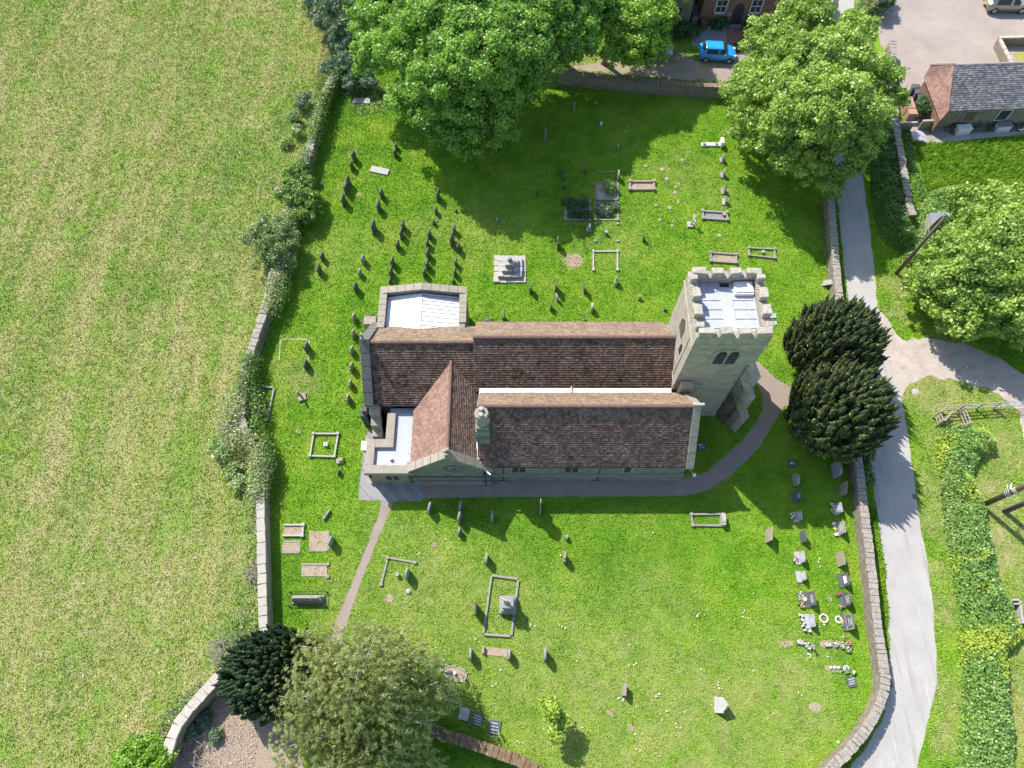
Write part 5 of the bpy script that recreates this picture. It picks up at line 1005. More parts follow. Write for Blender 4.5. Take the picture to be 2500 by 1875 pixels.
# molehills and pale flowers
for i, (x, y) in enumerate([(1420, 390), (1550, 280), (1585, 310), (1455, 465), (1530, 535), (1560, 510), (1525, 580), (1550, 660), (1483, 707), (1505, 815), (1500, 855), (1365, 685), (1400, 805), (1175, 393), (1475, 385), (1890, 935), (1955, 925), (1515, 1040), (1635, 600), (1280, 360), (1110, 70), (1025, 275)]):
    g = G(*zE(x, y)); m = MB(); m.ball((g.x, g.y, 0), random.uniform(.1, .24), 9, 6, .4); m.v = [(a + random.uniform(-.03, .03), b + random.uniform(-.03, .03), c_) for a, b, c_ in m.v]
    tag(m.build('molehill', M['dirt'], None, (g.x, g.y, 0)), 'small pinkish molehill among many in the grass above the tower', 'molehill', 'molehills in the grass above the tower')
for (nm, pts_, lab) in (('grave_patch', [zE(620, 1090), zE(700, 1085), zE(745, 1110), (1425, 645), (1415, 653), (1385, 650)], 'bare dirt patch'), ('earth_patch', [zD(480, 430), zD(540, 420), zD(580, 470), zD(530, 500)], '')):
    sheet(nm, GA(pts_), .02, M['dirt'], .12, False)
for (u, v, r) in ((878, 473, .25), (678, 461, .35), (660, 435, .2), (1050, 1750, .0), (2025, 1463, .2), (1990, 1727, .4), (1540, 1777, .25), (1490, 1740, .25), (730, 1052, .22), (1060, 1330, .2), (950, 1461, .3), (1000, 1000, .0)):
    if r: g = G(u, v); sheet('bare_soil', [(g.x + r * math.cos(a) * random.uniform(.7, 1.2), g.y + r * math.sin(a) * random.uniform(.7, 1.2)) for a in np.linspace(0, 6.28, 9)[:-1]], .02, M['dirt'], .03, False)

# ---------------------------------------------------------------- foliage
LM = dict(
 ash=leafmat('ash_leaf', (.07, .18, .018), (.33, .55, .075)), maple=leafmat('maple_leaf', (.09, .20, .02), (.45, .60, .11)),
 ashlight=leafmat('ash_leaf_light', (.10, .24, .018), (.42, .62, .07)),
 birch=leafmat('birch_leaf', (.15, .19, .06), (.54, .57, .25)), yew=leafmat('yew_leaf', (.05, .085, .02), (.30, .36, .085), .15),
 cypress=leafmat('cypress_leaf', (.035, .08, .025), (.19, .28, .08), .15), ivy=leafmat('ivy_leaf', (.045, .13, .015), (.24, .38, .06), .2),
 paleivy=leafmat('pale_ivy_leaf', (.13, .20, .05), (.48, .54, .22), .2), haw=leafmat('hawthorn_leaf', (.07, .14, .03), (.36, .46, .16), .25),
 hedge=leafmat('hedge_leaf', (.08, .19, .035), (.32, .50, .11), .25, (.44, .52, .05)), dark=leafmat('dark_shrub_leaf', (.02, .065, .018), (.09, .20, .05), .2),
 thicket=leafmat('thicket_leaf', (.035, .12, .014), (.17, .33, .045), .25), bright=leafmat('bright_bush_leaf', (.08, .22, .01), (.30, .50, .04), .3), yellow=leafmat('young_leaf', (.22, .36, .03), (.42, .55, .07), .3),
 longgrass=leafmat('long_grass', (.10, .24, .03), (.36, .50, .12), .3), bluegreen=leafmat('bluish_leaf', (.045, .11, .05), (.20, .30, .16), .2))
def unit(a): return a / (np.linalg.norm(a, axis=-1, keepdims=True) + 1e-9)
def leaf_quads(C, Nn, size, aspect=1.6, axis=None):
    """one little four-cornered leaf for every row of C, facing Nn"""
    n = len(C); r_ = unit(rng.normal(size=(n, 3))) if axis is None else axis
    a = unit(np.cross(Nn, r_)); b = np.cross(Nn, a); s = (size * rng.uniform(.6, 1.35, n))[:, None]
    V = np.stack([C - b * s * aspect / 2, C + a * s / 2, C + b * s * aspect / 2, C - a * s / 2], 1); return V.reshape(-1, 3)
def crown_points(blobs, dens, sub=.30, zsq=.8, low=-.35):
    """blobs of a crown -> leaf centres, normals and clump tints"""
    Cs, Ns, Ts = [], [], []
    for (c, r) in blobs:
        k = max(6, int(12 + 10.5 * r * r)); d = unit(rng.normal(size=(k, 3))); d[:, 2] = np.where(d[:, 2] < low, -d[:, 2], d[:, 2])
        sc = c + d * np.array([1, 1, zsq]) * r * rng.uniform(.5, 1.06, (k, 1)); sr = (.26 + r * sub * .42) * rng.uniform(.6, 1.35, k)
        for q in range(k):
            m_ = int(dens * sr[q] ** 2 * 12); e = unit(rng.normal(size=(m_, 3)) + d[q] * .6 + np.array([0, 0, .35])); rad = sr[q] * rng.uniform(.45, 1.08, (m_, 1)) ** .7
            P = sc[q] + e * rad * np.array([1, 1, .75]); P += (rng.random((m_, 1)) < .12) * e * sr[q] * rng.uniform(0, .5, (m_, 1))
            Cs.append(P); Ns.append(unit(e + rng.normal(size=(m_, 3)) * .8 + np.array([0, 0, .3]))); Ts.append(np.clip(rng.normal(.47, .17) + rng.normal(0, .2, m_) + .10 * e[:, 2], 0, 1))
    return np.concatenate(Cs), np.concatenate(Ns), np.concatenate(Ts)
def px_blobs(L_): return [(np.array(tuple(G(u, v, z))), r) for u, v, z, r in L_]
def limbs(base, blobs, r0, mat, parent, h0=2.0, name='limbs', twigs=2, tip=.03):
    m = MB(); b = Vector(base); top = b + Vector((random.uniform(-.3, .3), random.uniform(-.3, .3), h0))
    m.tube([b - Vector((0, 0, .1)), b + Vector((0, 0, .3)), b.lerp(top, .5), top], [r0 * 1.5, r0 * 1.1, r0 * .95, r0 * .85], 10); m.build('trunk', mat, parent, smooth=True)
    m = MB()
    for c, r in blobs:
        c = Vector(c); mid = top.lerp(c, .5) + Vector((random.uniform(-.3, .3), random.uniform(-.3, .3), random.uniform(0, .6)))
        m.tube([top - Vector((0, 0, .3)), mid, c], [r0 * .45, r0 * .28, r0 * .14], 6)
        for _ in range(twigs * max(2, int(r))):
            d = Vector(unit(rng.normal(size=3))); d.z = abs(d.z) * .6; s_ = mid.lerp(c, random.uniform(.3, 1)); e = c + d * r * random.uniform(.75, 1.02); q = s_.lerp(e, .5) + Vector((0, 0, random.uniform(0, .3)))
            m.tube([s_, q, e], [r0 * .12 + .015, r0 * .06 + .012, tip * .5], 4)
    return m.build(name, mat, parent)
def tree(name, label, base, L_, lm, r0=.3, dens=38, size=.17, group=None, bark='bark', h0=2.2, sub=.30, cat='tree', low=-.35):
    bl = px_blobs(L_); b = G(*base); t = thing(name, label, cat, (b.x, b.y, 0), group); limbs(b, bl, r0, M[bark], t, h0)
    C, Nn, T = crown_points(bl, dens, sub, low=low); k = C[:, 2] > .15; C, Nn, T = C[k], Nn[k], T[k]
    fastmesh('crown', leaf_quads(C, Nn, np.full(len(C), size), 1.5), 4, LM[lm], t, attrs={'tint': T}); return t
tree('ash_tree', 'broad many headed ash tree filling the top of the churchyard', (1120, 190), [(960, 50, 6, 3.4), (925, 140, 5, 2.3), (1010, 130, 7, 3.2), (1010, 235, 5.5, 2.2), (1090, 200, 8, 3.2), (1100, 60, 9, 4), (1180, 130, 9.5, 3.6), (1060, 290, 5, 2), (1135, 310, 4.5, 2.2), (1195, 300, 5, 2.2), (1185, 235, 7, 2.8), (1245, 90, 9, 3.6), (1000, -60, 8, 4.5), (1160, -40, 10, 4.5), (1150, 385 - 30, 3.5, 1.3)], 'ash', .42, 30, .165, h0=3)
tree('ash_tree', 'ash tree right of the broadest one, reaching over the mossy wall', (1370, 150), [(1310, 40, 8.5, 3.4), (1290, 140, 7.5, 2.8), (1340, 120, 7, 2.6), (1390, 60, 7.5, 2.8), (1270, 210, 5.5, 1.8), (1350, -50, 9, 4), (1320, 190, 5, 1.3), (1440, 10, 7, 2.5), (1400, 130, 5.5, 1.6), (1250, 240, 4.5, 1.3)], 'ash', .33, 30, .165, h0=3)
tree('ash_tree', 'lighter green ash tree hanging over the half hidden pale blue car', (1475, 155), [(1490, 30, 6, 2.6), (1545, 50, 6, 2.4), (1590, 40, 5.5, 2.2), (1560, 110, 4.8, 2.0), (1600, 110, 4.4, 1.5), (1490, 125, 4.6, 1.3), (1520, 140, 4, 1.4), (1540, -30, 6.5, 3), (1610, -20, 5.5, 2.4), (1575, 145, 3.6, 1.0), (1478, 75, 5.5, 1.4)], 'ashlight', .26, 28, .165, h0=2.4)
tree('maple_tree', 'big sycamore at the top of the lane, its twigs showing pale', (2010, 330), [(1900, 100, 6, 2.6), (1960, 50, 6.5, 2.4), (1840, 200, 5, 2.2), (1810, 240, 4.2, 1.6), (1880, 240, 6.5, 2.8), (1820, 310, 3.8, 1.7), (1890, 330, 5.5, 2.4), (1960, 180, 8, 3.2), (2040, 150, 7.5, 2.8), (2030, 270, 8, 3.2), (1950, 390, 5, 2.1), (2000, 430, 4, 1.5), (2060, 370, 5.5, 2.3), (2110, 300, 5.5, 2.2), (2120, 190, 5.5, 2.1), (2175, 200, 4.5, 1.2), (2190, 240, 4, .9), (2080, 80, 6, 1.9), (1960, 280, 8.5, 3.0), (2030, 455, 3, 1.1), (1860, 110, 4.5, 1.4), (2140, 260, 4.5, 1.2)], 'maple', .42, 27, .17, h0=3)
tree('maple_tree', 'bright rounded maple at the right edge beside the slanting pole', (2370, 700), [(2275, 655, 2.0, 1.5), (2345, 600, 2.8, 1.9), (2245, 715, 2.2, 1.3), (2330, 695, 4.2, 2.1), (2290, 755, 2.6, 1.5), (2405, 560, 4.5, 2.1), (2385, 640, 5.5, 2.5), (2345, 765, 3.6, 1.8), (2260, 690, 2, 1.3), (2380, 500, 2.6, 1.7)], 'maple', .3, 30, .17, h0=2.4)
tree('maple_tree', 'bright green maple cut off by the right edge above the gravel track', (2470, 690), [(2450, 530, 5.5, 2.5), (2440, 630, 6.5, 2.8), (2430, 710, 5, 2.2), (2490, 600, 6.5, 3), (2490, 730, 5, 2.6), (2420, 775, 3.2, 1.6), (2480, 800, 3, 1.5), (2560, 640, 6, 3.5), (2560, 780, 4, 2.5)], 'maple', .32, 30, .17, h0=2.6)
tree('rowan_sapling', 'thin yellow leaved young tree alone at the bottom of the lawn', (1378, 1795), [(1345, 1720, 2.2, .5), (1352, 1755, 2.0, .45), (1372, 1760, 1.8, .4), (1358, 1790, 1.7, .45), (1350, 1735, 2.6, .35)], 'yellow', .04, 22, .14, h0=1.2, cat='young tree', sub=.4)
# bushes
def bush(label, L_, lm, dens=60, size=.11, name='bush', group=None, flowers_=0, cat='bush', fsize=.06, twigm='bark', sub=.34, fl='fl_white'):
    bl = px_blobs(L_); c = sum((Vector(b[0]) for b in bl), Vector()) / len(bl); t = thing(name, label, cat, (c.x, c.y, 0), group)
    C, Nn, T = crown_points(bl, dens, sub, low=-.2); k = C[:, 2] > .03; C, Nn, T = C[k], Nn[k], T[k]
    fastmesh('foliage', leaf_quads(C, Nn, np.full(len(C), size), 1.3), 4, LM[lm], t, attrs={'tint': T})
    m = MB()
    for b, r in bl:
        for _ in range(3 + int(3 * r)):
            d = Vector(unit(rng.normal(size=3))); d.z = abs(d.z); m.tube([Vector((b[0], b[1], 0)), Vector(b) + d * r * random.uniform(.6, 1.0)], [.04, .012], 4)
    m.build('stems', M[twigm], t)
    if flowers_:
        idx = rng.integers(0, len(C), flowers_); F_ = C[idx] + Nn[idx] * .08 + np.array([0, 0, .06]); F_ = np.repeat(F_, 7, 0) + rng.normal(size=(flowers_ * 7, 3)) * .07
        fastmesh('blossom', leaf_quads(F_, unit(rng.normal(size=(len(F_), 3)) * .5 + np.array([0, 0, 1])), np.full(len(F_), fsize), 1), 4, M[fl], t, attrs={'tint': np.ones(len(F_))})
    return t
bush('white flowered hawthorn bush bulging over the ivy wall into the meadow', [(650, 560, 2.2, 1.1), (630, 590, 2, 1.2), (670, 600, 2, 1.2), (700, 590, 1.5, .9), (680, 560, 2, .9), (650, 630, 1.3, 1.0), (690, 640, 1.2, 1.0)], 'haw', 60, .10, 'hawthorn_bush', flowers_=46)
bush('white blossoming shrub left of the broad ash at the top edge', [(775, 20, 2, 1.2), (795, 50, 1.8, 1.1), (820, 85, 1.5, 1), (835, 110, 1.2, .8), (790, -10, 2, 1.4)], 'bluegreen', 55, .11, 'blossom_shrub', flowers_=120)
bush('dark bluish shrub between the blossoming shrub and the broad ash', [(830, 20, 3, 1.6), (850, 60, 2.5, 1.3), (820, -30, 3, 1.8), (860, 100, 1.6, 1)], 'bluegreen', 55, .12, 'dark_shrub')
bush('bluish bramble mound at the corner where the ivy wall begins', [(820, 165, 1.3, .9), (855, 155, 1.5, 1.1), (870, 185, 1.1, .9), (800, 170, .9, .6), (855, 210, .8, .7), (900, 200, .9, .9)], 'bluegreen', 60, .11, 'bramble_mound')
bush('large round dark ivy clump on the wall above the hawthorn', [(725, 440, 1.4, 1.0), (745, 465, 1.4, 1.1), (720, 480, 1.5, 1.1), (755, 500, 1.1, .9), (735, 530, 1.1, .9), (700, 480, 1.1, .7), (740, 415, 1.1, .7)], 'ivy', 70, .12, 'ivy_clump', group='ivy clumps on the meadow side wall')
bush('bright green round bush at the bottom left corner', [(330, 1850, 1.0, .9), (370, 1835, 1.2, .9), (400, 1850, 1.1, .8), (350, 1890, 1.2, 1.2), (300, 1880, .8, .7)], 'bright', 70, .12, 'round_bush')
bush('small grey green shrub inside the pale gravel plot', [(1484, 452, .5, .42), (1495, 462, .4, .35)], 'haw', 80, .09, 'shrub', flowers_=3, fl='fl_red')
bush('low ivy creeping over the dark kerbed plot', [(1400, 500, .15, .4), (1425, 497, .2, .45), (1405, 520, .15, .45), (1430, 530, .15, .4), (1385, 497, .15, .3)], 'dark', 70, .08, 'ivy_patch')
bush('pale feathery plant in the kerbed plot below the gravel plot', [(1470, 515, .15, .45), (1485, 518, .15, .4), (1500, 505, .1, .3)], 'bluegreen', 60, .09, 'plant')
bush('dark evergreen shrub by the grey wheelie bins', [(2255, 262, 1.0, .55), (2262, 250, 1.1, .5), (2250, 275, .6, .4)], 'dark', 80, .1, 'shrub')
bush('bush beside the rough stone gate pier', [(2160, 5, 1.2, .7), (2150, 18, 1.2, .5), (2165, -10, 1.0, .8)], 'dark', 70, .11, 'shrub')
bush('overgrown shrub at the lane side of the gate pier', [(2110, 25, .7, .8), (2090, 50, .6, .6), (2118, 5, .8, .7)], 'haw', 60, .1, 'shrub')
for i, (a, lab) in enumerate([([(1640, 75, .6, .8), (1665, 72, .8, .7)], 'dark shrub under the black framed window'), ([(1695, 80, .5, .5), (1690, 70, .6, .5)], 'green shrub at the corner of the stone cottage'), ([(1748, 60, .5, .35), (1765, 58, .5, .35)], 'potted greenery left of the navy door'), ([(1835, 55, .6, .5), (1850, 60, .5, .4), (1872, 60, .4, .4)], 'dark greenery right of the navy door'), ([(1795, 118, .15, .3), (1808, 116, .15, .3)], 'weed clump in front of the blue car')]):
    bush(lab, a, 'dark', 70, .1, 'shrub')
# thicket between lane and rough wall, and hedge on the far side of the lane
def mass(name, label, poly, h, lm, dens=70, size=.12, hv=.6, kind=None, cat='hedge', dry=None, group=None, smooth_=.9, flower=0, zb=0):
    pl = np.array([(p.x, p.y) for p in GA(poly)]); a0, a1 = pl.min(0), pl.max(0); n = int((a1 - a0).prod() * dens); P = rng.random((n, 2)) * (a1 - a0) + a0; P = P[inpoly(P, [tuple(x) for x in pl])]
    k = len(pl); D = np.full(len(P), 9.0)
    for i in range(k):
        a, b = pl[i], pl[(i + 1) % k]; ab = b - a; t = np.clip(((P - a) @ ab) / (ab @ ab), 0, 1); D = np.minimum(D, np.linalg.norm(P - a - t[:, None] * ab, axis=1))
    cl = lattice(P, 1.1, 5) * .5 + lattice(P, 2.6, 6) * .5; H_ = h * np.clip(D / smooth_, 0, 1) ** .5 * (1 - hv / 2 + hv * (cl - .3) * 1.2); H_ = np.maximum(H_, .12)
    z = H_ * (1 - np.abs(rng.normal(0, .22, len(P)))); z = np.maximum(z, .04) + zb
    C = np.concatenate([P + rng.normal(size=P.shape) * .05, z[:, None]], 1); Nn = unit(rng.normal(size=C.shape) * .55 + np.array([0, 0, 1])); T = np.clip(.35 + .5 * (lattice(P, 3.2, 8) - .3) + rng.normal(0, .17, len(P)), 0, 1)
    c = pl.mean(0); t = thing(name, label, cat, (c[0], c[1], 0), group); fastmesh('foliage', leaf_quads(C, Nn, np.full(len(C), size), 1.3), 4, LM[lm], t, attrs={'tint': T}); m = MB()
    for q in range(0, len(P), max(1, len(P) // 60)): m.tube([(P[q][0], P[q][1], 0), (P[q][0] + random.uniform(-.4, .4), P[q][1] + random.uniform(-.4, .4), H_[q] * .9)], [.03, .01], 4)
    m.build('stems', M['twig'], t)
    if flower:
        idx = rng.integers(0, len(C), flower); F_ = np.repeat(C[idx] + [0, 0, .12], 6, 0) + rng.normal(size=(flower * 6, 3)) * .08; fastmesh('blossom', leaf_quads(F_, unit(rng.normal(size=(len(F_), 3)) * .4 + [0, 0, 1]), np.full(len(F_), .055), 1), 4, M['fl_white'], t, attrs={'tint': np.ones(len(F_))})
    return t
mass('thicket', 'dark leafy thicket between the lane and the rough stone wall', [(2112, 395), (2125, 330), (2165, 300), (2178, 330), (2190, 380), (2205, 440), (2215, 500), (2225, 560), (2245, 600), (2215, 625), (2165, 600), (2140, 560), (2128, 480)], 1.5, 'thicket', 190, .13, cat='thicket')
mass('thicket', 'sunlit brambles right of the rough wall, left of the slanting pole', [(2235, 520), (2262, 475), (2330, 460), (2380, 475), (2370, 530), (2300, 560), (2260, 640), (2215, 650), (2190, 640), (2225, 590)], 1.8, 'hedge', 190, .13, cat='thicket')
mass('bramble_strip', 'narrow brambles along the right foot of the rough wall', [(2200, 305), (2215, 300), (2222, 340), (2232, 400), (2250, 440), (2262, 490), (2240, 520), (2222, 450), (2210, 390)], .8, 'thicket', 110, .11)
mass('verge_plants', 'green weeds along the left foot of the rough wall in the tree shade', [(2140, 250), (2172, 220), (2180, 300), (2160, 310), (2120, 340), (2110, 320)], .7, 'thicket', 100, .12)
mass('hedge', 'long mixed hedge with yellow green patches right of the lane', [(2283, 1048), (2330, 1040), (2400, 1050), (2425, 1075), (2425, 1105), (2385, 1125), (2372, 1160), (2380, 1200), (2402, 1240), (2408, 1290), (2420, 1350), (2440, 1430), (2475, 1500), (2495, 1560), (2455, 1590), (2455, 1700), (2470, 1780), (2468, 1900), (2440, 2000), (2320, 2000), (2330, 1875), (2345, 1760), (2345, 1650), (2332, 1560), (2345, 1500), (2325, 1440), (2310, 1360), (2300, 1260), (2290, 1160), (2280, 1100)], 1.4, 'hedge', 230, .12, flower=5)
mass('wall_ivy', 'small green climber on the church side of the lane wall', [(2000, 520), (2020, 510), (2030, 560), (2034, 620), (2040, 680), (2010, 660), (2005, 600)], .8, 'haw', 120, .10, cat='ivy')
mass('nettle_bank', 'nettles and brambles at the foot of the slate roofed building', [(2300, 300), (2325, 285), (2500, 270), (2560, 285), (2560, 318), (2430, 322), (2330, 330), (2300, 320)], .8, 'dark', 120, .11, cat='brambles')
lg = blades('long_grass', GA([(2232, 350), (2340, 350), (2600, 322), (2600, 520), (2400, 520), (2330, 500), (2265, 480), (2245, 400)]), 260, .34, .035, False); lg['label'] = 'tall wind swept grass below the slate roofed building'
mass('wall_ivy', 'dark ivy on the shaded top wall under the ash trees', [(1290, 180), (1400, 195), (1490, 205), (1580, 215), (1580, 200), (1480, 188), (1380, 178), (1290, 165)], .9, 'dark', 90, .11, cat='ivy')
mass('bramble_patch', 'dusty brambles round the ledger slab at the top left', [(830, 205), (900, 195), (960, 210), (950, 270), (880, 285), (850, 258), (905, 252), (905, 240), (858, 240), (825, 240)], .3, 'haw', 90, .1, cat='brambles')
mass('weed_bank', 'green weeds along the foot of the pale capped wall', [(600, 1240), (632, 1240), (640, 1545), (600, 1560), (570, 1600), (575, 1520), (615, 1450), (600, 1330)], .4, 'thicket', 55, .1, cat='weeds', smooth_=.5)
mass('weed_bank', 'weeds outside the curved whitish wall', [(395, 1830), (440, 1740), (500, 1680), (490, 1665), (430, 1710), (370, 1800)], .4, 'thicket', 60, .1, cat='weeds')
for i, (x, y, r_) in enumerate(((840, 1010, .35), (755, 1100, .38), (930, 1150, .3))):
    g = zK(x, y); bush(f'{("upper", "lower", "faint")[i]} weed clump on the wood chips', [(g[0], g[1], .2, r_)], 'bluegreen', 80, .09, 'weed')
bush('ivy growing on the vestry side buttress', [(900, 785, 2.0, .38), (908, 780, 2.2, .35), (898, 795, 1.2, .35)], 'ivy', 80, .09, 'ivy')
bush('white hedge parsley in the meadow below the ivy wall', [(545, 1110, .5, .5), (570, 1150, .4, .5), (580, 1180, .4, .5), (530, 1085, .4, .5)], 'longgrass', 26, .12, 'hedge_parsley', flowers_=60)
bush('white hedge parsley between the ivy wall and the meadow near the top', [(725, 320, .4, .5), (700, 350, .3, .4), (715, 290, .5, .5)], 'longgrass', 26, .12, 'hedge_parsley', flowers_=26)
bush('white flowered weeds between lane wall and lane', [(2115, 1115, .3, .3), (2118, 1150, .3, .35), (2117, 1175, .3, .25), (2120, 1105, .3, .3)], 'thicket', 40, .1, 'hedge_parsley', flowers_=30)
bush('bluish tall weeds left of the ivy wall near the top', [(745, 240, .6, .6), (735, 260, .5, .5), (715, 290, .4, .5)], 'bluegreen', 50, .1, 'weed')
# ivy along the meadow side wall
def ivy_run(label, pts, rad, h, lm, per=520, size=.1, group='ivy clumps on the meadow side wall', bare=0):
    ln = smooth_line([tuple(G(u, v, h))[:2] for u, v in pts], .3); L_ = np.array([(p.x, p.y) for p in ln]); n = int(len(L_) * .3 * per * 2.4 * rad); idx = rng.integers(0, len(L_), n); d = unit(rng.normal(size=(n, 3)) + [0, 0, .5]); d[:, 2] = np.abs(d[:, 2]) - .15
    wob = .7 + .6 * lattice(L_[idx], 1.4, 3); C = np.concatenate([L_[idx], np.full((n, 1), h * .62)], 1) + d * np.array([rad, rad, h * .85]) * (wob * rng.uniform(.8, 1.08, n))[:, None] + np.concatenate([rng.normal(size=(n, 2)) * .15, np.zeros((n, 1))], 1); k = C[:, 2] > .03
    C, d = C[k], d[k]; t = thing('ivy', label, 'ivy', (*L_.mean(0), 0), group); fastmesh('foliage', leaf_quads(C, unit(d + rng.normal(size=d.shape) * .5), np.full(len(C), size), 1.2), 4, LM[lm], t, attrs={'tint': np.clip(.35 + .3 * lattice(C, 3, 2) + rng.normal(0, .17, len(C)), 0, 1)})
    m = MB()
    for _ in range(int(10 + 34 * bare)):
        p = random.choice(ln); a = random.uniform(0, 6.28); r_ = rad * random.uniform(.2, .7); q = Vector((p.x + r_ * math.cos(a), p.y + r_ * math.sin(a), h * random.uniform(1.0, 1.25))); e = q + Vector((random.uniform(-.6, .6), random.uniform(-.6, .6), random.uniform(-.1, .25)))
        m.tube([(p.x, p.y, h * .5), q, q.lerp(e, .5) + Vector((0, 0, .1)), e], [.03, .022, .018, .008], 4)
    m.build('stems', M['twig'], t)
ivy_run('upper ivy ridge running along the wall from the bramble mound', [(845, 160), (815, 190), (788, 245), (772, 310), (762, 345)], .55, 1.35, 'ivy')
ivy_run('ivy between the upper ridge and the large round clump', [(752, 370), (738, 395), (730, 430)], .6, 1.35, 'haw')
ivy_run('pale dead stemmed ivy between the round clump and the hawthorn', [(708, 500), (700, 530), (700, 560)], .75, 1.3, 'paleivy', bare=1)
ivy_run('ivy on the wall from the hawthorn to the bare stones', [(688, 640), (672, 680), (665, 720), (655, 750)], .85, 1.35, 'paleivy', bare=.8)
ivy_run('shaded green ivy below the hawthorn on the yard side', [(695, 650), (690, 690), (680, 730)], .6, 1.1, 'ivy')
ivy_run('ivy starting below the bare stones of the wall', [(610, 870), (603, 905), (592, 950)], .75, 1.4, 'ivy', bare=.2)
ivy_run('widest pale ivy bank with a hollow of dead stems', [(585, 960), (572, 1000), (560, 1040), (575, 1080)], 1.15, 1.4, 'paleivy', bare=1.3)
ivy_run('green ivy spilling onto the dark kerbed plot', [(612, 950), (625, 980), (630, 1010), (620, 1045), (635, 1065)], .6, 1.1, 'ivy')
ivy_run('lowest ivy hump ending at the pale capped wall', [(600, 1070), (632, 1100), (632, 1150), (628, 1190), (622, 1212)], .85, 1.4, 'paleivy', bare=.5)
ivy_run('dark green ivy on the yard side above the pale capped wall', [(648, 1075), (650, 1120), (648, 1170)], .45, 1.2, 'ivy')
def brush(p, r, n, label):
    g = G(*p); t = MB()
    for _ in range(n):
        a = random.uniform(0, 6.28); q = g + Vector((random.uniform(-r, r), random.uniform(-r, r), random.uniform(.05, .5))); l = random.uniform(.4, 1.1); e = q + Vector((math.cos(a) * l, math.sin(a) * l, random.uniform(-.1, .3))); t.tube([q, q.lerp(e, .5) + Vector((0, 0, .12)), e], [.022, .018, .006], 4)
    o = t.build('brushwood', M['twig'], None, (g.x, g.y, 0)); tag(o, label, 'brushwood', None, 'stuff')
brush((553, 1590), 1.0, 110, 'heap of dead twigs above the cypress'); brush((625, 1400), .5, 50, 'dead twigs against the pale capped wall'); brush((470, 1835), .9, 60, 'dead brushwood inside the curved whitish wall'); brush((640, 1275), .4, 30, 'few dry twigs at the top of the pale capped wall')
# plumed evergreens
def plumed(name, label, base, R_, H, lm, n=430, L0=1.15, rr=.17, lean=(0, 0), sq=1.0, leafs=46):
    b = G(*base); t = thing(name, label, 'tree', (b.x, b.y, 0)); m = MB(); m.tube([b, b + Vector((0, 0, H * .6))], [.35, .2], 8); m.build('trunk', M['bark'], t); m = MB(); Cs, Ns, Ts = [], [], []
    for i in range(n):
        z_ = (i + .5) / n; ph = i * 2.39996 + random.uniform(-.3, .3); ct = 1 - z_ * 1.12; st = math.sqrt(max(0, 1 - min(1, abs(ct)) ** 2)) if ct > 0 else 1 - .25 * (ct * ct) * 8
        rad = R_ * (st if ct > 0 else max(.7, 1 + ct)) * random.uniform(.86, 1.06); zc = H * .42 + H * .52 * ct; d = Vector((math.cos(ph), math.sin(ph) * sq, 0)); p = b + d * rad + Vector((lean[0] * zc, lean[1] * zc, zc - .55))
        ax_ = (Vector((0, 0, 1)) + d * .42 * (1 - max(0, ct) * .7)).normalized(); l = L0 * random.uniform(.75, 1.3); r = rr * random.uniform(.8, 1.25)
        m.tube([p - ax_ * l * .45, p, p + ax_ * l * .5, p + ax_ * l * .93], [r * .7, r * .9, r * .66, .02], 6, True)
        k = leafs; tt = rng.random(k); e = unit(rng.normal(size=(k, 3))); prof = r * (1.12 - .75 * tt ** 2); axn = np.array(ax_[:]); e = unit(e - (e @ axn)[:, None] * axn)
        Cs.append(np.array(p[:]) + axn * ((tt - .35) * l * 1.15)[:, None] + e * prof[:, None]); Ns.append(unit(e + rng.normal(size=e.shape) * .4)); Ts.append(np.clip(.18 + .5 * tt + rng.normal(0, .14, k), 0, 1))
    core = m.build('plumes', M_PL[lm], t, smooth=True); C = np.concatenate(Cs); fastmesh('foliage', leaf_quads(C, np.concatenate(Ns), np.full(len(C), .105), 1.5), 4, LM[lm], t, attrs={'tint': np.concatenate(Ts)}); return t
M_PL = dict(yew=flat_mat('yew_inside', (.035, .055, .018), .95, spec=.1), cypress=flat_mat('cypress_inside', (.022, .05, .02), .95, spec=.1))
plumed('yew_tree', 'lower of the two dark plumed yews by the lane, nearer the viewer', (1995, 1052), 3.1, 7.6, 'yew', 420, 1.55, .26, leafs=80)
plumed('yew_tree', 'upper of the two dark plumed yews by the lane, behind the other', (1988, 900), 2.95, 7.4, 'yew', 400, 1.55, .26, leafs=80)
plumed('cypress_tree', 'dark green spreading cypress in front of the drooping tree', (700, 1650), 3.1, 4.6, 'cypress', 460, 1.2, .24, lean=(-.0, 0), sq=.8)
# drooping tree
bl = px_blobs([(870, 1680, 8.2, 2.6), (790, 1650, 6.5, 2.2), (950, 1640, 6.5, 2.3), (860, 1600, 6, 2.0), (780, 1740, 5.5, 2.2), (930, 1740, 6.5, 2.4), (1020, 1680, 5, 2.0), (720, 1700, 4, 1.7), (1010, 1760, 4.5, 1.8), (830, 1800, 5, 2.3), (930, 1840, 5, 2.2), (740, 1820, 4, 2.0), (770, 1580, 4.5, 1.4), (910, 1560, 4.5, 1.3), (690, 1640, 3.5, 1.1), (1060, 1640, 3.5, 1.2), (1090, 1700, 3, 1.0), (980, 1590, 5, 1.4), (870, 1900, 5, 2.4), (1020, 1860, 3.5, 1.5)])
b = G(880, 1760); t = thing('weeping_tree', 'olive green drooping tree with pale bare limbs at the bottom', 'tree', (b.x, b.y, 0)); limbs(b, bl, .3, M['birchbark'], t, 3.5, twigs=2, tip=.03)
Cs, Ts, As = [], [], []
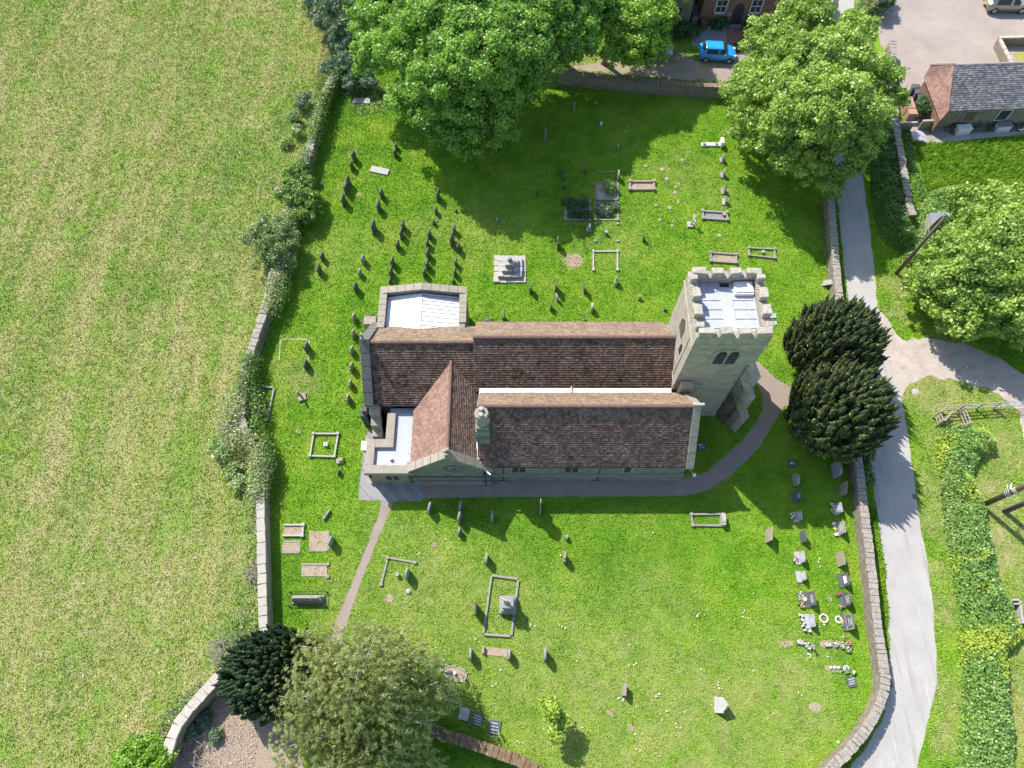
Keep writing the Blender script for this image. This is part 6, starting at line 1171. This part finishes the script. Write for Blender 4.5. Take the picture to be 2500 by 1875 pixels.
for c, r in bl:
    k = int(62 * r * r); d = unit(rng.normal(size=(k, 3)) + [0, 0, .25]); s0 = c + d * r * np.array([1, 1, .8]) * rng.uniform(.35, 1.0, (k, 1))
    for q in range(k):
        nl = int(rng.integers(16, 34)); L_ = rng.uniform(.5, 1.5); tt = rng.random(nl); out = d[q] * np.array([1, 1, 0]) * .35; P = s0[q] + out * tt[:, None] * L_ + np.array([0, 0, -1]) * (tt ** 1.4)[:, None] * L_ + rng.normal(size=(nl, 3)) * .045
        Cs.append(P); As.append(np.tile(unit(out + np.array([0.01, 0, -.8])), (nl, 1))); Ts.append(np.clip(rng.normal(.5, .15) + rng.normal(0, .15, nl), 0, 1))
C = np.concatenate(Cs); A_ = np.concatenate(As); Tt = np.concatenate(Ts); k = C[:, 2] > .1; C, A_, Tt = C[k], A_[k], Tt[k]; Nn = unit(np.cross(A_, rng.normal(size=C.shape)) + np.array([0, 0, .3]))
fastmesh('crown', leaf_quads(C, Nn, np.full(len(C), .065), 3.0, axis=np.cross(Nn, A_)), 4, LM['birch'], t, attrs={'tint': Tt})
# daisies in the lawn: too many to count
pl = []
for _ in range(75):
    u, v = random.uniform(930, 2080), random.uniform(1500, 1860) if random.random() < .7 else random.uniform(1300, 1860)
    if random.random() < .75: pl += [G(u + random.gauss(0, 7), v + random.gauss(0, 6)) for _ in range(random.randint(1, 5))]
for _ in range(50): pl.append(G(random.uniform(20, 600), random.uniform(200, 1750)))
P = np.array([(p.x, p.y, .13) for p in pl]); P = P[~inpoly(P, SHEETS[2])]
tag(fastmesh('daisies', leaf_quads(P, np.tile([0., 0, 1], (len(P), 1)) + rng.normal(size=P.shape) * .2, np.full(len(P), .085), 1), 4, M['fl_white'], attrs={'tint': np.ones(len(P))}), 'scattered white daisies in the grass', kind='stuff')

# ---------------------------------------------------------------- wood chips, cottage, brick house, outbuilding
P = rng.random((26000, 2)) * [14, 13] + [-30, -6]; ring = [(p.x, p.y) for p in GA([(560, 1665), (700, 1660), (760, 1740), (740, 1880), (700, 2000), (450, 2000), (430, 1850), (475, 1785)])]; P = P[inpoly(P, ring)]
C = np.concatenate([P, rng.uniform(.02, .06, (len(P), 1))], 1); o = fastmesh('wood_chips', leaf_quads(C, unit(rng.normal(size=C.shape) * .5 + [0, 0, 1]), np.full(len(C), .05), 3.2), 4, rough_mat('chip', (.34, .25, .18), (.62, .50, .40), 9, 40), attrs={'tint': np.ones(len(C))}); tag(o, 'loose layer of pinkish wood chips by the curved wall', kind='stuff')
def rectpanel(cx, z0, w_, h, y, parent, name, mat, dep=.02): return MB().bb(cx - w_ / 2, cx + w_ / 2, y - dep, y, z0, z0 + h).build(name, mat, parent)
def gable_roof(x0, x1, y0, y1, ze, zr, mat, parent, gauge=.22, tw=.3):
    ym = (y0 + y1) / 2; tile_roof('roof', (x0, y0 - .25, ze), (x1, y0 - .25, ze), (x0, ym, zr), (x1, ym, zr), mat, parent, gauge, tw, .02); tile_roof('roof', (x1, y1 + .25, ze), (x0, y1 + .25, ze), (x1, ym, zr), (x0, ym, zr), mat, parent, gauge, tw, .02)
def gable_body(x0, x1, y0, y1, ze, zr, mat, parent):
    ym = (y0 + y1) / 2; m = MB(); m.add([(x, y, z) for x in (x0, x1) for y, z in ((y0, 0), (y1, 0), (y1, ze), (ym, zr - .08), (y0, ze))], [(4, 3, 2, 1, 0), (5, 6, 7, 8, 9), (0, 1, 6, 5), (1, 2, 7, 6), (2, 3, 8, 7), (3, 4, 9, 8), (4, 0, 5, 9)]); return m.build('wall', mat, parent)
YB = 64.5; bh = thing('brick_house', 'red brick house with white sash windows and an arched navy door', 'house', (24, YB, 0)); wl = gable_body(18.95, 27.2, YB, 71.5, 5.6, 8.6, M['brick'], bh); gable_roof(18.8, 27.3, YB, 71.5, 5.6, 8.65, M['slate'], bh)
def sash(cx, z0, w_, h, y, parent):
    f = MB(); k = .09
    for a, b, c, d in ((cx - w_ / 2, cx + w_ / 2, z0, z0 + k * 1.3), (cx - w_ / 2, cx + w_ / 2, z0 + h - k, z0 + h), (cx - w_ / 2, cx - w_ / 2 + k, z0, z0 + h), (cx + w_ / 2 - k, cx + w_ / 2, z0, z0 + h), (cx - w_ / 2, cx + w_ / 2, z0 + h / 2 - .03, z0 + h / 2 + .03), (cx - .02, cx + .02, z0, z0 + h)): f.bb(a, b, y - .07, y - .01, c, d)
    w = f.build('window', M['frame'], parent); MB().bb(cx - w_ / 2 + .03, cx + w_ / 2 - .03, y - .02, y - .004, z0 + .05, z0 + h - .03).build('pane', M['carglass'], w); MB().bb(cx - w_ / 2 - .08, cx + w_ / 2 + .08, y - .16, y, z0 - .14, z0 - .005).build('sill', M['greygravel'], w)
for cx in (20.92, 24.42): sash(cx, 1.35, 1.18, 1.55, YB, bh); sash(cx, 3.7, 1.1, 1.3, YB, bh)
o_ = arched(22.82, .06, 1.0, 2.3, YB - .012, bh, M['door'], .06, 10, 'door'); MB().ball((23.18, YB - .1, 1.1), .04, 6, 4).build('handle', M['steel'], o_); MB().bb(22.2, 23.45, YB - .4, YB, 0, .1).build('doorstep', M['kerb'], bh)
MB().bb(21.72, 22.2, YB - .04, YB - .005, 1.0, 1.45).build('wall_plaque', M['shadegrey'], bh); MB().tube([(18.99, YB - .07, 0), (18.99, YB - .07, 5.5)], .05, 7).build('drainpipe', M['black'], bh)
wg = thing('brick_wing', 'lower brick wing with a slate roof beside the brick house', 'house', (29.5, 64.5, 0)); gable_body(27.25, 32.2, 64.2, 68.4, 2.3, 3.9, M['brick'], wg); gable_roof(27.25, 32.4, 64.2, 68.4, 2.3, 3.95, M['slate'], wg)
for cx in (28.6, 30.5): sash(cx, 1.0, .9, .9, 64.2, wg)
YC = 63.95; ct = thing('stone_cottage', 'brown stone cottage end with a black framed six light window', 'house', (14, YC, 0)); gable_body(8.5, 17.92, YC, 71, 4.8, 7.8, M['oldstone'], ct); gable_roof(8.4, 18.0, YC, 71, 4.8, 7.85, M['slate'], ct)
f = MB(); x0, x1, z0, z1 = 15.1, 16.85, 1.28, 2.3
for i in range(4): x = x0 + (x1 - x0) * i / 3; f.bb(x - .04, x + .04, YC - .05, YC - .003, z0, z1)
for z in (z0, (z0 + z1) / 2, z1): f.bb(x0 - .04, x1 + .04, YC - .048, YC - .004, z - .035, z + .035)
w = f.build('window', M['black'], ct); MB().bb(x0, x1, YC - .02, YC - .006, z0, z1).build('pane', M['carglass'], w); f = MB()
for i, (a, b, c, d) in enumerate(((.1, .45, .6, .85), (.7, 1.1, .55, .92), (1.3, 1.65, .6, .9), (1.25, 1.7, .06, .42), (.7, 1.05, .08, .3), (.1, .5, .05, .12))):
    MB().bb(x0 + a, x0 + b, YC - .026, YC - .021, z0 + c, z0 + d).build('curtain', M['palegran'], w)
MB().bb(x0 - .2, x1 + .2, YC - .1, YC - .003, z0 - .2, z0 - .05).build('sill', M['oldstone'], ct)
# things by the cottage
t = thing('oil_tank', 'grey box shaped boiler cabinet with a dark lid between the cottages', 'cabinet', (18.6, 64.8, 0)); MB().bb(18.25, 18.85, 64.2, 65.0, 0, 1.2).build('cabinet', M['kerb'], t, bevel=.02); MB().bb(18.2, 18.9, 64.1, 65.9, 1.2, 1.3).build('lid', M['door'], t, bevel=.02)
m = MB()
for r_ in (.2, .26): m.tube([(18.55 + r_ * math.cos(a), 64.12, .75 + r_ * math.sin(a)) for a in np.linspace(0, 6.28, 15)], .03, 5)
tag(m.build('hose_reel', M['grey'], None), 'coiled hose hanging on the grey cabinet', 'hose', None)
def wheelie(x, y, label, mat, lid, rot=0, group=None, h=1.05):
    t = thing('wheelie_bin', label, 'bin', (x, y, 0), group); R = Matrix.Rotation(rot, 3, 'Z'); T_ = lambda v: tuple(R @ Vector(v) + Vector((x, y, 0)))
    m = MB(); m.add([T_(v) for v in [(-.22, -.24, .04), (.22, -.24, .04), (.22, .22, .04), (-.22, .22, .04), (-.28, -.33, h - .1), (.28, -.33, h - .1), (.28, .33, h - .1), (-.28, .33, h - .1)]], [(0, 3, 2, 1), (4, 5, 6, 7), (0, 1, 5, 4), (1, 2, 6, 5), (2, 3, 7, 6), (3, 0, 4, 7)]); m.build('bin_body', M[mat], t, bevel=.03)
    m = MB(); m.box(T_((0, -.02, h - .06)), (.62, .74, .09), rot); m.box(T_((0, -.05, h + .0)), (.44, .5, .05), rot); m.build('lid', M[lid], t, bevel=.03); m = MB(); m.tube([T_((-.26, .38, h - .08)), T_((.26, .38, h - .08))], .025, 6); m.build('handle', M[mat], t)
    for s in (-1, 1): m = MB(); m.tube([T_((s * .25, .28, .1)), T_((s * .31, .28, .1))], .1, 10); m.build('wheel', M['tyre'], t)
wheelie(19.38, 63.85, 'brown wheelie bin with a white number against the brick house', 'brown', 'brown', .1)
m = MB(); m.bb(19.25, 19.5, 63.75, 63.8, 1.06, 1.075)
wheelie(-10.75, 18.25, 'white lidded bin beside the chancel buttress', 'plastic', 'white', .05, 'pale bins beside the chancel'); wheelie(-10.05, 18.15, 'pink buff lidded bin beside the chancel buttress', 'brown', 'pot', .05, 'pale bins beside the chancel')
for i, (x, y) in enumerate(((38.55, 54.65), (38.68, 53.95), (38.8, 53.25))): wheelie(x, y, f'{("farthest", "middle", "nearest")[i]} of three grey wheelie bins against the orange roof', 'plastic', 'plastic', 1.5, 'grey wheelie bins in the yard')
for i, y in enumerate((54.75, 54.25, 53.75)):
    m = MB(); m.box((37.55, y, .17), (.55, .42, .34)); m.box((37.55, y, .36), (.6, .46, .05)); tag(m.build('recycling_box', M['greenbox'], None, bevel=.02), f'{("farthest", "middle", "nearest")[i]} of the green boxes under the sycamore edge', 'box', 'green boxes by the rough wall')
for i, y in enumerate((53.0, 52.3, 51.5)):
    m = MB(); m.box((37.5, y, .45), (.75, .68, .9)); m.box((37.5, y, .93), (.8, .7, .06)); tag(m.build('storage_box', M['terracotta'], None, bevel=.02), f'{("farthest", "middle", "nearest")[i]} of the reddish boxes against the rough wall', 'box', 'reddish boxes by the rough wall')
for i, (x, y, r_, mt) in enumerate(((20.1, 63.9, .2, 'pot'), (21.6, 63.7, .22, 'terracotta'), (23.75, 63.9, .18, 'fl_yel'), (23.75, 63.5, .22, 'pot'), (24.5, 63.7, .2, 'pot'), (24.9, 63.7, .26, 'terracotta'), (25.4, 63.8, .2, 'pot'), (20.9, 64.0, .2, 'terracotta'))):
    t = thing('plant_pot', f'{("first", "second", "third", "fourth", "fifth", "sixth", "seventh", "eighth")[[0, 2, 3, 4, 5, 6, 7, 1][i]]} flower pot from the left along the brick house wall', 'pot', (x, y, 0), 'flower pots along the brick house'); MB().cyl((x, y, 0), r_ * .75, .35, 12, r_).build('pot', M[mt], t)
    C = rng.normal(size=(70, 3)) * .13 + [x, y, .5]; fastmesh('plant', leaf_quads(C, unit(rng.normal(size=C.shape)), np.full(70, .1), 1.4), 4, LM['dark'], t, attrs={'tint': rng.random(70)})
# outbuilding
ob = thing('outbuilding', 'low stone outbuilding with grey slates and an orange tiled end slope', 'outbuilding', (45, 51.5, 0))
Rz, Ez = 4.0, 2.5; A_ = G(2330, 158, Rz); Bq = G(2272, 159, 3.0); C1 = G(2255, 190, 2.3); C2 = G(2262, 235, 2.0); D_ = G(2295, 295, 1.8); E_ = G(2317, 271, Ez); F_ = Vector((60, A_.y + .9, Rz)); H_ = Vector((60, E_.y + 1.0, Ez))
tile_roof('roof', E_, H_, A_, F_, M['slate'], ob, .2, .28, .03); ridge_tiles(A_, F_, ob, .13, mat='grey')
tile_roof('roof', C1, D_, A_ + Vector((-.03, 0, 0)), E_ + Vector((-.03, 0, 0)), M['tileroyal'], ob, .15, .17, .015); MB().slab([A_ + Vector((-.05, .02, .02)), Bq, C1], (-.3, 0, 1), .03).build('roof', M['tileroyal'], ob)
m = MB(); m.tube([Bq + Vector((-.1, .05, .1)), A_ + Vector((0, .05, .1))], .06, 5); m.build('ridge_board', M['wood'], ob)
m = MB(); m.prism([(E_.x + .1, E_.y + .4), (60, H_.y + .4), (60, F_.y - .1), (A_.x + .1, A_.y - .1)], 0, [Ez - .05, Ez - .05, Rz - .12, Rz - .12]); m.build('wall', M['oldstone'], ob)
m = MB(); m.add([(D_.x + .1, D_.y + .2, 0), (E_.x + .1, E_.y + .4, 0), (E_.x + .1, E_.y + .4, Ez - .1), (D_.x + .1, D_.y + .2, 1.7), (C1.x + .25, C1.y, 0), (C1.x + .25, C1.y, 2.2)], [(0, 1, 2, 3), (4, 0, 3, 5)]); m.build('wall', M['brick'], ob)
for u, w_, mt in ((2363, 1.1, 'wood'), (2446, 1.0, 'glass'), (2520, .9, 'glass')):
    x = G(u, 285, 1.2).x; y = E_.y + .4 + (x - E_.x) * (H_.y - E_.y) / (H_.x - E_.x) - .06; wn = MB().box((x, y, 1.45), (w_ + .2, .08, 1.3), .05).build('window', M['frame'] if mt == 'glass' else M['wood'], ob); MB().box((x, y - .05, 1.45), (w_, .03, 1.1), .05).build('pane', M['carglass'] if mt == 'glass' else M['polewood'], wn)
for (u, v, lab, top) in ((2345, 325, 'white storage chest among the brambles', 'white'), (2442, 318, 'white storage chest with a dark lid farther along the brambles', 'shadegrey')):
    g = G(u, v); t = thing('storage_chest', lab, 'chest', g[:]); MB().box((g.x, g.y, .35), (1.3, .6, .7), .08).build('chest', M['white'], t, bevel=.03); MB().box((g.x, g.y + .02, .74), (1.36, .68, .09), .08).build('lid', M[top], t, bevel=.03)
g = G(2233, 344); t = thing('glass_table', 'round pale glass garden table on the slabs', 'table', g[:]); MB().cyl((g.x, g.y, .68), .62, .03, 28).build('tabletop', M['palegran'], t); MB().cyl((g.x, g.y, 0), .04, .68, 8).build('leg', M['steel'], t)
g = G(2478, 338); t = thing('aerial_mast', 'thin grey metal mast slanting at the right edge', 'mast', g[:]); MB().tube([g, g + Vector((.05, 0, 4.2))], .05, 8).build('mast', M['steel'], t); MB().tube([g + Vector((-.35, 0, 1.1)), g + Vector((.35, 0, 1.1))], .03, 6).build('bracket', M['steel'], t)
# shed roof behind the pole, poles, transformer straps
a = G(2268, 521, 1.9); t = thing('shed', 'grey felt shed roof poking out of the brambles beside the slanting pole', 'shed', (a.x + .8, a.y - .5, 0)); R4 = [G(2268, 521, 1.9), G(2274, 551, 1.9), G(2290, 535, 1.9), G(2312, 517, 1.9)]; MB().prism([(p.x, p.y) for p in R4], 1.84, 1.92).build('roof', M['shadegrey'], t); c = sum(R4, Vector()) / 4
MB().prism([(c.x + (p.x - c.x) * .85, c.y + (p.y - c.y) * .85) for p in R4], 0, 1.84).build('wall', M['wood'], t)
def pole(u, v, h, r, label, bits):
    g = G(u, v); t = thing('utility_pole', label, 'pole', g[:]); MB().tube([g, g + Vector((0, 0, h))], [r, r * .82], 12).build('pole', M['polewood'], t, smooth=True)
    for nm, fn in bits: fn(g, t)
def irons(g, t):
    for i in range(7): z = 1.5 + i * .8; MB().tube([g + Vector((-.13, 0, z)), g + Vector((-.3, 0, z))] if i % 2 else [g + Vector((.13, 0, z)), g + Vector((.3, 0, z))], .015, 5).build('step_iron', M['steel'], t)
    MB().tube([g + Vector((-.25, 0, 7.6)), g + Vector((.15, 0, 7.65))], .05, 6).build('crossarm', M['steel'], t); MB().cyl(g + Vector((0, 0, 7.7)), .12, .14, 8).build('cap', M['steel'], t); MB().tube([g + Vector((.1, -.1, 0)), g + Vector((.12, -.12, 3))], .05, 6).build('cable_guard', M['steel'], t)
pole(2188, 668, 7.75, .14, 'slanting looking brown pole rising over the bright maple', [('i', irons)])
def straps(g, t):
    for z in (3.0, 3.2, 3.4): MB().tube([g + Vector((.21 * math.cos(a), .21 * math.sin(a), z)) for a in np.linspace(0, 6.28, 13)], .02, 5).build('strap', M['steel'], t)
    MB().cyl(g + Vector((0, 0, 3.75)), .215, .3, 12).build('pale_band', M['pot'], t)
    m = MB(); [m.tube([g + Vector((.15, .1, 3.2)), g + Vector((.1 + .1 * i, .5 + .1 * i, 3.2)), g + Vector((-.1, .55, 3.3 + .05 * i)), g + Vector((-.12, .15, 3.3))], .012, 4) for i in range(4)]; m.build('wire_coil', M['steel'], t)
pole(2396, 1235, 9.0, .19, 'thick brown utility pole with wire straps, upper of the two at the right edge', [('s', straps)])
def guard(g, t): MB().tube([g + Vector((-.05, .18, 0)), g + Vector((-.05, .16, 6))], .07, 8).build('cable_guard', M['steel'], t); MB().tube([g + Vector((.12, .14, 0)), g + Vector((.12, .12, 6))], .04, 8).build('cable', M['door'], t)
pole(2452, 1250, 9.0, .17, 'lower utility pole at the right edge with a metal cable guard', [('g', guard)])
# fence, kissing gate, field gate
def rails(p, q, hs, parent, mat='wood', r=.035, post=None):
    for z in hs: m = MB(); a, b = Vector((*p, z)), Vector((*q, z)); d = b - a; m.box(((a.x + b.x) / 2, (a.y + b.y) / 2, z), (d.length, .05, .09), math.atan2(d.y, d.x)); m.build('rail', M[mat], parent)
    for c_ in (post or []): MB().box((c_[0], c_[1], .62), (.11, .11, 1.24)).build('post', M['wood'], parent)
F0, F1, F2, F3 = (32.75, 21.35), (34.1, 21.5), (35.5, 21.6), (36.85, 21.65)
t = thing('post_and_rail_fence', 'weathered post and rail fence between the kissing gate and metal gate', 'fence', (34.8, 21.5, 0)); rails(F0, F3, (.35, .7, 1.05), t, post=[F0, F1, F2, F3])
t = thing('kissing_gate', 'weathered wooden kissing gate enclosure by the hedge', 'gate', (33.2, 20.7, 0)); K = [(32.05, 20.9), (32.7, 21.3), (34.0, 21.2), (34.1, 20.0), (33.3, 19.85), (32.1, 20.2)]
rails(K[0], K[1], (.4, .75, 1.1), t, post=[K[0]]); rails(K[0], K[5], (.4, .75, 1.1), t, post=[K[5]]); rails(K[2], K[3], (.4, .75, 1.1), t, post=[K[2], K[3]]); rails(K[3], K[4], (1.1,), t, post=[K[4]])
gt = MB(); a, b = Vector((33.0, 20.95, 0)), Vector((32.2, 20.15, 0)); d = b - a; ang = math.atan2(d.y, d.x); gt.box((*((a + b) / 2)[:2], 1.08), (d.length, .07, .13), ang); gt.box((*((a + b) / 2)[:2], .3), (d.length, .06, .1), ang)
for i in range(6): p = a.lerp(b, (i + .5) / 6); gt.box((p.x, p.y, .65), (.1, .04, .95), ang)
gt.build('swing_gate', M['wood'], t)
t = thing('field_gate', 'galvanised metal field gate across the gravel track', 'gate', (38.7, 21.7, 0)); m = MB()
for z in (.2, .4, .6, .8, 1.0, 1.18): m.tube([(36.95, 21.68, z), (41.2, 21.8, z)], .022, 6)
m.build('bars', M['steel'], t); m = MB(); m.tube([(36.95, 21.68, .15), (36.95, 21.68, 1.22)], .03, 6); m.tube([(36.95, 21.68, .2), (39.0, 21.74, 1.18)], .02, 6); m.tube([(41.2, 21.8, .15), (41.2, 21.8, 1.22)], .03, 6); m.build('frame', M['steel'], t)
# trough
t = thing('stone_trough', 'pale open rectangular trough frame at the right of the hedge', 'trough', G(2475, 1495)[:]); q = [G(2462, 1467), G(2480, 1467), G(2487, 1522), G(2477, 1524)]
for a, b in ((q[0], q[1]), (q[1], q[2])): d = b - a; MB().box((*((a + b) / 2)[:2], .25), (d.length + .12, .12, .5), math.atan2(d.y, d.x)).build('side_board', M['palekerb'], t, bevel=.01)
MB().box((q[0].x + .25, q[0].y - .25, .25), (.5, .1, .5)).build('side_board', M['palekerb'], t)
# drain grate
g = G(2233, 1213); m = MB(); [m.box((g.x - .13 + .09 * i, g.y, .024), (.045, .4, .012), .2) for i in range(4)]; tag(m.build('drain_grate', M['black'], None), 'small iron drain grate at the right edge of the lane', 'drain')
for (u, v, r_, lab) in ((2235, 958, .35, 'pale flat stone in the grass right of the lane'), (2333, 872, .4, 'pale flat stone in the gravel track')):
    g = G(u, v); m = MB(); m.ball((g.x, g.y, 0), r_, 7, 5, .25); tag(m.build('flat_stone', M['pale'], None), lab, 'stone')

# ---------------------------------------------------------------- cars
def car(x, y, rot, label, paint, L=3.6, W=1.65, Hh=1.5, hood=.22, tail=.05, plate=None):
    """nose at +x; body lofted from cross-sections, glasshouse glazed face by face"""
    t = thing('parked_car', label, 'car', (x, y, 0)); R = Matrix.Rotation(rot, 4, 'Z'); O = Vector((x, y, 0)); xs = np.linspace(0, 1, 33)
    def prof(s):
        nose = min(1, (1 - s) / .10); back = min(1, s / .055); hw = W / 2 * (.80 + .20 * math.sin(min(1, (1 - s) / .28) * math.pi / 2)) * (.88 + .12 * math.sin(min(1, s / .14) * math.pi / 2))
        belt = .98 - .26 * max(0, (s - (1 - hood - .08)) / (hood + .08)) ** 1.1 - .10 * (1 - nose) - .03 * (1 - back); r0, r1 = tail, 1 - hood - .015; a = (s - r0) / .10; b = (r1 - s) / .20
        roof = belt + (Hh - belt) * max(0, min(1, a)) ** .6 * 1.0 if a < 1 else Hh; roof = min(roof, belt + (Hh - belt) * math.sin(max(0, min(1, b)) * math.pi / 2) ** 1.0); roof = max(roof, belt + .02); low = .24 + .12 * (1 - nose) + .10 * (1 - back)
        return hw, belt, roof, low
    rows = []
    for s in xs:
        hw, belt, roof, low = prof(s); X = (s - .5) * L; tall = (roof - belt) / (Hh - .9); rw = hw * (1 - .26 * min(1, tall) - .06)
        rows.append([(X, hw * .90, low), (X, hw * .985, .42), (X, hw, .62), (X, hw * .97, belt - .06), (X, hw * .93, belt), (X, rw * 1.0, max(belt + .01, roof - .10 * min(1, tall))), (X, rw * .88, roof - .015), (X, rw * .5, roof + .02 * min(1, tall)), (X, 0, roof + .03 * min(1, tall))])
    body, glass, sides = MB(), [], []
    def P_(i, j, s): v = rows[i][j]; return O + (R @ Vector((v[0], v[1] * s, v[2])))
    fb_ = []; wins = {}
    for s in (1, -1):
        for i in range(32):
            sm = (xs[i] + xs[i + 1]) / 2; tl = (prof(sm)[2] - prof(sm)[1]) / (Hh - .95)
            for j in range(8):
                q = [P_(i, j, s), P_(i + 1, j, s), P_(i + 1, j + 1, s), P_(i, j + 1, s)]; k_ = None; r1 = 1 - hood - .015
                if j == 4 and tl > .45 and abs(sm - .50) > .018 and tail + .10 < sm < r1 - .06: k_ = ('side_window', s, sm > .5)
                if j >= 5 and r1 - .185 < sm < r1 - .01 and tl > .04: k_ = ('windscreen', 0, 0)
                if j >= 5 and tail + .0 < sm < tail + .075: k_ = ('rear_window', 0, 0)
                if k_: wins.setdefault(k_, MB()).add(q, [(0, 1, 2, 3)])
                else: fb_.append(q)
        for e in (0, 32):
            cpt = O + R @ Vector((rows[e][0][0], 0, .6)); [fb_.append([P_(e, j, s), P_(e, j + 1, s), cpt, cpt]) for j in range(8)]
    for q in fb_: body.add(q if (q[2] - q[3]).length > 1e-6 else q[:3], [tuple(range(4 if (q[2] - q[3]).length > 1e-6 else 3))])
    ob_ = body.build('body', M[paint], t); bm = bmesh.new(); bm.from_mesh(ob_.data); bmesh.ops.remove_doubles(bm, verts=bm.verts, dist=.0005); bmesh.ops.recalc_face_normals(bm, faces=bm.faces); bm.to_mesh(ob_.data); bm.free(); ob_.data.polygons.foreach_set('use_smooth', [True] * len(ob_.data.polygons))
    for k_, mm in wins.items(): mm.build(k_[0], M['carglass'], t)
    tf = lambda v: tuple(O + R @ Vector(v)); wr = .30 if L < 4 else .34
    for sx in (-.315 * L, .32 * L):
        for sy in (-1, 1):
            w = MB().tube([tf((sx, sy * (W / 2 - .19), wr)), tf((sx, sy * (W / 2 + .005), wr))], wr, 20).build('wheel', M['tyre'], t); MB().tube([tf((sx, sy * (W / 2), wr)), tf((sx, sy * (W / 2 + .02), wr))], wr * .64, 14).build('rim', M['rim'], w)
            MB().tube([tf((sx, sy * (W / 2 - .1), wr + .02)), tf((sx, sy * (W / 2 - .006), wr + .02))], wr * 1.16, 20).build('wheel_arch', M['black'], t)
    for sy in (-1, 1):
        MB().ball(tf((.455 * L, sy * W * .33, .70)), .15, 10, 6, .7).build('headlight', M['lamp'], t); MB().box(tf((-.475 * L, sy * W * .39, .80)), (.16, .14, .26), rot).build('tail_light', M['redlamp'], t)
        MB().box(tf((.17 * L, sy * (W / 2 + .06), 1.0)), (.12, .2, .14), rot).build('wing_mirror', M[paint], t, bevel=.03); MB().box(tf((-.02 * L, sy * (W / 2 - .03), .86)), (.16, .03, .03), rot).build('door_handle', M['black'], t)
    MB().box(tf((-.5 * L - .005, 0, .62)), (.02, .5, .12), rot).build('number_plate', M['yellow'], t); MB().box(tf((.5 * L, 0, .45)), (.04, .5, .12), rot).build('number_plate', M['white'], t); MB().box(tf((.485 * L, 0, .36)), (.08, W * .6, .14), rot).build('bumper_grille', M['black'], t)
    MB().tube([tf((-.33 * L, .25, Hh)), tf((-.37 * L, .25, Hh + .2))], .012, 4).build('aerial', M['black'], t); return t
car(20.35, 59.75, math.radians(-4), 'small bright blue hatchback parked below the brick house', 'blue')
car(13.9, 60.3, math.radians(-4), 'pale blue car almost hidden under the light green ash', 'paleblue', 4.1, 1.75, 1.5)
car(51.15, 67.0, math.radians(0), 'silver bronze family car cut off at the top right corner', 'silver', 4.4, 1.84, 1.6)
car(47.2, 70.2, math.radians(2), 'dark car only just showing at the top right edge', 'navy', 4.2, 1.78, 1.5)
